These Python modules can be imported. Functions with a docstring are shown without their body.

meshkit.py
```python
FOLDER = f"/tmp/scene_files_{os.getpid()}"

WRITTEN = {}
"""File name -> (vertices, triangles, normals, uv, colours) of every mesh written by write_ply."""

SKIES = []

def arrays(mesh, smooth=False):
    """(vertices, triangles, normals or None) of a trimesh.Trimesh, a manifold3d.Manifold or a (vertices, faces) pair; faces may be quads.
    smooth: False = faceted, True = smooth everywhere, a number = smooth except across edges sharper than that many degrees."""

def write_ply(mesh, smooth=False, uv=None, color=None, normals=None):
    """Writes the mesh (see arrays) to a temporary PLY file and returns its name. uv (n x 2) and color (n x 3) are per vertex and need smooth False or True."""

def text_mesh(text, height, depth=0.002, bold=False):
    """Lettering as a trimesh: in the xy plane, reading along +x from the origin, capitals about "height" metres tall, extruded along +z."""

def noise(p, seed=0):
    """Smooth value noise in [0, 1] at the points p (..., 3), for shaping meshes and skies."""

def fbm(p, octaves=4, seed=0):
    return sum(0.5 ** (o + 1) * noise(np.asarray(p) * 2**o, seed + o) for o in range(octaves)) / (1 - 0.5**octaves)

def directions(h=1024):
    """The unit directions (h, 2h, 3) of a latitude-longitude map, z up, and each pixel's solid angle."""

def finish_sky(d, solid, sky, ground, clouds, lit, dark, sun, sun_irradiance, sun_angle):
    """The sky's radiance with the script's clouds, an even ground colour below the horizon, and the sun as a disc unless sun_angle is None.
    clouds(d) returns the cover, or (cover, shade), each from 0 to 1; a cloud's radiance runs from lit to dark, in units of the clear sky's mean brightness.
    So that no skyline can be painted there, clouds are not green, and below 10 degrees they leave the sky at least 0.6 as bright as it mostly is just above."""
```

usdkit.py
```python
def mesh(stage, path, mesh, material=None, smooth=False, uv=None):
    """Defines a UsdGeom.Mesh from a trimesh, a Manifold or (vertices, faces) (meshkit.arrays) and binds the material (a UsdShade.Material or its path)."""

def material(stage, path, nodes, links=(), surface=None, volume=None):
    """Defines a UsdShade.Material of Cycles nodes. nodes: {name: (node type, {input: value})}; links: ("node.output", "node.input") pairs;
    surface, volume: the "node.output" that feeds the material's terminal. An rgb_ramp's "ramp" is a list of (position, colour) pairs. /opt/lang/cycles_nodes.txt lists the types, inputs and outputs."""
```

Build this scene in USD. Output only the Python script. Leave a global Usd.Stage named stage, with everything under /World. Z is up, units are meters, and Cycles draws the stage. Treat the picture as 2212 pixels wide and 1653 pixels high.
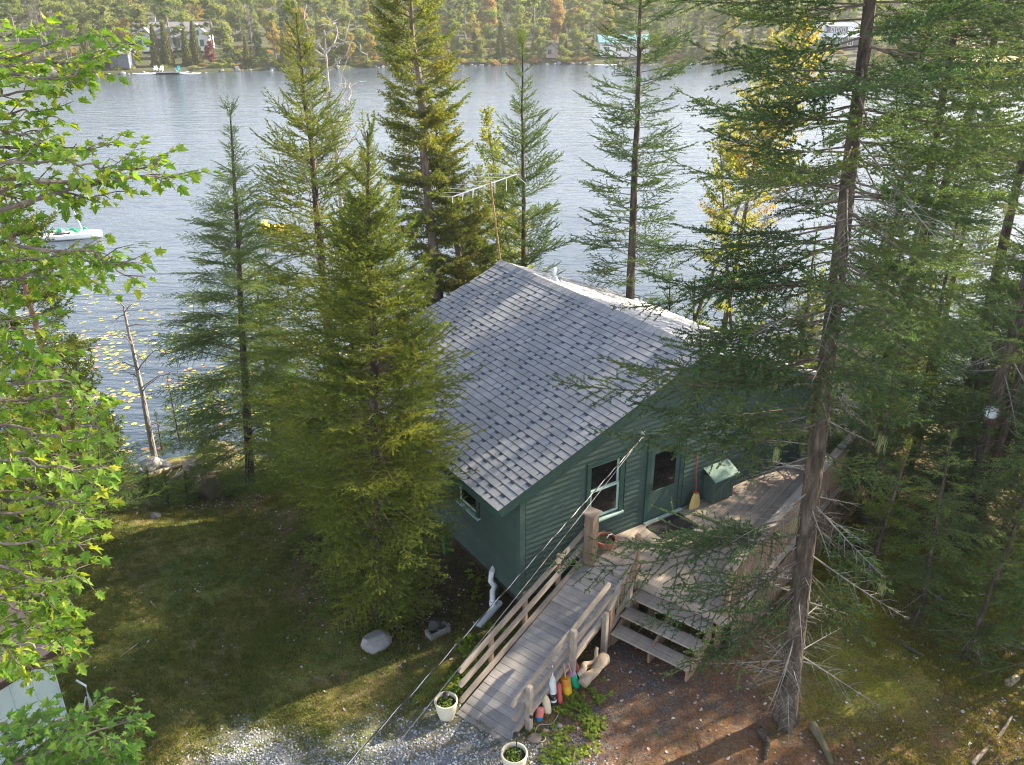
import math, random
import numpy as np
import trimesh, usdkit
from meshkit import fbm
from shapely.geometry import Polygon, box as sbox
from pxr import Usd, UsdGeom, UsdLux, UsdShade, Gf, Sdf, Vt

stage = Usd.Stage.CreateInMemory()
UsdGeom.SetStageUpAxis(stage, 'Z')
UsdGeom.Xform.Define(stage, '/World')

# ------------------------------------------------------------------ camera, sky, sun, exposure
CAM_H = 13.7
TILT = 24.593
SUN_AZ = math.radians(62)
SUN_EL = math.radians(29)
cam = UsdGeom.Camera.Define(stage, '/World/camera')
cam.CreateHorizontalApertureAttr(36.0)
cam.CreateFocalLengthAttr(36.0 * 1830 / 2212)
cam.CreateExposureAttr(1.98)
UsdGeom.Xformable(cam).AddTransformOp().Set(
    Gf.Matrix4d().SetRotate(Gf.Rotation(Gf.Vec3d(1, 0, 0), 90 - TILT)) * Gf.Matrix4d().SetTranslate(Gf.Vec3d(0, 0, CAM_H)))
skym = usdkit.material(stage, '/World/Looks/sky', {
    's': ('sky_texture', {'sky_type': 'single_scattering', 'sun_disc': False, 'sun_elevation': SUN_EL, 'sun_rotation': SUN_AZ, 'aerosol_density': 2.5}), 'tc': ('texture_coordinate', {}), 'sx': ('separate_xyz', {}), 'iv': ('math', {'math_type': 'subtract', 'value1': 1.0, 'use_clamp': True}), 'pw': ('math', {'math_type': 'power', 'value2': 2.2}),
    'mp': ('mapping', {'scale': (1, 1, 3)}), 'n': ('noise_texture', {'scale': 2.2, 'detail': 5}), 'mr': ('map_range', {'from_min': .3, 'from_max': .7, 'to_min': .35, 'to_max': 1.0, 'clamp': True}), 'fm': ('math', {'math_type': 'multiply'}),
    'cl': ('mix_color', {'b': (12.5, 12.6, 13.0), 'use_clamp': False, 'use_clamp_result': False}),
    'b': ('background_shader', {'strength': 0.09})}, [('tc.generated', 'sx.vector'), ('sx.z', 'iv.value2'), ('iv.value', 'pw.value1'), ('tc.generated', 'mp.vector'), ('mp.vector', 'n.vector'), ('n.fac', 'mr.value'), ('pw.value', 'fm.value1'), ('mr.result', 'fm.value2'),
    ('fm.value', 'cl.fac'), ('s.color', 'cl.a'), ('cl.result', 'b.color')], surface='b.background')
dome = UsdLux.DomeLight.Define(stage, '/World/sky')
UsdShade.MaterialBindingAPI.Apply(dome.GetPrim()).Bind(skym)
dome.GetPrim().SetCustomDataByKey('kind', 'structure')
sun = UsdLux.DistantLight.Define(stage, '/World/sun')
sun.CreateIntensityAttr(1.25); sun.CreateAngleAttr(0.5); sun.CreateColorAttr(Gf.Vec3f(1.0, 0.86, 0.64))
sun.GetPrim().CreateAttribute('inputs:normalize', Sdf.ValueTypeNames.Bool).Set(True)
_az = math.degrees(SUN_AZ); _el = math.degrees(SUN_EL)
UsdGeom.Xformable(sun).AddTransformOp().Set(
    Gf.Matrix4d().SetRotate(Gf.Rotation(Gf.Vec3d(1, 0, 0), -(90 - _el))) * Gf.Matrix4d().SetRotate(Gf.Rotation(Gf.Vec3d(0, 0, 1), -_az)))

# ------------------------------------------------------------------ measuring: a photo pixel (2212 wide) to a point of the place
F_, TH_, CX_, CY_ = 1830.0, math.radians(TILT), 1106.0, 826.5
O_ = np.array([0, 0, CAM_H])
def ray(p):
    u = (p[0] - CX_) / F_; v = -(p[1] - CY_) / F_; c, s = math.cos(TH_), math.sin(TH_)
    return np.array([u, c + v * s, -s + v * c])
def atz(p, z): d = ray(p); return O_ + d * (z - CAM_H) / d[2]
def aty(p, y): d = ray(p); return O_ + d * y / d[1]
def onplane(p, P, n): d = ray(p); return O_ + d * (((P - O_) @ n) / (d @ n))
def full(x, y): return (x / 1.34358, y / 1.34358)
PSI = math.radians(33.61)
U = np.array([math.cos(PSI), math.sin(PSI), 0]); V = np.array([-math.sin(PSI), math.cos(PSI), 0]); ZZ = np.array([0, 0, 1.])
A = np.array([0.140, 12.0, 4.01])
RA = math.radians(52.2)
R = np.array([math.cos(RA), math.sin(RA), 0]); S = np.array([math.sin(RA), -math.cos(RA), 0])
B0 = np.array([-.78, 9.71, 0])
def rs(r, s, z): return B0 + R * r + S * s + ZZ * z
def uvw(u, v, z): return A + U * u + V * v + ZZ * z
DK = 4.56

# ------------------------------------------------------------------ writing prims
used = {}
def numbered(parent, name):
    k = used.get((parent, name), 0); used[(parent, name)] = k + 1
    return f'{parent}/{name}' if k == 0 else f'{parent}/{name}_{k:03d}'
def data(prim, label=None, cat=None, group=None, kind=None):
    for k, v in (('label', label), ('category', cat), ('group', group), ('kind', kind)):
        if v: prim.SetCustomDataByKey(k, v)
def thing(name, label, cat, loc=(0, 0, 0), rz=0.0, group=None, kind=None):
    p = numbered('/World', name)
    x = UsdGeom.Xform.Define(stage, p)
    x.AddTranslateOp().Set(Gf.Vec3d(*map(float, loc)))
    if rz: x.AddRotateZOp().Set(float(rz))
    data(x.GetPrim(), label, cat, group, kind)
    return p
def part(parent, name, mesh, m, label=None, kind=None, smooth=False, tint=None):
    p = numbered(parent, name)
    me = usdkit.mesh(stage, p, mesh, m, smooth=smooth)
    data(me.GetPrim(), label, None, None, kind)
    if tint is not None:
        UsdGeom.PrimvarsAPI(me).CreatePrimvar('tint', Sdf.ValueTypeNames.Color3fArray, 'vertex').Set(Vt.Vec3fArray.FromNumpy(np.asarray(tint, np.float32)))
    return p
def solo(name, mesh, m, label=None, cat=None, group=None, kind=None, smooth=False, tint=None):
    p = part('/World', name, mesh, m, None, None, smooth, tint)
    data(stage.GetPrimAtPath(p), label, cat, group, kind)
    return p
def quats(Ms):
    q = trimesh.transformations
    out = []
    for M in Ms:
        M4 = np.eye(4); M4[:3, :3] = M
        w, x, y, z = q.quaternion_from_matrix(M4)
        out.append(Gf.Quath(float(w), float(x), float(y), float(z)))
    return Vt.QuathArray(out)
def qz(ang, tiltx=None):
    ang = np.asarray(ang)
    return Vt.QuathArray([Gf.Quath(math.cos(a / 2), 0, 0, math.sin(a / 2)) for a in ang])
def instancer(path, protos, pos, quat, scale, idx):
    p = UsdGeom.PointInstancer.Define(stage, path)
    p.CreatePositionsAttr(Vt.Vec3fArray.FromNumpy(np.ascontiguousarray(pos, np.float32)))
    p.CreateOrientationsAttr(quat)
    scale = np.asarray(scale, np.float32)
    if scale.ndim == 1: scale = np.repeat(scale[:, None], 3, 1)
    p.CreateScalesAttr(Vt.Vec3fArray.FromNumpy(np.ascontiguousarray(scale)))
    p.CreateProtoIndicesAttr(Vt.IntArray.FromNumpy(np.ascontiguousarray(idx, np.int32)))
    p.CreatePrototypesRel().SetTargets([Sdf.Path(x) for x in protos])
    return p

# ------------------------------------------------------------------ mesh pieces
class MB:
    def __init__(s): s.v = []; s.f = []; s.n = 0
    def add(s, v, f):
        v = np.asarray(v, float); f = np.asarray(f, int)
        if f.ndim == 2 and f.shape[1] == 4: f = np.vstack([f[:, [0, 1, 2]], f[:, [0, 2, 3]]])
        s.v.append(v); s.f.append(f + s.n); s.n += len(v); return s
    def tm(s, m): return s.add(m.vertices, m.faces)
    def get(s): return np.vstack(s.v), np.vstack(s.f)
BOXF = np.array([[0, 2, 3, 1], [4, 5, 7, 6], [0, 1, 5, 4], [2, 6, 7, 3], [0, 4, 6, 2], [1, 3, 7, 5]])
def boxv(x0, x1, y0, y1, z0, z1):
    return np.array([[x, y, z] for z in (z0, z1) for y in (y0, y1) for x in (x0, x1)], float), BOXF
def cham(x0, x1, y0, y1, z0, z1, c=.006):
    """a box with chamfered edges"""
    pts = []
    for z, i in ((z0, 0), (z0 + c, 1), (z1 - c, 1), (z1, 0)):
        e = 0 if i else c
        pts += [[x0 + e + c * 0, y0 + e, z], [x1 - e, y0 + e, z], [x1 - e, y1 - e, z], [x0 + e, y1 - e, z]]
    f = [[3, 2, 1, 0], [12, 13, 14, 15]]
    for k in range(3):
        for j in range(4):
            a, b = k * 4 + j, k * 4 + (j + 1) % 4
            f.append([a, b, b + 4, a + 4])
    return np.array(pts, float), np.array(f)
def bar(p0, p1, w, h, c=.004, up=ZZ, rnd_ends=False):
    """a board from p0 to p1, width w sideways and height h"""
    p0 = np.asarray(p0, float); p1 = np.asarray(p1, float); d = p1 - p0; L = np.linalg.norm(d); d /= L
    side = np.cross(up, d); side /= np.linalg.norm(side); u2 = np.cross(d, side)
    if rnd_ends:
        n = 6; r = h / 2; ang = np.linspace(-math.pi / 2, math.pi / 2, n)
        prof = [(L - r + r * math.cos(a), r * math.sin(a)) for a in ang] + [(r - r * math.cos(a), r * math.sin(a)) for a in ang[::-1]]
        m = trimesh.creation.extrude_polygon(Polygon(prof), w, engine='earcut')
        v = m.vertices - [0, 0, w / 2]
        return p0 + v[:, :1] * d + v[:, 1:2] * u2 + v[:, 2:] * -side, m.faces[:, ::-1] if np.dot(np.cross(d, u2), -side) < 0 else m.faces
    v, f = cham(0, L, -w / 2, w / 2, -h / 2, h / 2, min(c, w / 4, h / 4))
    return p0 + v[:, :1] * d + v[:, 1:2] * side + v[:, 2:] * u2, f
def tube(pts, rad, n=6, cap=True):
    p = np.asarray(pts, float); m = len(p); rad = np.broadcast_to(rad, (m,)).astype(float)
    t = np.gradient(p, axis=0); t /= np.linalg.norm(t, axis=1, keepdims=True) + 1e-12
    ref = np.array([0, 0, 1.]) if np.abs(t[:, 2]).mean() < .8 else np.array([1., 0, 0])
    a = np.cross(t, ref); a /= np.linalg.norm(a, axis=1, keepdims=True) + 1e-12
    b = np.cross(t, a); ang = np.arange(n) * 2 * math.pi / n
    v = p[:, None] + rad[:, None, None] * (np.cos(ang)[None, :, None] * a[:, None] + np.sin(ang)[None, :, None] * b[:, None])
    i, j = np.meshgrid(np.arange(m - 1), np.arange(n), indexing='ij')
    q = np.stack([i * n + j, i * n + (j + 1) % n, (i + 1) * n + (j + 1) % n, (i + 1) * n + j], -1).reshape(-1, 4)[:, ::-1]
    f = np.vstack([q[:, [0, 1, 2]], q[:, [0, 2, 3]]]); v = v.reshape(-1, 3)
    if cap and n > 3:
        v = np.vstack([v, p[:1], p[-1:]]); k = len(v)
        c0 = [[k - 2, j, (j + 1) % n] for j in range(n)]; c1 = [[k - 1, (m - 1) * n + (j + 1) % n, (m - 1) * n + j] for j in range(n)]
        f = np.vstack([f, c0, c1])
    return v, f
def lathe(prof, n=24):
    prof = np.asarray(prof, float); m = len(prof); ang = np.arange(n) * 2 * math.pi / n
    v = np.stack([prof[:, None, 0] * np.cos(ang), prof[:, None, 0] * np.sin(ang), np.repeat(prof[:, 1:], n, 1)], -1).reshape(-1, 3)
    i, j = np.meshgrid(np.arange(m - 1), np.arange(n), indexing='ij')
    q = np.stack([i * n + j, i * n + (j + 1) % n, (i + 1) * n + (j + 1) % n, (i + 1) * n + j], -1).reshape(-1, 4)
    return v, q
def extr(poly, h, z=0.0):
    m = trimesh.creation.extrude_polygon(poly, h, engine='earcut'); v = m.vertices.copy(); v[:, 2] += z
    return v, m.faces
def rock(rng, sx, sy, sz, sub=3, rough=.25, seed=0):
    m = trimesh.creation.icosphere(sub); v = m.vertices
    k = 1 + rough * (fbm(v * 1.7 + rng.random(3) * 50, 4, seed) - .5) * 2
    v = v * k[:, None]; pl = rng.standard_normal((5, 3)); pl /= np.linalg.norm(pl, axis=1)[:, None]
    for n in pl:
        d = v @ n; v = v - np.maximum(d - .72, 0)[:, None] * n
    return v * [sx, sy, sz], m.faces
def rotz(a): c, s = math.cos(a), math.sin(a); return np.array([[c, -s, 0], [s, c, 0], [0, 0, 1.]])
def roty(a): c, s = math.cos(a), math.sin(a); return np.array([[c, 0, s], [0, 1, 0], [-s, 0, c]])
def rotx(a): c, s = math.cos(a), math.sin(a); return np.array([[1, 0, 0], [0, c, -s], [0, s, c]])

# ------------------------------------------------------------------ materials
def ramp(cols):
    n = len(cols); return [(k / (n - 1), c) for k, c in enumerate(cols)] if np.ndim(cols[0][-1]) == 0 else cols
def M(name, cols, scale=5, rough=.75, bump=0.0, bscale=40, stretch=(1, 1, 1), rot=(0, 0, 0), rnd=0.0, detail=4, spec=.3, metallic=0.0, obj=False):
    nodes = {'g': ('texture_coordinate', {}) if obj else ('geometry', {}), 'mp': ('mapping', {'scale': stretch, 'rotation': rot}), 'n': ('noise_texture', {'scale': scale, 'detail': detail, 'roughness': .6}),
             'r': ('rgb_ramp', {'ramp': ramp([(.25, cols[0]), (.75, cols[-1])] if len(cols) == 2 else cols)}), 'p': ('principled_bsdf', {'roughness': rough, 'specular_ior_level': spec, 'metallic': metallic})}
    L = [('g.object' if obj else 'g.position', 'mp.vector'), ('mp.vector', 'n.vector'), ('n.fac', 'r.fac')]
    out = 'r.color'
    if rnd:
        nodes['o'] = ('object_info', {}); nodes['mr'] = ('map_range', {'from_min': 0., 'from_max': 1., 'to_min': 1 - rnd, 'to_max': 1 + rnd})
        nodes['h'] = ('hsv', {}); L += [('o.random', 'mr.value'), ('mr.result', 'h.value'), ('r.color', 'h.color')]; out = 'h.color'
    L.append((out, 'p.base_color'))
    if bump:
        nodes['n2'] = ('noise_texture', {'scale': bscale, 'detail': 3}); nodes['b'] = ('bump', {'strength': bump, 'distance': .02})
        L += [('mp.vector', 'n2.vector'), ('n2.fac', 'b.height'), ('b.normal', 'p.normal')]
    return usdkit.material(stage, '/World/Looks/' + name, nodes, L, surface='p.BSDF')
def leafmat(name, cols, trans=.4, tcol=(1.75, 1.55, .55), scale=2.0, rough=.55, rw=.6):
    """foliage: a random tone per spray, a slow drift through the place, light passing through"""
    nodes = {'g': ('geometry', {}), 'n': ('noise_texture', {'scale': scale, 'detail': 3}), 'o': ('object_info', {}),
             'mf': ('mix_float', {'fac': rw}), 'r': ('rgb_ramp', {'ramp': ramp(cols)}),
             'd': ('principled_bsdf', {'roughness': rough, 'specular_ior_level': .25}),
             'mt': ('mix_color', {'blend_type': 'multiply', 'fac': 1.0, 'b': tcol, 'use_clamp': False}), 't': ('translucent_bsdf', {}), 'x': ('mix_closure', {'fac': trans})}
    L = [('g.position', 'n.vector'), ('n.fac', 'mf.a'), ('o.random', 'mf.b'), ('mf.result', 'r.fac'), ('r.color', 'd.base_color'), ('r.color', 'mt.a'), ('mt.result', 't.color'),
         ('d.BSDF', 'x.closure1'), ('t.BSDF', 'x.closure2')]
    return usdkit.material(stage, '/World/Looks/' + name, nodes, L, surface='x.closure')
def barkmat(name, cols, scale=9, bump=.8):
    nodes = {'g': ('geometry', {}), 'mp': ('mapping', {'scale': (1, 1, .25)}), 'n': ('noise_texture', {'scale': scale, 'detail': 6, 'roughness': .7}), 'v': ('voronoi_texture', {'scale': scale * 2.2, 'feature': 'f1'}),
             'r': ('rgb_ramp', {'ramp': ramp([(.3, cols[0]), (.5, cols[1]), (.7, cols[2])])}), 'p': ('principled_bsdf', {'roughness': .9, 'specular_ior_level': .15}), 'b': ('bump', {'strength': bump, 'distance': .02})}
    L = [('g.position', 'mp.vector'), ('mp.vector', 'n.vector'), ('mp.vector', 'v.vector'), ('n.fac', 'r.fac'), ('r.color', 'p.base_color'), ('v.distance', 'b.height'), ('b.normal', 'p.normal')]
    return usdkit.material(stage, '/World/Looks/' + name, nodes, L, surface='p.BSDF')
def glassmat(name):
    nodes = {'t': ('transparent_bsdf', {'color': (.75, .8, .78)}), 'g': ('glossy_bsdf', {'roughness': .02, 'color': (1, 1, 1)}), 'f': ('fresnel', {'IOR': 1.7}), 'x': ('mix_closure', {})}
    return usdkit.material(stage, '/World/Looks/' + name, nodes, [('f.fac', 'x.fac'), ('t.BSDF', 'x.closure1'), ('g.BSDF', 'x.closure2')], surface='x.closure')

m_siding = M('siding_paint', [(.036, .062, .054), (.048, .080, .070)], 3, .6, .02, 60, rnd=.07)
m_trim = M('trim_paint', [(.02, .05, .042), (.03, .065, .055)], 6, .55)
m_trim2 = M('corner_paint', [(.038, .068, .058), (.05, .084, .073)], 6, .55)
m_sash = M('sash_paint', [(.30, .42, .38), (.36, .48, .44)], 8, .5)
m_dark = M('dark_inside', [(.015, .012, .012), (.03, .025, .022)], 3, .9)
m_glass = glassmat('window_glass')
m_shing = M('shingle_granules', [(.20, .21, .23), (.30, .31, .33)], 1.3, .85, .35, 260, rnd=.08, detail=6)
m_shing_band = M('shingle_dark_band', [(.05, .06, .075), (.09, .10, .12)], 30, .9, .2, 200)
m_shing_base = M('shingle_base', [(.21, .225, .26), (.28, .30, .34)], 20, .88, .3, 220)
m_shing_sunlit = M('shingle_sunlit_slope', [(.33, .34, .37), (.46, .46, .48)], 2.0, .85, .4, 160)  # paler copy of the shingles: the far slope's sunlight is put into the colour
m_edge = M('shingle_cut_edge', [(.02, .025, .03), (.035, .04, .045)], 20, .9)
m_plank = M('weathered_plank', [(.13, .125, .12), (.22, .21, .20), (.32, .30, .285)], 2.2, .8, .35, 30, stretch=(1, 1, 1), rnd=.17, detail=8)
def woodmat(name, cols, ang, rnd=.15, rough=.8):
    """grain runs along the board: noise squeezed across direction ang"""
    nodes = {'g': ('geometry', {}), 'mp': ('mapping', {'mapping_type': 'texture', 'rotation': (0, 0, ang), 'scale': (9, .55, 1)}), 'n': ('noise_texture', {'scale': 14, 'detail': 6, 'roughness': .65}),
             'n2': ('noise_texture', {'scale': 1.7, 'detail': 3}), 'mf': ('mix_float', {'fac': .45}), 'o': ('object_info', {}), 'r': ('rgb_ramp', {'ramp': ramp([(.25, cols[0]), (.5, cols[1]), (.75, cols[2])])}),
             'mr': ('map_range', {'from_min': 0., 'from_max': 1., 'to_min': 1 - rnd, 'to_max': 1 + rnd}), 'h': ('hsv', {}), 'p': ('principled_bsdf', {'roughness': rough, 'specular_ior_level': .25}), 'b': ('bump', {'strength': .35, 'distance': .01})}
    L = [('g.position', 'mp.vector'), ('mp.vector', 'n.vector'), ('g.position', 'n2.vector'), ('n.fac', 'mf.a'), ('n2.fac', 'mf.b'), ('mf.result', 'r.fac'), ('o.random', 'mr.value'), ('mr.result', 'h.value'), ('r.color', 'h.color'), ('h.color', 'p.base_color'), ('n.fac', 'b.height'), ('b.normal', 'p.normal')]
    return usdkit.material(stage, '/World/Looks/' + name, nodes, L, surface='p.BSDF')
m_ramp_plank = woodmat('ramp_plank_wood', [(.15, .14, .14), (.27, .255, .25), (.38, .36, .345)], RA + math.pi / 2, .13)
m_deck_plank = woodmat('deck_plank_wood', [(.17, .14, .115), (.27, .23, .195), (.37, .33, .29)], RA, .13)
m_rail = woodmat('rail_wood', [(.16, .135, .115), (.25, .215, .185), (.36, .31, .27)], RA, .12)
m_post = M('post_wood', [(.13, .09, .065), (.25, .18, .13)], 4, .8, .3, 40, stretch=(4, 4, .6), rnd=.12)
m_oldwood = M('driftwood', [(.22, .17, .12), (.45, .36, .27)], 5, .85, .8, 14, stretch=(1, 1, 1), detail=8)
m_pvc = M('white_pipe', [(.62, .66, .70), (.72, .75, .78)], 6, .4)
m_cable = M('cable_jacket', [(.35, .36, .38), (.5, .51, .53)], 9, .5)
m_alu = M('aluminium', [(.6, .62, .64), (.75, .76, .78)], 8, .35, metallic=.8)
m_rust = M('rusty_mast', [(.22, .12, .05), (.34, .22, .10)], 10, .7)
m_black = M('black_plastic', [(.012, .012, .014), (.03, .03, .034)], 10, .5)
m_white = M('white_paint', [(.70, .71, .72), (.80, .81, .82)], 6, .45)
m_cream = M('cream_ceramic', [(.46, .43, .33), (.58, .55, .45)], 4, .35, .1, 30)
m_soil = M('potting_soil', [(.02, .014, .01), (.05, .035, .022)], 40, .95, .8, 50)
m_terra = M('terracotta', [(.22, .09, .06), (.34, .15, .10)], 8, .8)
m_rock = M('grey_rock', [(.13, .13, .13), (.22, .22, .215), (.34, .34, .33)], 4, .9, .8, 18, detail=8)
m_mossrock = M('mossy_rock', [(.06, .065, .02), (.10, .09, .05), (.13, .12, .11)], 3, .95, .9, 20, detail=8)
m_conc = M('concrete', [(.14, .14, .13), (.24, .23, .22)], 8, .95, .5, 60)
m_mat = M('door_mat', [(.012, .012, .014), (.03, .03, .034)], 30, .95, .6, 200)
m_straw = M('broom_straw', [(.42, .31, .10), (.58, .45, .18)], 20, .9, .5, 80, stretch=(6, 6, .6))
m_redwood = M('red_handle', [(.18, .03, .02), (.26, .05, .03)], 10, .5)
m_shed = M('pale_metal_siding', [(.34, .42, .43), (.42, .50, .50)], 1.5, .45, .05, 20)
m_brown = M('brown_trim', [(.035, .022, .018), (.06, .04, .032)], 6, .6)
m_pinkroof = M('faded_brown_roof', [(.20, .12, .10), (.32, .22, .19)], 3, .8, .2, 40)
def painted(name, c, wear=(.55, .45, .40), amt=.66):
    return M(name, [(0, c), (amt - .06, c), (amt + .05, tuple(.5 * a + .5 * b for a, b in zip(c, wear))), (1, wear)], 16, .65, .2, 40, obj=False, detail=6)

bark_spruce = barkmat('spruce_bark', [(.022, .018, .015), (.065, .052, .042), (.15, .125, .10)], 11, 1.0)
bark_cedar = barkmat('cedar_bark', [(.07, .055, .045), (.15, .12, .10), (.24, .20, .17)], 7)
bark_grey = barkmat('dead_grey_wood', [(.10, .09, .085), (.20, .185, .175), (.32, .30, .285)], 12)
bark_birch = barkmat('birch_bark', [(.07, .06, .05), (.30, .28, .26), (.44, .42, .40)], 6)
bark_maple = barkmat('maple_bark', [(.06, .05, .045), (.14, .115, .10), (.24, .20, .18)], 10)
bark_pine = barkmat('red_pine_bark', [(.14, .07, .045), (.28, .16, .11), (.38, .27, .22)], 8)
m_twig = M('twig_bark', [(.06, .045, .035), (.16, .13, .11)], 9, .9)
m_lichentwig = M('lichen_twig', [(.10, .085, .075), (.26, .26, .24)], 12, .9)
G = leafmat
SP = {}
SP['spruce_shade'] = G('blue_green_spruce_needles', [(.022, .058, .030), (.042, .092, .040), (.07, .125, .045), (.12, .15, .045)], .36)
SP['spruce_sunlit'] = G('gold_green_spruce_needles', [(.045, .085, .016), (.085, .13, .020), (.145, .185, .026), (.22, .235, .035)], .40)  # warm copy of the spruce needles with golden sunlight put into the colour
SP['fir'] = G('fir_needles', [(.035, .082, .022), (.065, .122, .03), (.13, .17, .04)], .40)
SP['hemlock'] = G('hemlock_needles', [(.06, .125, .040), (.11, .185, .055), (.18, .25, .075)], .42)
SP['cedar'] = G('cedar_sprays', [(.055, .085, .022), (.09, .125, .032), (.135, .16, .042), (.17, .15, .045)], .5, scale=1.2)
SP['decid'] = G('yellow_green_leaves', [(.09, .14, .025), (.16, .20, .03), (.26, .25, .035)], .5)
SP['decid_shade'] = G('green_leaves', [(.05, .09, .03), (.08, .13, .04), (.13, .17, .05)], .45)
SP['decid_gold'] = G('autumn_leaves', [(.15, .20, .035), (.24, .27, .04), (.30, .27, .045), (.36, .17, .05)], .5)
SP['dead'] = None

# ------------------------------------------------------------------ branches: wood and needles of one limb along +x
def needles(segs, sp, ln, w, alpha, rng, rhomb=False, flat=0.0):
    p0, p1 = np.asarray([s[0] for s in segs]), np.asarray([s[1] for s in segs])
    d = p1 - p0; L = np.linalg.norm(d, axis=1); n = np.maximum(1, (L / sp).astype(int)); ii = np.repeat(np.arange(len(segs)), n)
    t = rng.random(len(ii)); pos = p0[ii] + d[ii] * t[:, None]; dd = d[ii] / (L[ii][:, None] + 1e-9)
    r = rng.standard_normal((len(ii), 3)); r[:, 2] *= (1 - flat); r -= (r * dd).sum(1)[:, None] * dd; r /= np.linalg.norm(r, axis=1)[:, None] + 1e-9
    a = alpha + rng.normal(0, .17, len(ii)); nd = dd * np.cos(a)[:, None] + r * np.sin(a)[:, None]
    l = ln * rng.uniform(.7, 1.2, len(ii)); q = rng.standard_normal((len(ii), 3)); q[:, :2] *= (1 - flat * .6) if flat else 1
    sd = np.cross(nd, q); sd /= np.linalg.norm(sd, axis=1)[:, None] + 1e-9
    if not rhomb:
        v = np.stack([pos - sd * w / 2, pos + sd * w / 2, pos + nd * l[:, None]], 1).reshape(-1, 3)
        return v, np.arange(len(v)).reshape(-1, 3)
    st = pos + nd * (l * .25)[:, None]; wl = w * l / ln
    v = np.stack([st, st + nd * (l * .45)[:, None] + sd * wl[:, None] / 2, st + nd * l[:, None] - [0, 0, 1] * (l * .12)[:, None], st + nd * (l * .45)[:, None] - sd * wl[:, None] / 2], 1).reshape(-1, 3)
    k = np.arange(len(ii))[:, None] * 4
    return v, np.vstack([k + [0, 1, 2], k + [0, 2, 3]])
KIND = {
    'spruce': dict(sp=.092, lat=.40, ang=52, sub=.098, subr=.46, droop=.15, up=.20, ldroop=-.14, n=(.0046, .025, .0125, .95), wood=.009, rise=.26),
    'fir': dict(sp=.090, lat=.42, ang=55, sub=.095, subr=.44, rise=.16, droop=.02, up=.10, ldroop=.0, n=(.0048, .027, .0125, .95), wood=.009, flat=.35),
    'hemlock': dict(sp=.075, lat=.40, ang=52, sub=.070, subr=.46, rise=.10, droop=.12, up=-.06, ldroop=-.22, n=(.0055, .019, .0125, 1.05), wood=.008, flat=.5),
    'cedar': dict(sp=.11, lat=.36, ang=50, sub=.085, subr=.5, droop=.16, up=.22, ldroop=-.28, n=(.012, .060, .026, .6), wood=.011, rh=True),
    'decid': dict(sp=.15, lat=.38, ang=45, sub=.12, subr=.40, droop=.04, up=.05, ldroop=.05, n=(.034, .075, .055, .95), wood=.009, rh=True, flat=.35),
    'dead': dict(sp=.10, lat=.34, ang=52, sub=.085, subr=.5, droop=.12, up=.05, ldroop=-.15, n=None, wood=.010),
}
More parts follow.
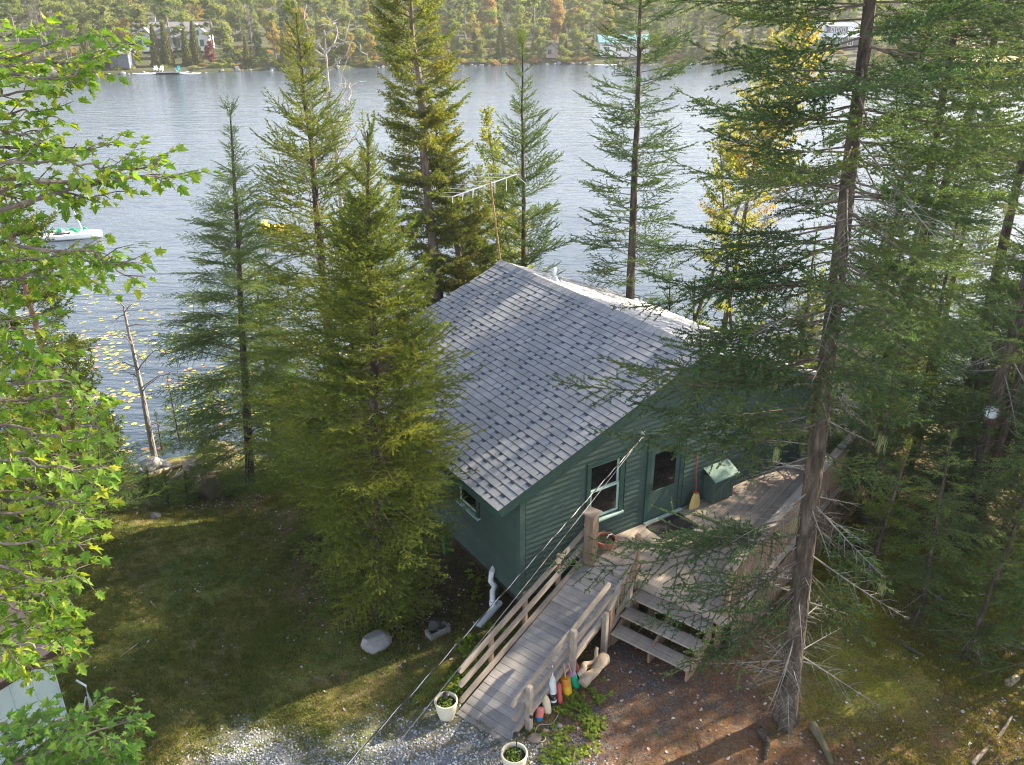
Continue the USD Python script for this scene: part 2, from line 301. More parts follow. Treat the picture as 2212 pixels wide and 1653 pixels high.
def make_branch(L, kind, seed, lod=1.0):
    K = KIND[kind]; rng = np.random.default_rng(seed); 
    wob = rng.normal(0, .035, 4)
    def axis(t):
        t = np.asarray(t, float)
        return np.stack([L * t, L * (wob[0] * np.sin(2.5 * t + wob[1] * 20) * t + wob[2] * t * t), L * (-K['droop'] * t ** 1.3 + K['up'] * t ** 3)], -1)
    wood = MB(); segs = []
    tt = np.linspace(0, 1, 9); r0 = K['wood'] * (.5 + .5 * L)
    wood.add(*tube(axis(tt), r0 * (1 - .88 * tt), 5, False))
    for a, b in zip(tt[:-1], tt[1:]):
        if a > .25: segs.append((axis(a), axis(b)))
    sp = K['sp'] * (.7 + .25 * L) * lod ** .5; bare = .08 + (.12 if L > 1.2 else 0)
    s = bare * L
    while s < L * .985:
        t = s / L
        for sg in (-1, 1):
            if rng.random() < .12: continue
            ll = min(.95, K['lat'] * L) * min(1., (1 - t) * 1.35 + .10) * min(1., (t - bare + .04) * 5 + .3) * rng.uniform(.55, 1.1)
            if ll < .04: continue
            an = math.radians(K['ang'] + rng.normal(0, 9)) * sg
            o = axis(t); fw = axis(min(1, t + .01)) - axis(t - .01); fw /= np.linalg.norm(fw)
            d = rotz(an) @ fw; d[2] += rng.normal(0, .20) + .08; d /= np.linalg.norm(d)
            curve = K['ldroop'] * ll
            def lat(q): return o + d * ll * q + np.array([fw[0], fw[1], 0]) * ll * .18 * q * q + np.array([0, 0, curve * q ** 2])
            qs = np.linspace(0, 1, 4); P = [lat(q) for q in qs]
            wood.add(*tube(P, r0 * .30 * (1 - .75 * qs), 3, False))
            segs += list(zip(P[:-1], P[1:]))
            k = K['sub'] * lod ** .5
            while k < ll * .95:
                q = k / ll
                for s2 in (-1, 1):
                    if rng.random() < .25: continue
                    sl = ll * K['subr'] * (1 - q * .75) * rng.uniform(.6, 1.1)
                    if sl < .025: continue
                    d2 = rotz(math.radians(48) * s2) @ d; d2[2] += rng.normal(0, .28) + (K['ldroop'] * .8) + K.get('rise', 0); d2 /= np.linalg.norm(d2)
                    a = lat(q); b = a + d2 * sl; segs.append((a, b))
                    if kind == 'dead' or sl > .12: wood.add(*tube([a, b], [r0 * .13, r0 * .05], 3, False))
                k += K['sub'] * (1 + ll) * lod ** .5
        s += sp * rng.uniform(.8, 1.2)
    leaf = None
    if K['n']:
        spn, ln, w, al = K['n']
        leaf = needles(segs, spn * lod, ln * (1 + .25 * (lod - 1)), w * lod ** .6, al, rng, K.get('rh', False), K.get('flat', 0))
    return wood.get(), leaf
LENS = [.4, .8, 1.3, 2.0, 3.0]
_cache = {}; _protos = {}
def protos_for(species, kind, crown, wood_m, lod=1.0):
    """branch models of one species, kept under the crown of the first tree that has them"""
    key = (species, kind, lod)
    if key in _protos: return _protos[key]
    out = []
    for i, L in enumerate(LENS):
        row = []
        for var in range(2):
            ck = (L, kind, var, lod)
            if ck not in _cache: _cache[ck] = make_branch(L, kind, 100 * i + var + 7, lod)
            w, l = _cache[ck]; p = f'{crown}/branch_{len(out) * 2 + var + 1:03d}'
            UsdGeom.Xform.Define(stage, p); usdkit.mesh(stage, p + '/limb', w, wood_m)
            if l is not None: usdkit.mesh(stage, p + '/needles', l, SP[species])
            row.append(p)
        out.append(row)
    _protos[key] = out
    return out

def ground_y(x): return 23.6 + .10 * (x + 11) + .5 * np.sin(x * .45) + .25 * np.sin(x * 1.3 + 1)
_D = [-200, -6, -2, 0, .6, 1.5, 3.5, 6, 9, 12, 15, 18, 22, 200]; _Zp = [-3, -1.4, -.5, -.04, .35, .75, 1.5, 2.35, 3.05, 3.45, 3.68, 3.76, 3.8, 6.0]
def zg(x, y):
    x = np.asarray(x, float); y = np.asarray(y, float)
    d = ground_y(np.clip(x, -60, 60)) - y
    z = np.interp(d, _D, _Zp)
    p = np.stack([x, y, 0 * x], -1)
    amp = np.interp(d, [0, 2, 30], [.25, 1, 1])
    z = z + (fbm(p * .5, 3, 3) - .5) * .25 * amp + (fbm(p * 2.2, 3, 5) - .5) * .07 * amp
    bump = np.clip((x - 4.6) / 2, 0, 1) * np.clip((y - 5) / 2, 0, 1)
    z = z + bump * (np.clip(fbm(p * 1.1, 3, 9) - .45, 0, 1) * 1.1) * amp
    near = np.exp(-(((x - .2) / 2.2) ** 2 + ((y - 10.2) / 1.8) ** 2))      # level by the ramp and the steps
    z = z * (1 - near) + near * (3.70 + .0 * x)
    return z
def zg1(x, y): return float(zg(np.array([x]), np.array([y]))[0])

def trunk_mesh(P, r0, r1, flare=1.5, n=10, knob=.06, seed=0):
    """P: polyline base to top"""
    P = np.asarray(P, float); s = np.concatenate([[0], np.cumsum(np.linalg.norm(np.diff(P, axis=0), axis=1))]); m = max(12, int(s[-1] / .35))
    q = np.concatenate([np.linspace(0, min(.8, s[-1] * .1), 6), np.linspace(min(.8, s[-1] * .1), s[-1], m)[1:]])
    C = np.stack([np.interp(q, s, P[:, k]) for k in range(3)], 1)
    rng = np.random.default_rng(seed); C[:, :2] += (fbm(np.stack([q * .6, 0 * q + seed * 3.1, 0 * q], -1), 3)[:, None] - .5) * r0 * .8 * (q / s[-1])[:, None]
    rad = r1 + (r0 - r1) * (1 - q / s[-1]) ** .9; rad = rad * (1 + (flare - 1) * np.exp(-q / .22))
    v, f = tube(C, rad, n, True)
    k = len(C) * n; ctr = np.repeat(C, n, 0); o = v[:k] - ctr
    nz = fbm(np.stack([v[:k, 0] * 6, v[:k, 1] * 6, v[:k, 2] * 1.5], -1) + seed, 3) - .5
    lobes = 1 + .35 * np.exp(-np.repeat(q, n) / .25) * np.sin(np.tile(np.arange(n), len(C)) * 2 * math.pi / n * 3 + seed) * (flare > 1.2)
    v[:k] = ctr + o * (lobes * (1 + 2.2 * knob * nz))[:, None]
    return (v, f), C, q

def orient(az, pitch, roll=0.0): return rotz(az) @ roty(-pitch) @ rotx(roll)

def conifer(name, label, cat, base, top, r0, species, kind, prof, cb=.08, gap=.28, nb=5, pit=(-.25, .75), bark=None, wood=None, seed=0, group=None, drop=.1, explicit=(), dead=0, ct=1.0, lod=1.0, side=None, leanpts=None, twigkind='dead', axpow=1.2):
    """a tree: trunk and a crown of limbs. prof(h) gives the limb length at height fraction h"""
    rng = np.random.default_rng(seed); bark = bark or bark_spruce; wood = wood or m_twig
    base = np.asarray(base, float); top = np.asarray(top, float)
    t = thing(name, label, cat, base, 0, group)
    P = [np.zeros(3) - [0, 0, .12]] + [np.asarray(q) - base for q in (leanpts or [])] + [top - base]
    tm, C, q = trunk_mesh(P, r0, max(.012, r0 * .06), 1.6, 10 if r0 > .06 else 6, seed=seed)
    part(t, 'trunk', tm, bark, smooth=True)
    H = np.linalg.norm(top - base); Ls = q[-1]
    def at(fr): return np.array([np.interp(fr * Ls, q, C[:, k]) for k in range(3)])
    pos, Ms, sc, idx = [], [], [], []
    crown = f'{t}/crown'
    pr = protos_for(species, kind, crown, wood, lod); flat = [p for row in pr for p in row]
    def put(o, Mx, L):
        i = int(np.argmin(np.abs(np.log(np.array(LENS) / L)))); pos.append(o); Ms.append(Mx); sc.append(L / LENS[i]); idx.append(2 * i + int(rng.integers(2)))
    fr = cb; phase = rng.random() * 6.28
    while fr < ct - .01:
        f = fr / 1.0
        k = nb if f < .8 else max(3, nb - 1)
        for j in range(k):
            if rng.random() < drop: continue
            az = phase + 2 * math.pi * j / k + rng.normal(0, .28)
            ff = min(.995, max(.01, fr + rng.normal(0, .35) * gap / H)); L = prof(ff) * rng.uniform(.68, 1.15)
            if side is not None: L *= side(az, ff)
            if L < .08: continue
            p = pit[0] + (pit[1] - pit[0]) * ff ** axpow + rng.normal(0, .09)
            put(at(ff), orient(az, p, rng.normal(0, .15)), L)
        phase += 2.4; fr += gap * (1 - .45 * f) * rng.uniform(.8, 1.2) / H
    for _ in range(3): put(at(.985), orient(rng.random() * 6.28, 1.25), max(.2, .05 * H))
    put(at(.97), orient(0, 1.5), max(.3, .06 * H))
    for (fo, tip) in explicit:
        o = at(fo); d = np.asarray(tip) - base - o; L = np.linalg.norm(d)
        put(o, orient(math.atan2(d[1], d[0]), math.asin(d[2] / L) + .03, rng.normal(0, .1)), L); put(o, orient(math.atan2(d[1], d[0]) + rng.normal(0, .16), math.asin(d[2] / L) + .10, rng.normal(.3, .2)), L * .82)
    instancer(crown, flat, pos, quats(Ms), sc, idx); data(stage.GetPrimAtPath(crown), kind='stuff')
    if dead:
        dp = f'{t}/bare_branches'; pd = [p for row in protos_for('dead', 'dead', dp, m_lichentwig) for p in row]
        pos, Ms, sc, idx = [], [], [], []
        for _ in range(dead):
            ff = rng.uniform(.05, max(.12, cb * 1.6)); az = rng.random() * 6.28
            put(at(ff), orient(az, rng.normal(-.3, .15)), rng.uniform(.4, 1.0) * max(.5, prof(max(ff, cb))) * .9)
        instancer(dp, pd, pos, quats(Ms), sc, idx); data(stage.GetPrimAtPath(dp), kind='stuff')
    return t
def pf(*pts):
    xs = [p[0] for p in pts]; ys = [p[1] for p in pts]
    return lambda h: float(np.interp(h, xs, ys))
# ------------------------------------------------------------------ the ground
def pxpoly(pts, z=3.7): return Polygon([atz(p, z)[:2] for p in pts])
def soft(poly, X, Y, w=.35, wob=.5, seed=1):
    """1 inside a patch, 0 outside, with a ragged border"""
    c = np.array(poly.exterior.coords); a = c[:-1]; b = c[1:]; Pp = np.stack([X, Y], -1).reshape(-1, 2); best = np.full(len(Pp), 1e9); ins = np.zeros(len(Pp), bool)
    for p, q in zip(a, b):
        d = q - p; t = np.clip(((Pp - p) @ d) / (d @ d + 1e-9), 0, 1); best = np.minimum(best, np.linalg.norm(Pp - p - t[:, None] * d, axis=1))
        cr = ((p[1] > Pp[:, 1]) != (q[1] > Pp[:, 1])) & (Pp[:, 0] < (q[0] - p[0]) * (Pp[:, 1] - p[1]) / (q[1] - p[1] + 1e-12) + p[0]); ins ^= cr
    sd = np.where(ins, best, -best) + (fbm(np.stack([Pp[:, 0] * 1.4, Pp[:, 1] * 1.4, 0 * Pp[:, 0] + seed], -1), 4, seed) - .5) * 2 * wob
    return np.clip(sd / w * .5 + .5, 0, 1).reshape(np.shape(X))
POLY = {
    'gravel': pxpoly([(330, 1760), (430, 1625), (520, 1560), (600, 1590), (690, 1612), (760, 1600), (860, 1565), (985, 1548), (1110, 1612), (1230, 1650), (1300, 1760)]),
    'chips': pxpoly([(1215, 1500), (1290, 1340), (1400, 1370), (1500, 1430), (1585, 1490), (1540, 1560), (1420, 1610), (1260, 1640), (1160, 1600)]),
    'needle': pxpoly([(1290, 1320), (1480, 1390), (1620, 1330), (1700, 1420), (1690, 1560), (1800, 1600), (1830, 1760), (1250, 1760), (1150, 1600)]),
    'moss': pxpoly([(1620, 1080), (1760, 1150), (1900, 1150), (2300, 1150), (2350, 1760), (1960, 1720), (1850, 1610), (1760, 1560), (1745, 1430), (1690, 1290)]),
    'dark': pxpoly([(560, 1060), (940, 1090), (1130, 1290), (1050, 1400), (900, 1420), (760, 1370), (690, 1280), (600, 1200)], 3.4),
    'bank': pxpoly([(150, 1000), (420, 990), (620, 980), (640, 1080), (560, 1120), (300, 1140), (130, 1160)], 2.2),
    'litter': pxpoly([(1800, 1620), (2000, 1480), (2240, 1500), (2260, 1720), (1900, 1760)]),
}
def region(x, y):
    r = {k: soft(p, x, y, .5 if k != 'dark' else 1.0, {'gravel': .3, 'chips': .35}.get(k, .5), i + 1) for i, (k, p) in enumerate(POLY.items())}
    return r
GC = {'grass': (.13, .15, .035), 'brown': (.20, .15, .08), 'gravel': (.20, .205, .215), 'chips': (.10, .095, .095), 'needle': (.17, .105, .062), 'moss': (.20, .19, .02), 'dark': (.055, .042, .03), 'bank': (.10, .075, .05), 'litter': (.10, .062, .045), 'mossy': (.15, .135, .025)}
def ground_tint(x, y):
    p = np.stack([x, y, 0 * x], -1); r = region(x, y)
    n1 = fbm(p * .8, 4, 21); n2 = fbm(p * 3.1, 3, 22)
    c = np.zeros(np.shape(x) + (3,)) + GC['grass']
    def mix(c, col, w): return c * (1 - w[..., None]) + np.array(col) * w[..., None]
    c = mix(c, GC['brown'], np.clip((n1 - .47) * 6, 0, .85)); c = mix(c, GC['mossy'], np.clip((n2 - .5) * 5, 0, .7)); c = mix(c, (.06, .085, .02), np.clip((fbm(p * 1.6, 4, 23) - .52) * 6, 0, .8))
    c = mix(c, GC['litter'], np.clip((x - 4.0) / 2, 0, 1) * .6)
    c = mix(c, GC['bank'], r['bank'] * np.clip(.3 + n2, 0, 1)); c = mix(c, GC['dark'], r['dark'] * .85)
    c = mix(c, GC['moss'], r['moss'] * np.clip((n1 - .32) * 5, .25, 1)); c = mix(c, GC['needle'], r['needle'] * .9); c = mix(c, GC['chips'], r['chips'] * np.clip(.35 + n2 * .9, 0, 1)); c = mix(c, GC['litter'], r['litter'] * .7)
    c = mix(c, GC['gravel'], r['gravel'] * np.clip((n2 - .30) * 5, .15, 1))
    w = ground_y(np.clip(x, -60, 60)) - y
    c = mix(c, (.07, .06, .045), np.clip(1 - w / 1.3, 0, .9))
    return c
nodes = {'a': ('attribute', {'attribute': 'tint'}), 'g': ('geometry', {}), 'n': ('noise_texture', {'scale': 26, 'detail': 8, 'roughness': .8}), 'mr': ('map_range', {'from_min': .32, 'from_max': .68, 'to_min': .30, 'to_max': 1.75}),
         'n2': ('noise_texture', {'scale': 7, 'detail': 6, 'roughness': .7}), 'h': ('hsv', {'saturation': .95}), 'mh': ('map_range', {'from_min': .3, 'from_max': .7, 'to_min': .455, 'to_max': .535}),
         'b': ('bump', {'strength': .9, 'distance': .03}), 'p': ('principled_bsdf', {'roughness': .95, 'specular_ior_level': .1})}
m_ground = usdkit.material(stage, '/World/Looks/ground_cover_soil', nodes, [('g.position', 'n.vector'), ('g.position', 'n2.vector'), ('n.fac', 'mr.value'), ('n2.fac', 'mh.value'), ('mr.result', 'h.value'), ('mh.result', 'h.hue'), ('a.color', 'h.color'),
                           ('h.color', 'p.base_color'), ('n.fac', 'b.height'), ('b.normal', 'p.normal')], surface='p.BSDF')
gx = np.concatenate([np.linspace(-140, -18, 26)[:-1], np.arange(-18, 22, .14), np.linspace(22, 140, 26)])
gy = np.concatenate([np.linspace(-60, 4, 14)[:-1], np.arange(4, 31, .14)])
XX, YY = np.meshgrid(gx, gy); Zg = zg(XX, YY); i, j = np.meshgrid(np.arange(len(gy) - 1), np.arange(len(gx) - 1), indexing='ij'); n_ = len(gx)
q_ = np.stack([i * n_ + j, i * n_ + j + 1, (i + 1) * n_ + j + 1, (i + 1) * n_ + j], -1).reshape(-1, 4)
Vg = np.stack([XX, YY, Zg], -1).reshape(-1, 3)
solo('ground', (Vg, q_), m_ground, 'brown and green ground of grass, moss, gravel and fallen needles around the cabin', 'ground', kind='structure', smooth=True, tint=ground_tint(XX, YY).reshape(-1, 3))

# ------------------------------------------------------------------ the lake
nodes = {'g': ('geometry', {}), 'mp': ('mapping', {'rotation': (0, 0, .22), 'scale': (.55, 1.5, 1)}), 'n': ('noise_texture', {'scale': 1.5, 'detail': 5, 'roughness': .62}), 'mp2': ('mapping', {'rotation': (0, 0, .30), 'scale': (.22, .95, 1)}), 'n2': ('noise_texture', {'scale': 1.0, 'detail': 3}),
         'n3': ('noise_texture', {'scale': .035, 'detail': 2}), 'mr3': ('map_range', {'from_min': .3, 'from_max': .7, 'to_min': .55, 'to_max': 1.0}), 'st': ('math', {'math_type': 'multiply', 'value2': .8}),
         'ad': ('math', {'math_type': 'multiply_add', 'value2': 2.2}), 'b': ('bump', {'distance': .10}), 'p': ('principled_bsdf', {'base_color': (.035, .052, .075), 'roughness': .10, 'ior': 1.33, 'specular_ior_level': .5})}
m_water = usdkit.material(stage, '/World/Looks/lake_water', nodes, [('g.position', 'mp.vector'), ('mp.vector', 'n.vector'), ('g.position', 'mp2.vector'), ('mp2.vector', 'n2.vector'), ('g.position', 'n3.vector'), ('n3.fac', 'mr3.value'), ('mr3.result', 'st.value1'), ('st.value', 'b.strength'),
                          ('n2.fac', 'ad.value1'), ('n.fac', 'ad.value3'), ('ad.value', 'b.height'), ('b.normal', 'p.normal')], surface='p.BSDF')
wv = np.array([[-700, 18, 0], [700, 18, 0], [700, 260, 0], [-700, 260, 0]], float)
solo('lake_water', (wv, np.array([[0, 1, 2, 3]])), m_water, 'rippled grey blue lake, bright with glare on the right', 'water', kind='structure')

# ------------------------------------------------------------------ the far shore
_fx = [-700, -200, -130, -86, -55, -20, 0, 40, 80, 130, 200, 700]; _fy = [150, 148, 152, 166, 176, 190, 194.5, 194.5, 191, 186, 190, 200]
def far_y(x): x = np.asarray(x, float); return np.interp(x, _fx, _fy) + 1.2 * np.sin(x * .21) + .6 * np.sin(x * .6 + 1)
def zf(x, y):
    d = np.asarray(y, float) - far_y(x); p = np.stack([x, y, 0 * np.asarray(x, float)], -1)
    return np.interp(d, [-10, -1, 0, 1.2, 6, 30, 70, 200, 500], [-2, -.4, 0, .55, .9, 2.3, 4.5, 9, 14]) + (fbm(p * .06, 3, 31) - .5) * np.interp(d, [0, 20, 120], [.1, 1.2, 4])
fxs = np.concatenate([np.linspace(-700, -170, 24)[:-1], np.arange(-170, 190, 2.0), np.linspace(190, 700, 24)])
fds = np.array([-6, -2, -.5, 0, .5, 1.2, 2.5, 4.5, 8, 13, 20, 30, 45, 65, 90, 120, 160, 220, 300, 420])
FX, FD = np.meshgrid(fxs, fds); FY = far_y(FX) + FD; FZ = zf(FX, FY); i, j = np.meshgrid(np.arange(len(fds) - 1), np.arange(len(fxs) - 1), indexing='ij'); n_ = len(fxs)
qf = np.stack([i * n_ + j, i * n_ + j + 1, (i + 1) * n_ + j + 1, (i + 1) * n_ + j], -1).reshape(-1, 4)
m_far = M('far_shore_ground', [(.025, .028, .015), (.05, .055, .022), (.08, .08, .035)], .25, .95, .5, 1.2, detail=6)
solo('far_shore', (np.stack([FX, FY, FZ], -1).reshape(-1, 3), qf), m_far, 'wooded far bank rising from the lake', 'shore', kind='structure', smooth=True)

# ---- far trees: models, then one thing per tree
def clumps(P, size, rng, flat=.0, aspect=1.0):
    n = len(P); a = rng.standard_normal((n, 3)); a[:, 2] *= (1 - flat); a /= np.linalg.norm(a, axis=1)[:, None]; b = rng.standard_normal((n, 3)); b[:, 2] *= (1 - flat); b -= (a * b).sum(1)[:, None] * a; b /= np.linalg.norm(b, axis=1)[:, None]
    s = size * rng.uniform(.55, 1.25, n)[:, None]
    v = np.stack([P - a * s, P + b * s * .55 * aspect, P + a * s, P - b * s * .55 * aspect], 1).reshape(-1, 3); k = np.arange(n)[:, None] * 4
    return v, np.vstack([k + [0, 1, 2], k + [0, 2, 3]])
def far_model(name, kind, h, crown_m, bark_m, seed, n=1500):
    rng = np.random.default_rng(seed); root = f'/World/{name}'
    stage.CreateClassPrim(root).SetTypeName('Xform')
    P = []; lo = .12
    if kind == 'spruce':
        for _ in range(int(h * 5.5)):
            f = rng.uniform(.06, 1) ; L = h * .15 * (1 - f) ** .8 + .12; az = rng.random() * 6.28; k = max(4, int(n / (h * 5.5) * (L / (h * .09)))); r = rng.random(k) ** .7 * L
            P.append(np.stack([r * math.cos(az) + rng.normal(0, .14, k), r * math.sin(az) + rng.normal(0, .14, k), h * f - r * .22 + rng.normal(0, .07, k)], -1))
        size, fl = .24, .3
    elif kind == 'cone':
        k = n; f = rng.random(k) ** 1.25; az = rng.random(k) * 6.28; r = (h * .17 * (1 - f) ** .75 + .1) * (.62 + .5 * fbm(np.stack([np.cos(az) * 1.6, np.sin(az) * 1.6, f * 7], -1) + seed, 3)) * rng.random(k) ** .25
        P.append(np.stack([r * np.cos(az), r * np.sin(az), h * (.03 + .97 * f)], -1)); size, fl = .24, -.3
    elif kind == 'pine':
        for _ in range(int(h * 2.2)):
            f = .32 + .66 * rng.random(); L = h * rng.uniform(.10, .26) * (1.25 - f * .75); az = rng.random() * 6.28; k = int(n / (h * 2.2)); r = L * (.35 + .65 * rng.random(k))
            P.append(np.stack([r * math.cos(az) + rng.normal(0, L * .16, k), r * math.sin(az) + rng.normal(0, L * .16, k), h * f + r * .12 + rng.normal(0, .13, k)], -1))
        size, fl = .30, .45; lo = .30
    elif kind == 'round':
        for _ in range(int(16)):
            f = rng.uniform(.22, .98); rr = h * .21 * math.sqrt(max(.05, 1 - ((f - .55) / .5) ** 2)); az = rng.random() * 6.28; c = np.array([math.cos(az) * rr * .65, math.sin(az) * rr * .65, h * f]); k = n // 16
            d = rng.standard_normal((k, 3)); d /= np.linalg.norm(d, axis=1)[:, None]; P.append(c + d * h * rng.uniform(.07, .13) * rng.random((k, 1)) ** .35 * [1, 1, .8])
        size, fl = .26, 0
    w = MB(); w.add(*tube([[0, 0, -.3], [.02 * h * rng.normal(0, .4), 0, h * .5], [0, 0, h * .97]], [h * .012 + .03, h * .009 + .02, .02], 6))
    if kind in ('pine', 'round', 'bare'):
        for _ in range(26 if kind == 'bare' else 12):
            f = rng.uniform(.28, .95); az = rng.random() * 6.28; L = h * rng.uniform(.1, .24) * (1.15 - f * .8); p0 = np.array([0, 0, h * f]); p1 = p0 + [L * math.cos(az), L * math.sin(az), L * (.15 if kind == 'pine' else .7)]
            w.add(*tube([p0, (p0 + p1) / 2 + [0, 0, -.03 * L], p1], [.012 * h * (1.1 - f), .008 * h * (1.1 - f), .01], 4, False))
            if kind == 'bare':
                for _ in range(5):
                    q = p0 + (p1 - p0) * rng.uniform(.3, .95); w.add(*tube([q, q + rng.normal(0, .1, 3) * h * .5 + [0, 0, .05 * h]], [.02, .008], 3, False))
    usdkit.mesh(stage, root + '/trunk', w.get(), bark_m)
    if P: usdkit.mesh(stage, root + '/crown', clumps(np.vstack(P), size, rng, fl), crown_m)
    return root
fm_ = lambda n, cols, t=.42: leafmat(n, cols, t, (1.35, 1.25, .6), .09, .7, .55)
fc = {'pine': fm_('far_pine_needles', [(.09, .14, .045), (.14, .19, .055), (.21, .23, .07)]), 'spruce': fm_('far_spruce_needles', [(.06, .105, .04), (.10, .15, .05), (.15, .19, .06)]),
      'cedar': fm_('far_cedar_needles', [(.085, .11, .03), (.13, .145, .04), (.18, .17, .05)]), 'green': fm_('far_green_leaves', [(.14, .19, .05), (.20, .24, .07), (.26, .26, .08)]),
      'yellow': fm_('far_yellow_leaves', [(.18, .18, .045), (.27, .23, .055), (.31, .20, .06)]), 'orange': fm_('far_orange_leaves', [(.24, .19, .08), (.30, .21, .09), (.27, .22, .11)]), 'red': fm_('far_red_leaves', [(.16, .05, .06), (.22, .07, .08), (.20, .10, .09)])}
far_bark = M('far_bark', [(.10, .085, .075), (.26, .23, .21)], 2, .9)
FM = {}
for k, kind, h, mm, lab, nm, cat, g in (
    ('pine1', 'pine', 14, 'pine', 'tall layered green pine in the woods across the lake', 'pine_tree', 'pine tree', 'layered pines across the lake'),
    ('pine2', 'pine', 11, 'pine', 'layered green pine with flat tufts near the far shore', 'pine_tree', 'pine tree', 'lower layered pines across the lake'),
    ('spruce1', 'spruce', 12, 'spruce', 'dark pointed spruce in the woods across the lake', 'spruce_tree', 'spruce tree', 'pointed spruces across the lake'),
    ('spruce2', 'spruce', 8, 'spruce', 'small dark pointed spruce near the far water line', 'spruce_tree', 'spruce tree', 'small spruces on the far shore'),
    ('cedar', 'cone', 8, 'cedar', 'dense olive cedar standing at the far water line', 'cedar_tree', 'cedar tree', 'olive cedars on the far shore'),
    ('green1', 'round', 10, 'green', 'pale green leafy tree in the woods across the lake', 'leafy_tree', 'tree', 'green leafy trees across the lake'),
    ('green2', 'round', 7, 'green', 'low pale green leafy tree on the far bank', 'leafy_tree', 'tree', 'low green leafy trees across the lake'),
    ('yellow', 'round', 9, 'yellow', 'yellowing leafy tree in the woods across the lake', 'leafy_tree', 'tree', 'yellowing trees across the lake'),
    ('orange', 'round', 10, 'orange', 'thin orange brown autumn tree across the lake', 'leafy_tree', 'tree', 'orange trees across the lake'),
    ('red', 'round', 4.5, 'red', 'small wine red bush at the far water line', 'leafy_bush', 'bush', 'red bushes on the far shore'),
    ('bare', 'bare', 11, 'green', 'bare pale trunked tree in the woods across the lake', 'bare_tree', 'bare tree', 'bare trees across the lake')):
    FM[k] = (far_model('far_model_' + {'pine1': 'tall_pine', 'pine2': 'low_pine', 'spruce1': 'tall_spruce', 'spruce2': 'small_spruce', 'green1': 'green_tree', 'green2': 'low_tree'}.get(k, k + '_tree'), kind, h, fc[mm], far_bark, hash_ if False else sum(map(ord, k)), 2600 if h > 9 else 1900), h, lab, nm, cat, g)
def far_tree(k, x, y, s=1.0, rz=0.0, label=None, z=None):
    root, h, lab, nm, cat, g = FM[k]
    t = numbered('/World', nm); xf = UsdGeom.Xform.Define(stage, t); pr = xf.GetPrim()
    pr.GetReferences().AddInternalReference(root); pr.SetInstanceable(True)
    xf.AddTranslateOp().Set(Gf.Vec3d(float(x), float(y), float(zf(np.array([x]), np.array([y]))[0] if z is None else z))); xf.AddRotateZOp().Set(float(rz)); xf.AddScaleOp().Set(Gf.Vec3f(float(s), float(s), float(s)))
    data(pr, label or lab, cat, None if label else g)
    return t
rng = np.random.default_rng(77)
def pxx(x, y): return CX_ + F_ * x / (y * math.cos(math.radians(TILT)) + (CAM_H - 2) * math.sin(math.radians(TILT)))
placed = []
def clear(px, d):
    if 285 < px < 480 and d < 42: return False
    if 215 < px < 292 and d < 9: return False
    if 1175 < px < 1215 and d < 12: return False
    if 1285 < px < 1400 and d < 16: return False
    if 1715 < px < 1870 and d < 34: return False
    if -40 < px < 120 and d < 20: return False
    if 2040 < px < 2260 and d < 22: return False
    return True
rows = [(2.2, ['cedar', 'green2', 'spruce2', 'cedar', 'green2', 'bare', 'cedar', 'green2', 'spruce2', 'yellow', 'cedar'], 3.6, .45, .85), (8, ['cedar', 'green1', 'spruce2', 'yellow', 'cedar', 'green2', 'bare', 'green1', 'spruce2'], 4.4, .7, 1.0), (17, ['pine2', 'green1', 'cedar', 'spruce1', 'pine2', 'bare', 'green1', 'yellow', 'spruce1', 'pine2', 'orange'], 5.0, .8, 1.1),
        (28, ['pine1', 'pine2', 'spruce1', 'green1', 'pine1', 'green1', 'orange', 'pine2'], 5.6, .8, 1.1), (42, ['pine1', 'pine2', 'green1', 'spruce1', 'pine1', 'yellow', 'green1'], 6.6, .8, 1.1)]
for d0, kinds, st, s0, s1 in rows:
    x = -135.0
    while x < 140:
        x += st * rng.uniform(.7, 1.35); d = d0 + rng.normal(0, d0 * .22); y = float(far_y(x)) + d
        if not -60 < pxx(x, y) < 2270 or not clear(pxx(x, y), d): continue
        k = kinds[int(rng.integers(len(kinds)))]; far_tree(k, x, y, rng.uniform(s0, s1), rng.random() * 360)
# the trees one can tell apart by the house and the dock
for px, d, k, s, lab in ((338, 7, 'cedar', .95, 'broad olive cedar left of centre in front of the large white house'), (362, 8, 'cedar', 1.0, 'broad olive cedar right behind the dock with the turquoise chair'), (404, 8, 'cedar', .85, 'olive cedar right of the tall leaning pine below the white house'),
                         (424, 9, 'cedar', 1.0, 'olive cedar under the right gable of the white house'), (382, 18, 'spruce2', .55, 'small dark spruce between olive cedars below the white house'), (405, 22, 'spruce1', .75, 'dark spruce in front of the right wing of the white house'),
                         (372, 17, 'pine1', 1.0, 'tall leaning pine standing before the dormer of the white house'), (312, 26, 'pine2', .9, 'layered pine at the left end of the white house'), (455, 6, 'red', 1.0, 'wine red bush at the water right of the white house'), (462, 20, 'pine1', .9, 'tall pine at the right end of the white house')):
    dirx = (px - CX_) / F_; y = 178.0
    for _ in range(8): x = dirx * (y * math.cos(math.radians(TILT)) + 11.5 * math.sin(math.radians(TILT))); y = float(far_y(x)) + d
    far_tree(k, x, y, s, 40, lab)
# tall bare trunk right of the big cedar
x = (1152 - CX_) / F_ * (205 * .909 + 4.9); far_tree('pine1', x, 204.0, 1.25, 10, 'very tall straight trunked pine rising above the far cabin')
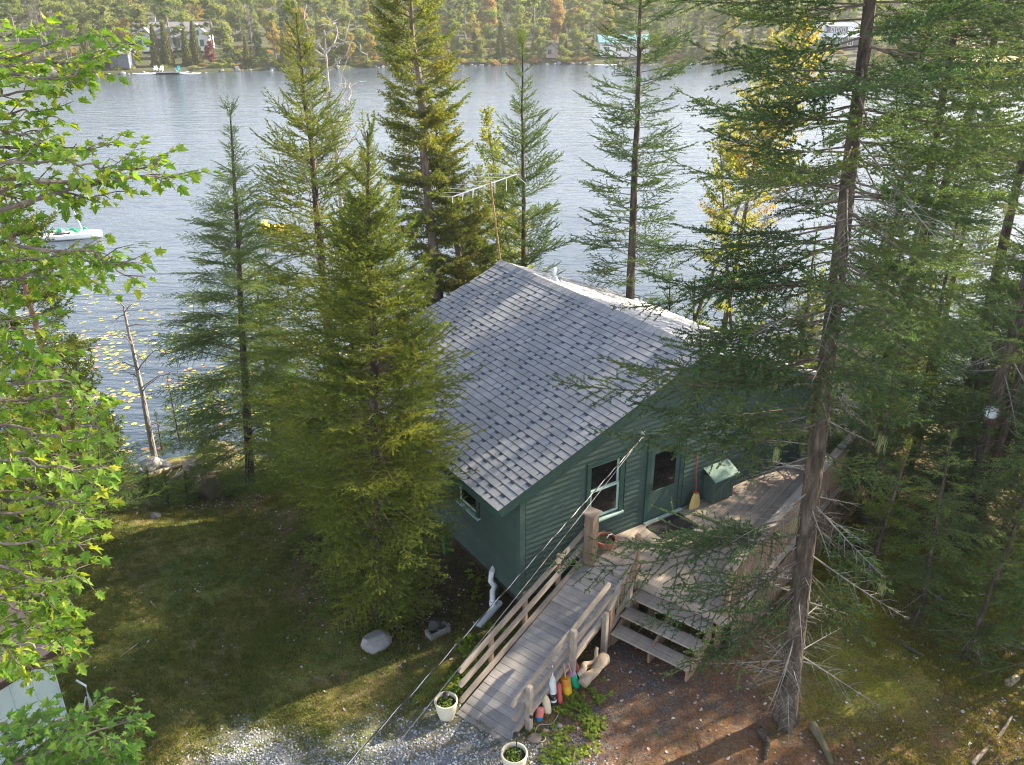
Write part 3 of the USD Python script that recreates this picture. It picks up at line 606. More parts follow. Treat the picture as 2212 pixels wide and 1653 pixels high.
# woods on the hillside behind: one mass
hp = '/World/hillside_forest'; rngh = np.random.default_rng(5); pos, idx, sc, an = [], [], [], []
hx = []
for _ in range(1500):
    x = rngh.uniform(-330, 330); d = 52 + 190 * rngh.random() ** 1.2; y = float(far_y(x)) + d
    hx.append((x, y))
hx = np.array(hx); hz = zf(hx[:, 0], hx[:, 1])
keys = ['pine1', 'spruce1', 'green1', 'pine1', 'pine2', 'green1', 'yellow', 'green1']
targets = []
hpi = UsdGeom.PointInstancer.Define(stage, hp)
for k in dict.fromkeys(keys):
    p = f'{hp}/{FM[k][3]}_{len(targets) + 1:03d}'; xf = UsdGeom.Xform.Define(stage, p)
    for c in ('trunk', 'crown'): 
        src = UsdGeom.Mesh(stage.GetPrimAtPath(FM[k][0] + '/' + c)); v = np.array(src.GetPointsAttr().Get()); f = np.array(src.GetFaceVertexIndicesAttr().Get()).reshape(-1, 3)
        usdkit.mesh(stage, f'{p}/{c}', (v, f), {'trunk': far_bark, 'crown': fc['pine' if 'pine' in k else 'spruce' if 'spruce' in k else 'green' if 'green' in k else k]}[c])
    targets.append(p)
order = list(dict.fromkeys(keys))
instancer(hp, targets, np.column_stack([hx, hz]), qz(rngh.random(len(hx)) * 6.28), rngh.uniform(.8, 1.2, len(hx)), [order.index(keys[int(rngh.integers(len(keys)))]) for _ in hx])
data(hpi.GetPrim(), 'mixed green and orange woods covering the hillside across the lake', 'forest', None, 'stuff')
# shoreline brush and stones
bp = '/World/shore_brush'; bpi = UsdGeom.PointInstancer.Define(stage, bp); pb = []
rngb = np.random.default_rng(8)
for k, mm in enumerate(('cedar', 'green', 'orange', 'green')):
    d = rngb.standard_normal((420, 3)); d /= np.linalg.norm(d, axis=1)[:, None]; P = d * rngb.random((420, 1)) ** .4 * [1.0, 1.0, .75]; P[:, 2] = np.abs(P[:, 2])
    p = f'{bp}/bush_{k + 1:03d}'; usdkit.mesh(stage, p, clumps(P, .2, rngb), fc[mm]); pb.append(p)
bx = rngb.uniform(-135, 140, 1500); bd = .6 + rngb.random(1500) ** 1.3 * 34; by = far_y(bx) + bd; keep = np.array([clear(pxx(a, b), c + 6) or c > 3 and rngb.random() < .12 for a, b, c in zip(bx, by, bd)])
bx, by = bx[keep], by[keep]
instancer(bp, pb, np.column_stack([bx, by, zf(bx, by) - .1]), qz(rngb.random(len(bx)) * 6.28), np.column_stack([rngb.uniform(.6, 1.6, len(bx)), rngb.uniform(.6, 1.6, len(bx)), rngb.uniform(.5, 1.3, len(bx))]), rngb.integers(0, 4, len(bx)))
data(bpi.GetPrim(), 'low mixed brush along the far water line', 'brush', None, 'stuff')
sp_ = '/World/shore_stones'; spi = UsdGeom.PointInstancer.Define(stage, sp_); ps = []
for k in range(3):
    p = f'{sp_}/stone_{k + 1:03d}'; usdkit.mesh(stage, p, rock(rngb, .5, .4, .3, 2, .3, k), m_rock, smooth=40); ps.append(p)
sx = rngb.uniform(-135, 140, 260); sy = far_y(sx) + rngb.normal(.15, .45, 260)
instancer(sp_, ps, np.column_stack([sx, sy, np.maximum(zf(sx, sy), -.1)]), qz(rngb.random(260) * 6.28), rngb.uniform(.3, 1.3, 260), rngb.integers(0, 3, 260))
data(spi.GetPrim(), 'grey stones strewn along the far water line', 'stones', None, 'stuff')

# ---- houses and boats across the lake
def far_pt(px, d):
    y = 180.0
    for _ in range(10): x = (px - CX_) / F_ * (y * math.cos(math.radians(TILT)) + 11.3 * math.sin(math.radians(TILT))); y = float(far_y(x)) + d
    return x, y, float(zf(np.array([x]), np.array([y]))[0])
m_farwhite = M('far_white_boards', [(.62, .64, .66), (.74, .75, .76)], .8, .6)
m_fargrey = M('far_grey_boards', [(.075, .082, .10), (.12, .13, .155)], 1.2, .8, .3, 4, stretch=(1, 1, .1))
m_farroof = M('far_roof_shingles', [(.16, .15, .16), (.25, .24, .25)], 2, .85)
m_farmetal = M('far_metal_roof', [(.50, .52, .54), (.62, .64, .66)], 1, .4)
m_bluetrim = M('far_blue_trim', [(.12, .24, .28), (.16, .30, .34)], 2, .6)
m_pane = M('far_dark_pane', [(.03, .04, .05), (.07, .08, .10)], 3, .15, spec=.5)
def gable(w, d, h, rise, axis='x', ov=.4, t=.18):
    """walls and roof of a gabled block: ridge along axis"""
    hw = (d if axis == 'x' else w) / 2
    prof = Polygon([(-hw, 0), (hw, 0), (hw, h), (0, h + rise), (-hw, h)]); L = w if axis == 'x' else d
    v, f = extr(prof, L); v = np.column_stack([v[:, 2] - L / 2, v[:, 0], v[:, 1]])
    s = rise / hw; e = hw + ov
    rp = Polygon([(-e, h - s * ov + .02), (0, h + rise + .02), (e, h - s * ov + .02), (e, h - s * ov + .02 + t), (0, h + rise + .02 + t), (-e, h - s * ov + .02 + t)])
    rv, rf = extr(rp, L + 2 * ov); rv = np.column_stack([rv[:, 2] - L / 2 - ov, rv[:, 0], rv[:, 1]])
    if axis == 'y': v = v @ rotz(math.pi / 2).T; rv = rv @ rotz(math.pi / 2).T
    return (v, f), (rv, rf)
def mv(m, o): return np.asarray(m[0]) + np.asarray(o, float), m[1]
def window(parent, x, y, z, w, h, frame_m=None, ax='x', out=-1):
    fr = MB(); t = .09
    for a in ((-w / 2 - t, -w / 2, 0, h), (w / 2, w / 2 + t, 0, h), (-w / 2 - t, w / 2 + t, -t, 0), (-w / 2 - t, w / 2 + t, h, h + t), (-.03, .03, 0, h)):
        if ax == 'x': fr.add(*boxv(x + a[0], x + a[1], y + out * .06 - .05, y + out * .06 + .05, z + a[2], z + a[3]))
    p = part(parent, 'window', fr.get(), frame_m or m_farwhite)
    part(p, 'pane', boxv(x - w / 2, x + w / 2, y + out * .03 - .02, y + out * .03 + .02, z, z + h), m_pane)
x, y, z = far_pt(382, 31)
h = thing('white_house', 'large white house with grey roof, dormers and gables across the lake', 'house', (x, y, z), 12)
wl, rf = gable(15.5, 7, 2.9, 2.6); part(h, 'wall', wl, m_farwhite); part(h, 'roof', rf, m_farroof)
for ox, ww in ((-5.6, 3.8), (5.4, 4.6)):
    wl, rf = gable(ww, 2.6, 2.9, 2.0 if ox < 0 else 2.3, 'y'); part(h, 'front_gable', mv(wl, (ox, -4.2, .02)), m_farwhite); part(h, 'gable_roof', mv(rf, (ox, -4.2, .05)), m_farroof)
    window(h, ox - .8, -5.5, 1.0, .7, 1.2, m_bluetrim); window(h, ox + .8, -5.5, 1.0, .7, 1.2, m_bluetrim); window(h, ox, -5.5, 3.2, .7, .9, m_bluetrim)
d = part(h, 'dormer', boxv(-1.9, 1.9, -3.0, -1.0, 3.3, 4.55), m_farwhite); part(d, 'dormer_roof', boxv(-2.15, 2.15, -3.3, -.7, 4.56, 4.72), m_farroof)
window(h, -.9, -3.0, 3.75, .9, .55, m_bluetrim); window(h, .9, -3.0, 3.75, .9, .55, m_bluetrim)
for k in range(4): window(h, -2.6 + 1.7 * k, -3.5, .6, 1.0, 1.7, m_bluetrim)
part(h, 'porch_roof', boxv(-3.6, 3.0, -5.2, -3.6, 2.65, 2.8), m_farroof)
for k in range(3): part(h, 'porch_post', boxv(-3.4 + 3.1 * k, -3.25 + 3.1 * k, -5.1, -4.95, 0, 2.64), m_farwhite)
part(h, 'chimney', boxv(-4.2, -3.5, .3, 1.0, 4.6, 6.6), m_farroof)
part(h, 'terrace_wall', boxv(-8.5, 9.5, -8.2, -7.9, -1.2, -.35), m_conc)
x, y, z = far_pt(252, 5)
h = thing('boathouse', 'weathered dark grey boathouse at the water below the white house', 'shed', (x, y, z), 8)
wl, rf = gable(5.6, 4, 2.6, .7, 'x', .3); part(h, 'wall', wl, m_fargrey); part(h, 'roof', rf, m_farroof); window(h, .3, -2.0, 1.1, .7, .7, m_fargrey); part(h, 'door', boxv(-1.9, -.8, -2.06, -2.0, .05, 2.0), m_dark); part(h, 'corner_board', boxv(2.66, 2.86, -2.07, -1.87, 0, 2.55), m_farmetal)
x, y, z = far_pt(1197, 6)
h = thing('small_cabin', 'small brown cabin with pale gable wall at the water behind the pointed fir', 'cabin', (x, y, z), -25)
wl, rf = gable(2.6, 3.2, 2.1, .9, 'y'); part(h, 'wall', wl, m_farwhite if False else M('far_tan_boards', [(.30, .26, .22), (.40, .35, .30)], 1, .8)); part(h, 'roof', rf, m_brown); window(h, -.4, -1.6, .9, .6, .7, m_brown)
x, y, z = far_pt(1345, 10)
h = thing('lake_cottage', 'pale cottage with low roof half hidden behind the tall spruce across the lake', 'house', (x, y, z), 4)
wl, rf = gable(11, 5, 3.0, 1.3); part(h, 'wall', wl, M('far_cream_boards', [(.52, .50, .47), (.62, .60, .57)], 1, .7)); part(h, 'roof', rf, m_bluetrim)
for k in range(4): window(h, -4 + 2.5 * k, -2.5, 1.1, 1.1, 1.0)
x, y, z = far_pt(1795, 26)
h = thing('metal_roof_house', 'grey house with white metal roof and dormer behind the big foreground spruce', 'house', (x, y, z), -6)
wl, rf = gable(11, 7, 2.7, 2.7); part(h, 'wall', wl, m_fargrey); part(h, 'roof', rf, m_farmetal)
d = part(h, 'dormer', boxv(-2.0, 2.6, -2.8, -.6, 3.3, 4.75), m_fargrey); part(d, 'dormer_roof', boxv(-2.2, 2.8, -3.05, -.4, 4.76, 4.9), m_farmetal); part(d, 'skylight', boxv(-4.3, -3.5, -2.45, -2.0, 4.05, 4.2), m_pane)
for k in range(3): window(h, -.8 + 1.2 * k, -2.8, 3.65, .7, .8)
for k in range(4): window(h, -3.8 + 2.4 * k, -3.5, .8, 1.0, 1.4)
# dock with chairs and kayaks
def chair(label, x, y, z, rz, m):
    c = thing('lawn_chair', label, 'chair', (x, y, z), rz)
    for k in range(4): part(c, 'leg', boxv(*((-.33, -.25) if k % 2 else (.25, .33)), *((-.3, -.24) if k < 2 else (.24, .3)), 0, .4 if k < 2 else .62), m)
    part(c, 'seat', boxv(-.25, .25, -.28, .3, .34, .39), m); b = MB()
    for k in range(5): b.add(*bar((-.24 + .12 * k, .26, .39), (-.27 + .135 * k, .5, 1.05), .10, .03))
    part(c, 'backrest', b.get(), m)
    for s in (-1, 1): part(c, 'armrest', boxv(s * .34 - .07, s * .34 + .07, -.36, .3, .622, .65), m)
x, y, z = far_pt(366, .2)
dk_ = thing('dock', 'low grey dock at the water below the white house', 'dock', (x, y - .8, .28), 4)
for k in range(16): part(dk_, 'plank', boxv(-2.9 + .36 * k, -2.56 + .36 * k, -1.2, 1.6, 0, .06), m_fargrey)
for k in range(4): part(dk_, 'post', boxv(*((-2.8, -2.66) if k % 2 else (2.6, 2.74)), *((-1.05, -.9) if k < 2 else (1.3, 1.44)), -1.2, -.01), m_fargrey)
m_turq = M('turquoise_plastic', [(.02, .30, .34), (.04, .38, .42)], 4, .5)
chair('white chair farther left on the far dock', x - 2.9, y - .1, .35, 10, m_white); chair('white chair nearer the middle of the far dock', x - 1.8, y - .1, .35, -5, m_white); chair('turquoise chair on the far dock', x + 1.4, y - .3, .35, -12, m_turq)
def hull(L, W, H, n=16, m=8, flat=.45):
    v = []
    for i in range(n + 1):
        t = i / n; w = W / 2 * math.sin(math.pi * min(1, max(0, t))) ** flat * (1 if t < .5 else 1); up = H * .35 * (2 * t - 1) ** 4
        for j in range(m): a = 2 * math.pi * j / m; v.append([L * (t - .5), w * math.cos(a) + 1e-4 * math.cos(a), H * .5 + H * .5 * math.sin(a) * (.25 + .75 * math.sin(math.pi * t) ** .4) + up])
    v = np.array(v); q = [[i * m + j, (i + 1) * m + j, (i + 1) * m + (j + 1) % m, i * m + (j + 1) % m] for i in range(n) for j in range(m)]
    return v, np.array(q)
def kayak(label, x, y, z, rz, m, L=3.4):
    k = thing('kayak', label, 'kayak', (x, y, z), rz); part(k, 'hull', hull(L, .72, .38), m, smooth=True); part(k, 'cockpit', mv(hull(.95, .5, .08), (-.1, 0, .33)), m_black, smooth=True)
kayak('white kayak at the left end of the far dock', x - 4.2, y - 2.4, -.05, 8, m_white, 4.4); kayak('white kayak at the right end of the far dock', x + 4.3, y - 2.0, -.05, -6, m_white, 4.4)
x, y, z = far_pt(1306, -2.5)
kayak('white boat moored in front of the pale far cottage', x + .5, y, -.05, -5, m_white, 5.2)
# boulders on the right of the far shore
for px, s, lab in ((1985 - 0, 1.5, 'broad dark boulder on the far shore right of centre'), (1662, 1.4, 'dark boulder at the far water line right of the tall spruce')):
    x, y, z = far_pt(px, .6); solo('boulder', mv(rock(np.random.default_rng(px), 2.6 * s, 1.5, 1.0 * s, 3, .3, 3), (x, y, z)), m_rock, lab, 'boulder', smooth=40)
# lawns
for px0, px1, d0, d1, nm in ((-60, 112, 1.5, 14, 'pale green lawn at the left end of the far shore'), (2030, 2290, 1.5, 15, 'pale yellow lawn at the right end of the far shore')):
    P = []
    for px in np.linspace(px0, px1, 14):
        for d in np.linspace(d0, d1, 8): xx, yy, zz = far_pt(px, d); P.append([xx, yy, zz + .08])
    i, j = np.meshgrid(np.arange(13), np.arange(7), indexing='ij'); qq = np.stack([i * 8 + j, (i + 1) * 8 + j, (i + 1) * 8 + j + 1, i * 8 + j + 1], -1).reshape(-1, 4)
    solo('lawn', (np.array(P), qq), M('far_lawn_grass' if px0 < 0 else 'far_dry_grass', [(.13, .15, .04), (.22, .21, .07)] if px0 < 0 else [(.26, .22, .09), (.36, .30, .14)], .8, .95), nm, 'lawn', kind='structure', smooth=True)
# ------------------------------------------------------------------ on the lake, near side
m_green = M('green_sailcloth', [(.02, .30, .12), (.05, .42, .18)], 3, .7, .4, 12); m_blue = M('blue_cover', [(.02, .06, .30), (.03, .10, .42)], 5, .6)
b0 = atz((74, 517), 0); b1 = atz((221, 513), 0); L = float(np.linalg.norm(b1 - b0)); rz = math.degrees(math.atan2(b1[1] - b0[1], b1[0] - b0[0])) + 6
sb = thing('sailboat', 'small white sailboat with furled green sail and bare mast on the lake', 'sailboat', (b0 + b1) / 2, rz)
def boat(L, W, H):
    v = []; n, m = 22, 10
    for i in range(n + 1):
        t = i / n; w = W / 2 * (1 - max(0, (t - .45) / .55) ** 2.4) ** .9 * (.82 + .18 * min(1, t / .4)) + .012; sheer = H * (.78 + .35 * t * t)
        for j in range(m):
            a = math.pi * j / (m - 1); v.append([L * (t - .5), -w * math.cos(a) * 1.0, -.06 + (sheer + .06) * (1 - math.sin(a) ** .55)])
    q = [[i * m + j, (i + 1) * m + j, (i + 1) * m + j + 1, i * m + j + 1] for i in range(n) for j in range(m - 1)]
    deck = [[i * m, i * m + m - 1, (i + 1) * m + m - 1, (i + 1) * m] for i in range(n)]
    tr = [[k, k + 1, m - 2 - k, m - 1 - k] for k in range(m // 2 - 1)]
    return np.array(v), np.array(q + deck + tr)
part(sb, 'hull', boat(L, 1.25, .36), m_white, smooth=25)
part(sb, 'cockpit', boxv(-.75, .15, -.26, .26, .20, .335), m_black)
mast = aty((163, 425), 0) ; mz = 2.95
part(sb, 'mast', tube([[.95, 0, .3], [.62, .1, 1.6], [.28, .2, mz]], [.035, .03, .025], 8), m_alu, smooth=True)
part(sb, 'boom', tube([[.9, 0, .52], [-1.7, 0, .46]], .03, 6), m_alu, smooth=True)
rngs = np.random.default_rng(4); tq = np.linspace(0, 1, 40)
sail = np.column_stack([1.15 - 2.3 * tq, .10 * np.sin(tq * 17), .50 + .05 * np.sin(tq * 23) + .03 * np.sin(tq * 41)])
part(sb, 'furled_sail', tube(sail, .10 * (.55 + .45 * np.sin(tq * math.pi)) * (1 + .3 * np.sin(tq * 31)), 9), m_green, smooth=True)
part(sb, 'sail_edge', tube(sail + [-.55, -.12, -.02], .07 * (.5 + .5 * np.sin(tq * math.pi)), 7), m_white, smooth=True)
part(sb, 'stern_cover', tube([[-1.35, 0, .40], [-1.65, .02, .42], [-1.98, 0, .36]], [.10, .15, .08], 9), m_blue, smooth=True)
part(sb, 'rudder', extr(Polygon([(-.12, 0), (.12, 0), (.10, .86), (-.11, .9)]), .05)[0] @ rotx(math.pi / 2).T @ roty(-.38).T + [-2.0, .02, .34] if False else (extr(Polygon([(-.12, 0), (.12, 0), (.10, .86), (-.11, .9)]), .05)[0] @ rotx(math.pi / 2).T @ roty(-.38).T + [-1.98, .02, .36], extr(Polygon([(-.12, 0), (.12, 0), (.10, .86), (-.11, .9)]), .05)[1]), M('rudder_wood', [(.22, .20, .20), (.34, .32, .31)], 6, .6))
part(sb, 'halyard', tube([[.30, .2, mz - .05], [-1.0, .05, .6]], .006, 4), m_white)
p = atz((590, 500), 0)
yr = thing('pedal_boat', 'bright yellow flat craft on the water glimpsed behind the hemlock', 'boat', p, 5)
m_yel = M('yellow_plastic', [(.62, .40, .05), (.75, .52, .08)], 4, .5)
part(yr, 'float', mv(hull(2.3, .5, .34), (0, -.48, -.05)), m_yel, smooth=True); part(yr, 'float', mv(hull(2.3, .5, .34), (0, .48, -.05)), m_yel, smooth=True)
part(yr, 'deck', cham(-.8, .75, -.62, .62, .22, .34, .03), m_yel); part(yr, 'seat', cham(-.65, -.35, -.5, .5, .345, .62, .04), m_yel)
p = atz((217, 299), 0)
bd = thing('water_bird', 'small dark bird swimming far out on the lake', 'bird', p, -20)
v, f = lathe([(0, -.36), (.10, -.30), (.155, -.12), (.15, .06), (.09, .22), (.05, .3), (0, .31)], 12); body = np.column_stack([v[:, 2], v[:, 0], v[:, 1] * .75 + .07])
hd = MB(); hd.add(body, f); hd.add(*tube([[.22, 0, .08], [.28, 0, .2], [.30, 0, .30]], [.06, .045, .05], 8)); s = trimesh.creation.icosphere(2, .065); hd.add(s.vertices * [1.2, .9, .9] + [.33, 0, .33], s.faces); hd.add(*tube([[.38, 0, .33], [.50, 0, .31]], [.022, .004], 6))
part(bd, 'body', hd.get(), M('dark_plumage', [(.03, .03, .032), (.07, .065, .06)], 20, .7), smooth=True)

# lily pads
lp = '/World/lily_pads'; UsdGeom.PointInstancer.Define(stage, lp); rngp = np.random.default_rng(11); pl = []
for k, col in enumerate([[(.22, .24, .06), (.34, .32, .10)], [(.14, .19, .06), (.22, .26, .09)], [(.34, .24, .10), (.42, .33, .16)], [(.30, .12, .08), (.36, .2, .12)]]):
    a = np.linspace(.18, 2 * math.pi - .18, 15); r = 1 + .05 * np.sin(a * 3 + k); v = [[0, 0, .008]] + [[math.cos(t) * q, math.sin(t) * q * .92, .008 + .012 * math.sin(t * 2 + k)] for t, q in zip(a, r)]
    p = f'{lp}/pad_{k + 1:03d}'; usdkit.mesh(stage, p, (np.array(v), np.array([[0, i, i + 1] for i in range(1, 15)])), M(f'lily_pad_{k + 1}', col, 3, .45, rnd=.2)); pl.append(p)
cand = np.column_stack([rngp.uniform(-26, 2, 60000), rngp.uniform(21, 48, 60000)])
pz = fbm(np.column_stack([cand * [.35, .8], 0 * cand[:, 0]]), 4, 41); dd = cand[:, 1] - ground_y(cand[:, 0]); dens = np.interp(dd, [.2, 1, 4, 11, 17, 22], [0, .55, .6, .42, .14, 0]) * np.clip((pz - .40) * 5, 0.05, 1) * np.interp(cand[:, 0], [-26, -20, -7, 1], [.3, 1, 1, .15])
cand = cand[rngp.random(len(cand)) < dens * .42]
instancer(lp, pl, np.column_stack([cand, np.full(len(cand), .004) + .01 * rngp.random(len(cand))]), qz(rngp.random(len(cand)) * 6.28), rngp.uniform(.045, .125, len(cand)) * np.interp(cand[:, 1], [23, 28], [1.25, 1]), rngp.choice(4, len(cand), p=[.5, .27, .16, .07]))
data(stage.GetPrimAtPath(lp), 'yellowing lily pads floating off the left bank', 'lily pads', None, 'stuff')

# ------------------------------------------------------------------ the cabin (local axes: x along the gable wall, y along the side wall)
TP = math.tan(math.radians(21.15)); CP = math.cos(math.radians(21.15)); SP_ = math.sin(math.radians(21.15))
WU, WV, APU = 7.3, 6.56, 3.98; RU0, RU1, RV0, RV1 = -.52, 7.82, -.13, 6.695; RZ0 = 2.10; RZA = RZ0 + (APU - RU0) * TP
def rz_at(u): return RZA - abs(u - APU) * TP
cab = thing('cabin', 'dark green lakeside cabin with grey shingle roof and clapboard walls', 'house', A, math.degrees(PSI))
RT = .16
def wall_zmax(u): return rz_at(u) - RT / CP - .01
def boards(wall, along, z1, openings, xlim, gablefn=None, mat=m_siding, face=0.0):
    """clapboards, each a wedge with its own lower edge; along: 'u' (the gable wall, outward -y) or 'v' (the side wall, outward -x)"""
    e = .102; z = .0; k = 0
    while z < z1 - .02:
        h = min(e, z1 - z); a0, a1 = xlim
        if gablefn:
            lo, hi = gablefn(z + h * .9)
            a0, a1 = max(a0, lo), min(a1, hi)
        iv = [(a0, a1)]
        for (o0, o1, oz0, oz1) in openings:
            if oz0 < z + h * .6 and oz1 > z + h * .4:
                nv = []
                for (p, q) in iv:
                    if o1 <= p or o0 >= q: nv.append((p, q)); continue
                    if o0 > p: nv.append((p, o0))
                    if o1 < q: nv.append((o1, q))
                iv = nv
        for (p, q) in iv:
            if q - p < .05: continue
            pts = [p, q]
            if q - p > 3.5: c = p + (q - p) * (.35 + .3 * ((k * 37) % 10) / 10); pts = [p, c, q]
            for a, b in zip(pts[:-1], pts[1:]):
                b -= .002
                pr = [(0.0, z - .006), (.021, z - .006), (.021, z + .008), (.006, z + h), (0, z + h)]
                n = len(pr)
                vv = [[x, -face - t, zz] for x in (a, b) for t, zz in pr] if along == 'u' else [[-face - t, x, zz] for x in (a, b) for t, zz in pr]
                ff = [[i, (i + 1) % n, n + (i + 1) % n, n + i] for i in range(n)]; tri = [[0, i + 1, i] for i in range(1, n - 1)] + [[n, n + i, n + i + 1] for i in range(1, n - 1)]
                ff = np.array(ff); ff = np.vstack([ff[:, [0, 1, 2]], ff[:, [0, 2, 3]], tri])
                if along == 'u': ff = ff[:, ::-1]
                part(wall, 'clapboard', (np.array(vv), ff), mat)
        z += e; k += 1
def fgab(z): d = (RZA - RT / CP - .02 - z) / TP; return APU - d, APU + d
# wall cores with openings cut out
g_open = [(1.44, 2.20, 1.06, 2.24), (2.86, 3.70, .52, 2.34)]
pg = Polygon([(0, 0), (WU, 0), (WU, wall_zmax(WU)), (APU, wall_zmax(APU)), (0, wall_zmax(0))])
for o in g_open: pg = pg.difference(sbox(o[0] + .04, o[2] + .04, o[1] - .04, o[3] - .04) if o[2] > .8 else sbox(o[0] + .02, o[2], o[1] - .02, o[3] - .02))
v, f = extr(pg, .1); wall_g = part(cab, 'wall', (np.column_stack([v[:, 0], v[:, 2], v[:, 1]]), f[:, ::-1]), m_trim2, 'clapboard gable wall with door and window')
boards(wall_g, 'u', RZA - RT - .15, [(o[0] - .09, o[1] + .09, o[2] - .06, o[3] + .09) for o in g_open] + [(3.97, 4.07, 2.0, 4)], (.10, WU - .10), fgab)
s_open = [(1.36, 2.06, .97, 1.94)]
ps_ = Polygon([(0, 0), (WV, 0), (WV, wall_zmax(0)), (0, wall_zmax(0))])
for o in s_open: ps_ = ps_.difference(sbox(o[0] + .04, o[2] + .04, o[1] - .04, o[3] - .04))
v, f = extr(ps_, .1); wall_s = part(cab, 'wall', (np.column_stack([v[:, 2], v[:, 0], v[:, 1]]) * [1, 1, 1] + [0, 0, 0], f), m_trim2, 'side wall facing the lawn')
boards(wall_s, 'v', wall_zmax(0) - .01, [(o[0] - .09, o[1] + .09, o[2] - .06, o[3] + .09) for o in s_open], (.10, WV - .10))
part(cab, 'wall', boxv(WU - .1, WU, .101, WV, 0, wall_zmax(WU) - .02), m_siding)
v, f = extr(Polygon([(.1, 0), (WU - .1, 0), (WU - .1, wall_zmax(WU - .1)), (APU, wall_zmax(APU)), (.1, wall_zmax(.1))]), .1, 0); part(cab, 'wall', (np.column_stack([v[:, 0], v[:, 2] + WV - .1, v[:, 1]]), f[:, ::-1]), m_siding)
part(cab, 'floor', boxv(.02, WU - .02, .02, WV - .02, -.16, -.012), m_dark); part(cab, 'inner_wall', boxv(.3, WU - .3, 2.2, 2.25, -.01, 2.2), m_dark)
for (u, vv) in ((-.024, -.024), (-.024, WV - .085), (WU - .085, -.024)):
    part(cab, 'corner_board', cham(u, u + .11, vv, vv + .11, -.03, (wall_zmax(0) if u < 1 else wall_zmax(WU)) - .03, .004), m_trim2)
part(cab, 'ridge_board', cham(3.98, 4.06, -.03, .0, 2.40, wall_zmax(APU) - .04, .004), m_trim)
def dwindow(parent, along, a0, a1, z0, z1, name='window'):
    def tr(x0, x1, d0, d1, q0, q1): return boxv(x0, x1, -d1, -d0, q0, q1) if along == 'u' else boxv(-d1, -d0, x0, x1, q0, q1)
    fr = MB(); t = .085
    for b in ((a0 - t, a0, z0 - .05, z1 + t), (a1, a1 + t, z0 - .05, z1 + t), (a0, a1, z1, z1 + t)): fr.add(*tr(b[0], b[1], -.02, .034, b[2], b[3]))
    w = part(parent, name, fr.get(), m_trim); part(w, 'sill', tr(a0 - t - .02, a1 + t + .02, -.02, .07, z0 - .075, z0 - .045 + .0), m_sash)
    zm = (z0 + z1) / 2 + .02; s = .045
    for lo, hi, dep in ((z0, zm + .02, -.005), (zm - .02, z1, -.03)):
        fb = MB(); d0, d1 = dep - .02, dep + .012
        for b in ((a0, a0 + s, lo, hi), (a1 - s, a1, lo, hi), (a0 + s, a1 - s, lo, lo + s), (a0 + s, a1 - s, hi - s, hi)): fb.add(*tr(b[0] + .002, b[1] - .002, d0, d1, b[2] + .002, b[3] - .002))
        part(w, 'sash', fb.get(), m_sash); part(w, 'pane', tr(a0 + s, a1 - s, dep - .006, dep - .002, lo + s, hi - s), m_glass)
    part(w, 'blind', tr(a0, a1, -.16, -.155, z0, z0 + (z1 - z0) * .45), M('window_screen', [(.05, .045, .045), (.08, .075, .075)], 30, .9) if 'ws' not in globals() else globals()['ws'])
ws = M('window_shade', [(.05, .045, .045), (.08, .075, .075)], 30, .9)
dwindow(cab, 'u', 1.48, 2.16, 1.10, 2.20); dwindow(cab, 'v', 1.40, 2.02, 1.01, 1.90)
# door: frame, leaf with pane, handle, dark red piece behind the pane
fr = MB(); a0, a1, z0, z1, t = 2.90, 3.66, .56, 2.28, .09
for b in ((a0 - t, a0, z0, z1 + t), (a1, a1 + t, z0, z1 + t), (a0, a1, z1, z1 + t)): fr.add(*boxv(b[0], b[1], -.036, .03, b[2], b[3]))
dr = part(cab, 'door', fr.get(), m_trim)
lf = MB()
for b in ((a0, a0 + .10, z0, z1), (a1 - .10, a1, z0, z1), (a0 + .10, a1 - .10, z0, z0 + .62), (a0 + .10, a1 - .10, z1 - .30, z1)): lf.add(*boxv(b[0] + .001, b[1] - .001, -.012, .025, b[2] + .001, b[3] - .001))
part(dr, 'door_leaf', lf.get(), m_trim2); part(dr, 'pane', boxv(a0 + .1, a1 - .1, .0, .004, z0 + .62, z1 - .3), m_glass); part(dr, 'handle', tube([[a0 + .05, -.014, 1.35], [a0 + .05, -.06, 1.35], [a0 + .05, -.06, 1.27], [a0 + .05, -.014, 1.27]], .008, 6), m_black)
part(dr, 'red_curtain', mv(rock(np.random.default_rng(3), .2, .012, .16, 2, .3, 2), (a1 - .32, .035, 1.72)), M('dark_red', [(.10, .012, .01), (.2, .03, .02)], 12, .9))
part(dr, 'threshold', boxv(a0 - .1, a1 + .1, -.09, -.037, z0 - .02, z0 + .015), m_sash)
# roof deck, eaves and rakes
def slope_pts(side):
    e = RU0 if side < 0 else RU1
    return e, APU
def slab(side, off0, off1, v0, v1, e=None, top=None):
    e = (RU0 if side < 0 else RU1) if e is None else e
    n = np.array([-SP_, 0, CP]) if side < 0 else np.array([SP_, 0, CP])
    pts = []
    for v_ in (v0, v1):
        for u_ in (e, APU):
            for o in (off0, off1):
                p = np.array([u_, v_, rz_at(u_)]) + n * o
                if u_ == APU: p[0] = APU; p[2] = RZA + o / CP
                pts.append(p)
    f = np.array([[0, 1, 3, 2], [4, 6, 7, 5], [0, 4, 5, 1], [2, 3, 7, 6], [1, 5, 7, 3], [0, 2, 6, 4]])
    return np.array(pts), f if side < 0 else f[:, ::-1]
rf = part(cab, 'roof', slab(-1, -.03, -.006, RV0, RV1), m_edge, 'shingled slope facing the lawn')
rf2 = part(cab, 'roof', slab(1, -.03, -.006, RV0, RV1), m_edge, 'brightly lit far slope')
sf = MB()
for s in (-1, 1): sf.add(*slab(s, -.14, -.032, RV0 + .03, RV1 - .03, RU0 + .03 if s < 0 else RU1 - .03))
part(cab, 'soffit', sf.get(), m_trim2)
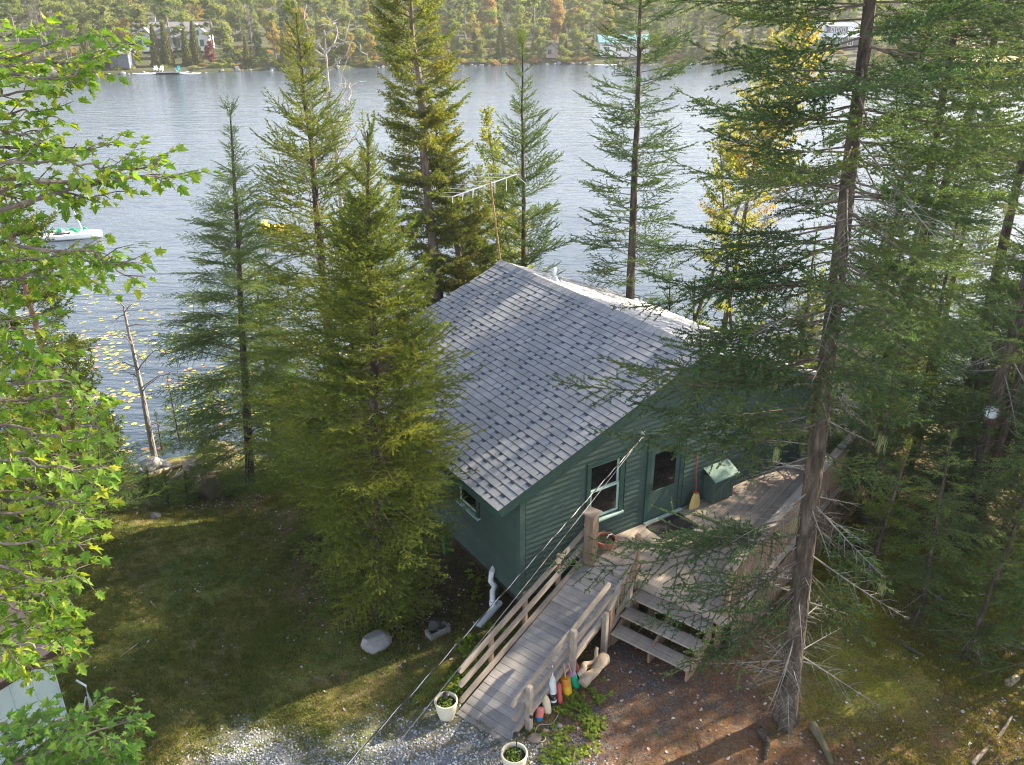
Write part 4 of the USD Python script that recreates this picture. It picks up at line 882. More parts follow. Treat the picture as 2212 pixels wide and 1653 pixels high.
for s in (-1, 1):
    for (v0, v1) in ((RV0, RV0 + .028), (RV1 - .028, RV1)): part(cab, 'rake_board', slab(s, -.18, -.031, v0, v1), m_trim)
    e = RU0 if s < 0 else RU1; z_ = rz_at(e); part(cab, 'fascia', boxv(min(e, e - s * .026), max(e, e - s * .026), RV0 + .03, RV1 - .03, z_ - .17, z_ - .036), m_trim)
# shingles
EX = .143; SL = (APU - RU0) / CP; NC = int(SL / EX) + 1; rngq = np.random.default_rng(2)
def roofp(side, s, v_, o):
    """s metres up the slope from the eave"""
    u_ = (RU0 + s * CP) if side < 0 else (RU1 - s * CP); n = (-SP_ if side < 0 else SP_, CP); zb = (RZ0 if side < 0 else rz_at(RU1)) + s * SP_
    return [u_ + n[0] * o, v_, zb + n[1] * o]
def tab(side, s0, s1, v0, v1, o0, t0, t1):
    """a thin wedge: thick at the butt"""
    P = [roofp(side, s0, v0, o0), roofp(side, s0, v1, o0), roofp(side, s0, v0, o0 + t0), roofp(side, s0, v1, o0 + t0), roofp(side, s1, v0, o0 + t1), roofp(side, s1, v1, o0 + t1)]
    f = np.array([[2, 4, 5, 2, 5, 3], [0, 2, 3, 0, 3, 1], [0, 4, 2, 1, 3, 5]][:2]).reshape(-1, 3); f = np.vstack([f, [[0, 4, 2], [1, 3, 5]]])
    return np.array(P), (f if side < 0 else f[:, ::-1])
tabs = []
for side in (-1, 1):
    sl = SL if side < 0 else (RU1 - APU) / CP; base = MB(); band = MB(); edge = MB(); rest = MB()
    for c in range(int(sl / EX) + 1):
        s0 = -.012 + c * EX; s1 = min(s0 + EX + .01, sl - .002)
        if s1 - s0 < .03: continue
        v0 = RV0 - .012; v1 = RV1 + .012
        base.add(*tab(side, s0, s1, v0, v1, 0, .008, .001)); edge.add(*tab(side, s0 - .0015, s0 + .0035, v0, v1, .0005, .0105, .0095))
        band.add(*tab(side, s0 + EX * .62, s1 - .002, v0 + .004, v1 - .004, .0, .0075, .0065)); band.add(*tab(side, s1 - .026, s1 - .006, v0 + .004, v1 - .004, .0100, .0056, .0050))  # dark granule bands: shadow lines below the butts put into the colour
        v_ = v0 - rngq.uniform(0, .12)
        while v_ < v1:
            w_ = rngq.choice([.11, .15, .19, .24]) * rngq.uniform(.9, 1.15); g_ = rngq.choice([.004, .004, .03, .07, .11]) * rngq.uniform(.8, 1.2)
            a, b = max(v_, v0), min(v_ + w_, v1)
            if b - a > .02:
                lift = rngq.uniform(-.001, .0025)
                m_ = tab(side, s0 - .003, s1 - .004, a, b, .004, .0135 + lift, .0075)
                if side < 0: tabs.append((s0 * .9 + a, m_))
                else: rest.add(*m_)
            v_ += w_ + g_
    root_ = rf if side < 0 else rf2
    part(root_, 'shingle_course', base.get(), m_shing_base if side < 0 else m_shing_sunlit, kind='stuff'); part(root_, 'shingle_cut_edge', edge.get(), m_edge, kind='stuff'); part(root_, 'shingle_shadow_line', band.get(), m_shing_band if side < 0 else m_shing_sunlit, kind='stuff')
    if side > 0: part(root_, 'shingle_tab', rest.get(), m_shing_sunlit, kind='stuff')
tabs.sort(key=lambda q: q[0])
for _, m_ in tabs[:300]: part(rf, 'shingle', m_, m_shing)
tints_ = [m_shing] + [M(f'shingle_granules_{q}', [tuple(c * s for c in (.20, .21, .23)), tuple(c * s for c in (.30, .31, .33))], 1.3, .85, .35, 260, rnd=0, detail=6) for q, s in (('dark', .90), ('mid', .96), ('pale', 1.05), ('bright', 1.10))]
grp = [MB() for _ in tints_]
for q, (_, m_) in enumerate(tabs[300:]): grp[int(rngq.integers(5))].add(*m_)
for g_, mm in zip(grp, tints_): part(rf, 'more_shingles', g_.get(), mm, kind='stuff')
c = 0; v_ = RV0 - .01
while v_ < RV1 - .1:
    P = [];
    for (vv, o) in ((v_, .034), (v_ + .19, .022)):
        for (s, dz) in ((-.155, 0), (-.06, .004), (0, .012), (.06, .004), (.155, 0)):
            u_ = APU + s; P.append([u_, vv, RZA - abs(s) * TP * 1.0 + o + dz * .4])
    P = np.array(P); f = [[i, i + 1, i + 6, i + 5] for i in range(4)]; low = P - [0, 0, .012]
    f = np.array(f + [[10 + i + 1, 10 + i, 10 + i + 5, 10 + i + 6] for i in range(4)] + [[i + 1, i, 10 + i, 10 + i + 1] for i in range(4)] + [[0, 5, 15, 10], [9, 4, 14, 19]])
    part(rf, 'ridge_cap', (np.vstack([P, low]), f), m_shing); v_ += .146
pv = onplane((1197, 598), A + U * 4.6, U); l_ = pv - A; lu, lv = 4.62, float(l_ @ V)
vp = part(cab, 'vent_pipe', mv(lathe([(.0, .0), (.032, 0), (.034, .30), (.026, .31), (.0, .31)], 14), (lu, lv, rz_at(lu) + .02)), m_pvc, smooth=40); part(vp, 'flashing', mv(lathe([(.11, 0), (.09, .03), (.05, .10), (.04, .11)], 14), (lu, lv, rz_at(lu) + .0)), m_alu, smooth=40)
for (u, vv) in ((.12, 1.0), (.12, 2.9), (.12, 4.8), (.12, 6.4), (2.4, .15), (4.8, .15), (7.1, .15), (7.1, 3.2), (7.1, 6.4), (3.6, 3.2), (3.6, 6.4)):
    w_ = A + U * u + V * vv; part(cab, 'post', cham(u - .05, u + .05, vv - .05, vv + .05, zg1(w_[0], w_[1]) - .25 - A[2], -.165, .005), M('green_post_paint', [(.03, .12, .05), (.05, .17, .07)], 8, .6) if 'gpp' not in globals() else gpp); gpp = UsdShade.Material.Get(stage, '/World/Looks/green_post_paint')
part(cab, 'cable_bracket', boxv(2.58, 2.66, -.06, -.024, 2.46, 2.58), m_alu)

# ------------------------------------------------------------------ deck (local axes: x up the ramp, y = -s)
DR = math.degrees(RA)
def deckthing(name, label, cat): return thing(name, label, cat, B0, DR)
def toloc(P): d = np.asarray(P) - B0; return np.array([d @ R, -(d @ S), d[2]])
dk = deckthing('deck', 'weathered plank deck wrapping the gable side of the cabin, with railing', 'deck')
def uvl(u, v): return toloc(uvw(u, v, 0))[:2]
gap_ = -.03
SO = 2.62
outer = Polygon([(3.5, 1.02), (3.5, -SO), (10.72, -SO - .10), (10.72, -2.2), tuple(uvl(9.0, 6.4)), tuple(uvl(7.34, 6.4)), tuple(uvl(7.34, gap_)), tuple(uvl(1.20, gap_))])
outer = Polygon([(3.5, -.95), (3.5, -SO), (10.75, -SO - .10), tuple(uvl(9.05, 6.4)), tuple(uvl(7.34, 6.4)), tuple(uvl(7.34, gap_)), tuple(uvl(1.15, gap_)), tuple(uvl(1.15, -.34)), (3.66, .04), (3.66, -.95)])
outer = outer.buffer(0)
y_ = -SO - .3; k = 0; rngd = np.random.default_rng(6)
while y_ < 9.5:
    strip = sbox(0, y_, 14, y_ + .136); inter = outer.intersection(strip)
    for gme in getattr(inter, 'geoms', [inter]):
        if gme.is_empty or gme.area < .012: continue
        x0, _, x1, _ = gme.bounds; cuts = [x0] + ([x0 + (x1 - x0) * rngd.uniform(.35, .65)] if x1 - x0 > 3.6 else []) + [x1]
        for a, b in zip(cuts[:-1], cuts[1:]):
            pc = gme.intersection(sbox(a, -9, b - .003, 12))
            if pc.geom_type == 'Polygon' and pc.area > .01: part(dk, 'plank', extr(pc, .036, DK - .036 + rngd.uniform(-.002, .002)), m_deck_plank)
    y_ += .142
def rim(a, b, z0, z1, w=.04): p0, p1 = np.array([*a, (z0 + z1) / 2]), np.array([*b, (z0 + z1) / 2]); part(dk, 'rim_board', bar(p0, p1, w, z1 - z0), m_rail)
rim((3.53, -.95), (3.53, -SO), DK - .22, DK - .04); rim((3.5, -SO - .022), (10.75, -SO - .122), DK - .2, DK - .01, .045); e_ = uvl(9.05, 6.4); rim((10.74, -SO - .1), tuple(e_), DK - .2, DK - .01, .045)
def ground_at(x, y): w_ = B0 + R * x - S * y; return zg1(w_[0], w_[1])
for x in np.arange(3.75, 10.8, 1.75):
    for y in (-SO + .15, -1.2): part(dk, 'support_post', boxv(x - .05, x + .05, y - .05, y + .05, ground_at(x, y) - .2, DK - .21), m_post)
def railing(a, b, lean=0, z=DK, h=.92, cap=.15, bal=.125, skirt=False):
    a = np.array(a, float); b = np.array(b, float); d = b - a; L = np.linalg.norm(d); d /= L
    part(dk, 'cap_rail', bar([*(a - d * .05), z + h], [*(b + d * .05), z + h], cap, .038), m_rail)
    part(dk, 'rail', bar([*a, z + h - .07], [*b, z + h - .07], .035, .09), m_rail); part(dk, 'rail', bar([*a, z + .10], [*b, z + .10], .035, .09), m_rail)
    n = max(1, int(round(L / 1.8)))
    for k in range(n + 1): p = a + d * L * k / n; part(dk, 'post', boxv(p[0] - .045, p[0] + .045, p[1] - .045, p[1] + .045, z - .2, z + h - .02), m_post)
    n2 = int(L / bal); o = np.array([d[1], -d[0]]) * .03
    for k in range(1, n2): p = a + d * L * k / n2 + o; part(dk, 'baluster', bar([*p, z - .12], [*p, z + h - .03], .034, .034, up=np.array([1., 0, 0])), m_post)
railing((3.56, -SO + .02), (10.7, -SO - .08)); railing((10.7, -SO - .02), tuple(uvl(9.0, 2.2)))
for x in np.arange(3.7, 10.7, .155):          # skirt of upright boards under the deck
    g_ = ground_at(x, -SO - .03); yy = -SO - .055 - .1 * (x - 3.5) / 7.2
    if DK - .21 - g_ > .1: part(dk, 'skirt_board', cham(x, x + .12, yy - .018, yy, g_ - .05, DK - .205, .003), m_post)
part(dk, 'corner_post', cham(*(lambda q: (q[0] - .09, q[0] + .09, q[1] - .09, q[1] + .09))(toloc(uvw(1.25, -.37, 0))), DK - .4, DK + .98, .01), m_post); q = toloc(uvw(1.25, -.37, 0)); part(dk, 'post_cap', cham(q[0] - .13, q[0] + .13, q[1] - .13, q[1] + .13, DK + .981, DK + 1.02, .008), m_rail)
# steps
st = deckthing('steps', 'three weathered wooden steps leading up to the deck beside the ramp', 'steps')
for k in range(3):
    z_ = DK - .19 * (k + 1); x1 = 3.5 - .29 * k
    for a, b in ((x1 - .30, x1 - .158), (x1 - .152, x1 - .008)): part(st, 'tread', cham(a, b, -2.45, -1.04, z_ - .036, z_, .004), m_deck_plank)
for y in (-1.06, -1.75, -2.43): part(st, 'stringer', extr(Polygon([(3.49, DK - .23), (2.66, DK - .61), (2.66, DK - .84), (2.9, DK - .86), (3.49, DK - .55)]), .036)[0][:, [0, 2, 1]] * [1, 1, 1] + [0, y - .018, 0] if False else ((lambda m_: (np.column_stack([m_[0][:, 0], m_[0][:, 2] + y - .018, m_[0][:, 1]]), m_[1][:, ::-1]))(extr(Polygon([(3.49, DK - .235), (2.66, DK - .615), (2.66, DK - .84), (2.9, DK - .86), (3.49, DK - .55)]), .036))), m_post)
part(st, 'post', cham(3.42, 3.50, -1.02, -.94, 3.6, DK + .92, .006), m_post); part(st, 'post', cham(2.62, 2.70, -1.02, -.94, 3.55, 4.45, .006), m_post)
part(st, 'hand_rail', bar([3.44, -.98, DK + .62], [2.62, -.98, 4.42], .05, .12), m_rail); part(st, 'hand_rail', bar([3.44, -.98, DK + .02], [2.62, -.98, 3.82], .05, .14), m_rail)
for k in range(5): x = 2.78 + .13 * k; zb = 3.88 + (x - 2.66) * .95; part(st, 'baluster', bar([x, -.98, zb], [x, -.98, zb + .55], .034, .034, up=np.array([1., 0, 0])), m_post)

# ------------------------------------------------------------------ the ramp
rp = deckthing('ramp', 'sloping plank ramp with three-board railings leading up to the deck', 'ramp')
RL, RW = 3.68, .92
def rz_(r): return 3.735 + (DK - 3.735) * r / RL
sl_ = (DK - 3.735) / RL; n_pl = 26; pw = RL / n_pl
for k in range(n_pl):
    a, b = k * pw + .003, (k + 1) * pw - .004; v, f = cham(a, b, -RW - .02 + rngd.uniform(-.012, .012), .03, -.036, 0, .004); v = v.copy(); v[:, 2] += rz_(v[:, 0]) + rngd.uniform(-.002, .002); part(rp, 'plank', (v, f), m_ramp_plank)
part(rp, 'toe_board', bar([-.05, .03, 3.715], [-.05, -RW - .02, 3.715], .09, .035), m_ramp_plank)
for y in (-.02, -RW + .02): part(rp, 'stringer', bar([.05, y, rz_(.05) - .105], [RL, y, rz_(RL) - .12], .04, .13), m_rail)
for h, e in ((.70, RL), (.42, RL), (.11, RL - .05)): part(rp, 'rail', bar([.03, .045, rz_(.03) + h], [e, .045, rz_(e) + h - .06], .036, .105, rnd_ends=True), m_rail)
for h, parts_ in ((.66, ((.02, 1.50), (1.46, 2.62))), (.36, ((.05, 1.50), (1.505, 2.72))), (.07, ((.05, 2.74),))):
    for q, (a, b) in enumerate(parts_): part(rp, 'rail', bar([a, -RW - .045 - .012 * q, rz_(a) + h], [b, -RW - .045 - .012 * q, rz_(b) + h], .036, .105, rnd_ends=True), m_rail)
for x in (.86, 1.75, 2.7): part(rp, 'post', cham(x - .03, x + .03, .066, .13, 3.45, rz_(x) + .70, .004), m_post)
for x in (.36, 1.50, 2.45, 3.2): part(rp, 'post', cham(x - .042, x + .042, -RW - .15, -RW - .066, 3.45, rz_(x) + .74 - (.5 if x > 2.3 else 0), .01), m_rail)
part(rp, 'bolt', tube([[.33, -RW - .15, 4.02], [.33, -RW - .19, 4.02]], .025, 8), m_black)

# ------------------------------------------------------------------ things on the deck
cb_ = thing('storage_box', 'green board storage cabinet with sloping lid against the gable wall', 'cabinet', uvw(0, 0, DK - 4.01), math.degrees(PSI))
x0, x1, y0, y1 = 4.36, 4.92, -.28, -.03
for (a, b, c, d) in ((x0, x0 + .02, y0, y1), (x1 - .02, x1, y0, y1), (x0 + .021, x1 - .021, y1 - .02, y1)): part(cb_, 'side_panel', boxv(a, b, c, d, .03, .58), m_trim2)
for k in range(6): part(cb_, 'front_board', cham(x0 + k * .0935, x0 + (k + 1) * .0935 - .006, y0 - .02, y0 - .002, .03, .55, .003), m_siding)
v, f = cham(x0 - .06, x1 + .06, y0 - .10, y1 + .0, 0, .025, .004); v = v.copy(); v[:, 2] += .60 + (v[:, 1] - y0) * .45; part(cb_, 'lid', (v, f), M('pale_green_lid', [(.12, .21, .17), (.16, .26, .21)], 5, .6))
bb = uvw(4.02, -.16, DK - 4.01)
br_ = thing('broom', 'straw broom with red handle standing against the cabin wall', 'broom', bb, math.degrees(PSI))
part(br_, 'handle', tube([[0, 0, .36], [.02, .11, 1.2]], .013, 8), m_redwood, smooth=True); v, f = lathe([(0, 0), (1, 0), (.92, .12), (.6, .28), (.22, .36), (0, .37)], 16); part(br_, 'bristles', (v * [.15, .045, 1], f), m_straw, smooth=40); part(br_, 'binding', mv(lathe([(.045, 0), (.05, .02), (.035, .04)], 12), (0, 0, .335)), m_redwood)
solo('door_mat', mv((cham(-.42, .42, -.28, .28, 0, .014, .004)[0] @ rotz(PSI).T, cham(-.42, .42, -.28, .28, 0, .014, .004)[1]), uvw(3.2, -.42, DK + .003 - 4.01)), m_mat, 'black door mat on the deck before the green door', 'door mat')
m_plant = G('pot_plant_leaves', [(.06, .13, .02), (.10, .19, .03), (.17, .24, .05)], .4, rw=.5); m_stake = m_black
pt = uvw(1.72, -.22, DK - 4.01); tp_ = thing('terracotta_pot', 'shallow terracotta pot of dry soil on the deck by the ramp head', 'flower pot', pt)
part(tp_, 'pot', lathe([(0, 0), (.13, 0), (.19, .17), (.205, .17), (.205, .20), (.175, .20), (.165, .16), (0, .155)], 28), m_terra, smooth=35); part(tp_, 'soil', mv(lathe([(0, .012), (.1, .01), (.168, 0)], 20), (0, 0, .162)), m_soil); part(tp_, 'dry_stalk', tube([[0, 0, .16], [.06, .04, .24], [.12, .05, .25]], .012, 6), m_white)
def pot(label, px, seed, r=.17, h=.33):
    p = atz(px, 3.72); t = thing('flower_pot', label, 'flower pot', (p[0], p[1], 3.71)); rr = np.random.default_rng(seed); n = 72
    prof = [(.0, 0), (.66, 0), (.70, .03), (.80, .25), (.92, .55), (.97, .75), (.99, .86), (1.04, .88), (1.06, .94), (1.03, 1.0), (.93, 1.0), (.90, .95), (.88, .80), (0, .79)]
    v, f = lathe([(a * r, b * h) for a, b in prof], n); ang = np.arctan2(v[:, 1], v[:, 0]); zz = v[:, 2] / h; out_ = (zz > .04) & (zz < .85) & (np.hypot(v[:, 0], v[:, 1]) > .6 * r)
    flute = 1 + .018 * np.sin(ang * 18 + 2.2 * np.sin(zz * 5.5)) * out_; v[:, :2] *= flute[:, None]
    part(t, 'pot', (v, f), m_cream, smooth=30); part(t, 'soil', mv(lathe([(0, .02), (.5 * r, .015), (.875 * r, 0)], 24), (0, 0, .80 * h)), m_soil)
    P = rr.normal(0, 1, (230, 3)); P[:, :2] *= r * .42; P[:, 2] = .82 * h + np.abs(P[:, 2]) * .022; k = np.hypot(P[:, 0], P[:, 1]) < r * .84; P = P[k]; P = P[P[:, 0] * (1 if seed == 1 else 1) < r * .6]
    part(t, 'plant', clumps(P, .022, rr, .4), m_plant, kind='stuff'); return t, p
t, p = pot('ribbed cream flower pot at the left foot of the ramp', (965, 1546), 1); t2, p2 = pot('ribbed cream flower pot at the right foot of the ramp, cut by the frame', (1111, 1662), 2, .18, .34)
def solar(label, P, lean, h):
    s = thing('solar_light', label, 'garden light', P); top = np.array([lean[0], lean[1], h]); part(s, 'stake', tube([[0, 0, 0], top], .008, 6), m_black); d = top / np.linalg.norm(top)
    for nm, pr_, o in (('lantern', [(0, 0), (.018, 0), (.034, .045), (.0, .045)], 0), ('lid', [(0, 0), (.05, 0), (.055, .012), (.03, .03), (0, .034)], .046)):
        part(s, nm, mv(lathe(pr_, 16), top + d * o), m_black if nm == 'lid' else M('smoked_lens_' + label[6:11].strip().replace(' ', '_'), [(.04, .05, .06), (.08, .09, .10)], 5, .2), smooth=40)
solar('black solar light in the left flower pot', np.array([p[0], p[1], 3.98]), (0, .01), .10); solar('black solar light leaning out of the right flower pot', np.array([p2[0] + .03, p2[1] + .07, 3.98]), (.0, .06), .20)

# ------------------------------------------------------------------ buoys leaning along the ramp
z3 = lambda x, y: full(1300 + x / 4.722, 1850 + y / 4.722)
def buoy(label, top, bot, r, bands, cat='buoy', s_off=1.06, prof=None, stick=None, sticklen=.2, tail=None):
    """top and bot: photo points of the two ends; bands: (fraction, material)"""
    a = onplane(z3(*bot), B0 + S * s_off, S); b = onplane(z3(*top), B0 + S * (s_off - .08), S); d = b - a; L = np.linalg.norm(d); d /= L
    t = thing('lobster_buoy', label, cat, a); M_ = np.column_stack([np.cross(d, S) / np.linalg.norm(np.cross(d, S)), np.cross(d, np.cross(d, S)) / np.linalg.norm(np.cross(d, S)), d]); M_[:, 0] = np.cross(M_[:, 1], M_[:, 2])
    prof = prof or [(0, 0), (.45, .012), (.80, .07), (.97, .16), (1, .28), (1, .86), (.93, .93), (.6, .98), (0, 1.0)]
    xs = np.array([q[1] for q in prof]); rr = np.array([q[0] for q in prof]); f0 = 0
    for f1, mm in bands:
        q = np.concatenate([[f0], xs[(xs > f0 + 1e-6) & (xs < f1 - 1e-6)], [f1]]); v, f = lathe([(max(1e-4, np.interp(z, xs, rr)) * r, z * L) for z in q], 22); part(t, 'body', (v @ M_.T, f), mm, smooth=35); f0 = f1
    if stick: part(t, 'stick', (lambda m_: (m_[0] @ M_.T, m_[1]))(tube([[0, 0, L - .01], [.01, 0, L + sticklen]], [.012, .010], 8)), stick, smooth=True)
    if tail: part(t, 'tail_rope', (lambda m_: (m_[0] @ M_.T, m_[1]))(tube([[0, 0, .01], [.02, 0, -.02], [.03, .01, -.05], [.0, .02, -.035]], .006, 6)), tail, smooth=True)
    return t
c = dict(pink=painted('buoy_pink', (.55, .16, .14)), blue=painted('buoy_blue', (.015, .17, .36)), cream=painted('buoy_cream', (.58, .50, .36), (.45, .40, .30)), white=painted('buoy_white', (.50, .52, .54), (.3, .3, .3)), black=painted('buoy_black', (.02, .02, .022), (.4, .4, .4), .6), red=painted('buoy_faded_red', (.42, .08, .07)), yel=painted('buoy_yellow', (.55, .33, .02), (.5, .32, .05), .75), org=painted('buoy_orange', (.48, .20, .03), (.5, .32, .1), .75), grn=painted('buoy_green', (.005, .26, .14), (.05, .35, .22), .78), mar=painted('buoy_maroon', (.12, .02, .025), (.22, .05, .05), .7), mauve=painted('buoy_mauve', (.34, .19, .36)), rope=M('rope_fibre', [(.35, .30, .24), (.5, .45, .38)], 40, .9), bwood=M('buoy_stick_wood', [(.30, .21, .12), (.42, .31, .2)], 12, .8), pinkr=M('pink_stick', [(.45, .17, .28), (.55, .25, .36)], 12, .7))
bl = [(0, 0), (.5, .01), (.75, .06), (.9, .2), (1, .5), (1, .97), (.96, .99), (0, 1.0)]
buoy('pink and blue lobster buoy nearest the foot of the ramp', (1268, 950), (1232, 1250), .062, [(.52, c['blue']), (1, c['pink'])], prof=bl)
buoy('plain cream lobster buoy beside the pink and blue one', (1335, 790), (1372, 1112), .066, [(1, c['cream'])], prof=[(0, 0), (.9, .005), (1, .03), (1, .62), (.9, .78), (.55, .93), (.25, 1), (0, 1.0)])
buoy('white lobster buoy with peeling black bands', (1432, 520), (1448, 1000), .054, [(.16, c['white']), (.27, c['black']), (.33, c['white']), (.50, c['black']), (1, c['white'])], prof=[(0, 0), (.5, .02), (.8, .1), (1, .2), (1, .78), (.75, .90), (.4, .97), (0, 1)], stick=m_white, sticklen=.16)
buoy('small faded red and white buoy between the black banded and yellow ones', (1515, 625), (1540, 925), .044, [(1, c['red'])], s_off=1.10, tail=c['pinkr'])
buoy('yellow lobster buoy with orange top', (1608, 545), (1648, 850), .078, [(.66, c['yel']), (1, c['org'])], s_off=1.10, prof=[(0, 0), (.55, .02), (.85, .10), (.98, .25), (1, .5), (1, .95), (.95, .99), (0, 1)], stick=c['bwood'], sticklen=.24)
buoy('bright green lobster buoy with mauve top', (1690, 480), (1800, 800), .068, [(.955, c['grn']), (1, c['mauve'])], s_off=1.12, prof=[(0, 0), (.5, .02), (.82, .10), (1, .28), (1, .96), (.97, 1), (0, 1)], stick=c['pinkr'], sticklen=.22, tail=c['pinkr'])
buoy('dark maroon lobster buoy behind the green one', (1790, 480), (1885, 690), .062, [(1, c['mar'])], s_off=1.16)
buoy('maroon lobster buoy hanging highest by the ramp post', (1700, 310), (1770, 470), .058, [(1, c['mar'])], s_off=1.06)
# rope on the ground
pts = [z3(1500, 985), z3(1530, 1010), z3(1480, 1110), z3(1400, 1190), z3(1290, 1190), z3(1220, 1230), z3(1195, 1320), z3(1230, 1420), z3(1290, 1440), z3(1335, 1400), z3(1320, 1345), z3(1260, 1360), z3(1225, 1420)]
P = np.array([atz(q, 3.72) for q in pts]); 
for k in range(len(P)): P[k, 2] = zg1(*P[k, :2]) + .012
tq = np.linspace(0, len(P) - 1, 70); from scipy.interpolate import CubicSpline
P = CubicSpline(np.arange(len(P)), P)(tq); solo('rope', tube(P, .008, 6), c['rope'], 'thin rope lying in a loop on the ground below the buoys', 'rope', smooth=True)
def stone(label, px, r, m=m_rock, name='stone', sub=3, zs=.6, seed=0, z=3.7, cat='stone'):
    p = atz(px, z); p[2] = zg1(p[0], p[1]); q = atz(px, p[2]); q[2] = zg1(q[0], q[1]); rr = np.random.default_rng(seed + 100); v, f = rock(rr, r, r * .8, r * zs, sub, .3, seed); return solo(name, (v @ rotz(rr.random() * 6.28).T + q + [0, 0, r * zs * .35], f), m, label, cat, smooth=35)
stone('small pale stone lying right of the rope end', z3(1525, 1215), .055, M('pale_stone', [(.30, .27, .25), (.42, .39, .36)], 20, .9), zs=.5, seed=1); stone('small rounded brown stone beside the rope loop', z3(1335, 1290), .05, M('tan_stone', [(.22, .17, .13), (.32, .26, .2)], 20, .9), seed=2); stone('flat brown stone against the left of the rope loop', z3(1200, 1400), .11, M('brown_stone', [(.16, .12, .10), (.25, .2, .17)], 12, .9), zs=.4, seed=3)
stone('pointed grey granite rock at the edge of the lawn', (815, 1396), .26, m_rock, 'rock', 3, .8, 5, 3.4, 'rock')
# driftwood log
a = onplane(full(1250 + 1400 / 3.173, 1700 + 830 / 3.173), B0 + S * 1.22, S); b = onplane(full(1250 + 1610 / 3.173, 1700 + 520 / 3.173), B0 + S * 1.22, S); a[2] = 3.83; b[2] = 3.86
rr = np.random.default_rng(9); tq = np.linspace(0, 1, 22); P = a + (b - a) * tq[:, None]; P[:, 2] += .03 * np.sin(tq * 9); v, f = tube(P, .075 + .012 * np.sin(tq * 7 + 1) + .02 * tq, 18); ctr = np.repeat(P, 18, 0); o = v[:len(ctr)] - ctr; v[:len(ctr)] = ctr + o * (1 + .35 * (fbm(v[:len(ctr)] * 14, 3, 4) - .5))[:, None]
lg = thing('driftwood_log', 'gnarled bleached driftwood log beside the ramp behind the buoys', 'log', (0, 0, 0)); part(lg, 'log', (v, f), m_oldwood, smooth=45)
tq = np.linspace(0, 1, 16); P2 = a + S * -.13 + (b - a) * (.1 + .95 * tq[:, None]); P2 = P2 + ZZ * (.07 + .05 * np.sin(tq * 8))[:, None] + S * (.04 * np.sin(tq * 11))[:, None]; part(lg, 'limb', tube(P2, .05 * (1.1 - .5 * tq), 9), m_oldwood, smooth=45)
# drain pipe
D_ = lambda p, z: atz(p, z)
dp = thing('drain_pipe', 'white plastic drain pipe elbowing down from under the cabin', 'drain pipe', (0, 0, 0))
q0 = uvw(.25, 1.25, .0); q1 = D_((1057, 1232), 3.85); q2 = D_((1066, 1262), 3.62); q3 = D_((1064, 1318), 3.52); q4 = D_((1034, 1354), 3.50); q5 = D_((1080, 1300), 3.52)
q1 = np.array([q3[0] - .02, q3[1] + .34, 4.1]); q0_ = q1 + [.12, .25, .1]
g_ = zg1(q3[0], q3[1]) + .07; q3[2] = g_; 
part(dp, 'pipe', tube([q0_, q1, q1 + [-.02, -.04, -.16], q1 + [.06, -.10, -.24], np.array([q3[0], q3[1] + .10, g_ + .3]), q3], .052, 14), m_pvc, smooth=40); e1, e2 = D_((1034, 1354), g_), D_((1080, 1302), g_); part(dp, 'outlet_pipe', tube([e1, e2], .058, 14), m_pvc, smooth=40); part(dp, 'collar', tube([q3 + [0, .03, .13], q3 + [0, .02, .06]], .066, 14), m_pvc, smooth=40)
# cinder block with a black thing in it
p = atz((946, 1372), 3.45); g_ = zg1(p[0], p[1]); p = atz((946, 1372), g_)
bk = thing('concrete_block', 'mossy concrete block with two cells lying under the spruce', 'block', (p[0], p[1], g_), 38)
bp2 = sbox(-.20, -.10, .20, .10).difference(sbox(-.165, -.065, -.02, .065)).difference(sbox(.02, -.065, .165, .065)); part(bk, 'block', extr(bp2, .17, -.02), m_conc)
bg = rock(np.random.default_rng(2), .11, .09, .13, 3, .25, 6); solo('black_bag', mv(bg, (p[0] - .05, p[1] + .02, g_ + .20)), m_black, 'crumpled black bag stuffed into the concrete block', 'bag', smooth=50)

# ------------------------------------------------------------------ overhead cables, antenna, thermometer
anc = uvw(2.62, -.07, 2.52)
def cable(label, px, z, name, r, twist):
    far = atz(px, z); d = far - anc; end = anc + d * 1.8; n = 160; tq = np.linspace(0, 1, n); P = anc + (end - anc) * tq[:, None]; P[:, 2] -= .12 * np.sin(tq * math.pi)
    t = thing(name, label, 'cable', (0, 0, 0)); k = np.linalg.norm(end - anc); u1 = np.cross(d, ZZ); u1 /= np.linalg.norm(u1); u2 = np.cross(u1, d / np.linalg.norm(d))
    if twist:
        for q, mm in ((0, m_cable), (1, m_black), (2, m_black)):
            ph = tq * k / .55 * 2 * math.pi + q * 2.094; part(t, 'strand', tube(P + .0052 * (np.cos(ph)[:, None] * u1 + np.sin(ph)[:, None] * u2), r, 5), mm, smooth=True)
    else: part(t, 'wire', tube(P, r, 6), m_black if False else M('grey_wire', [(.10, .10, .11), (.2, .2, .21)], 5, .5), smooth=True)
cable('thick twisted power cable running from the gable to the lower left', (722, 1656), 7.9, 'power_cable', .0042, True); cable('thin grey wire running beside the twisted power cable', (800, 1656), 7.4, 'thin_wire', .0055, False)
mb_ = uvw(3.98, 6.9, 0); ya = float(mb_[1]); P0 = aty((1082, 572), ya); P1 = aty((1059, 392), ya)
an = thing('antenna', 'rooftop television antenna with long rods on a rusty mast', 'antenna', (0, 0, 0))
part(an, 'mast', tube([P0 - (P1 - P0) * .9, P0, P1], .022, 8), m_rust, smooth=True); pa, pb_ = aty((978, 425), ya - .5), aty((1116, 377), ya + .5); part(an, 'boom', tube([pa, pb_], .016, 6), m_alu, smooth=True)
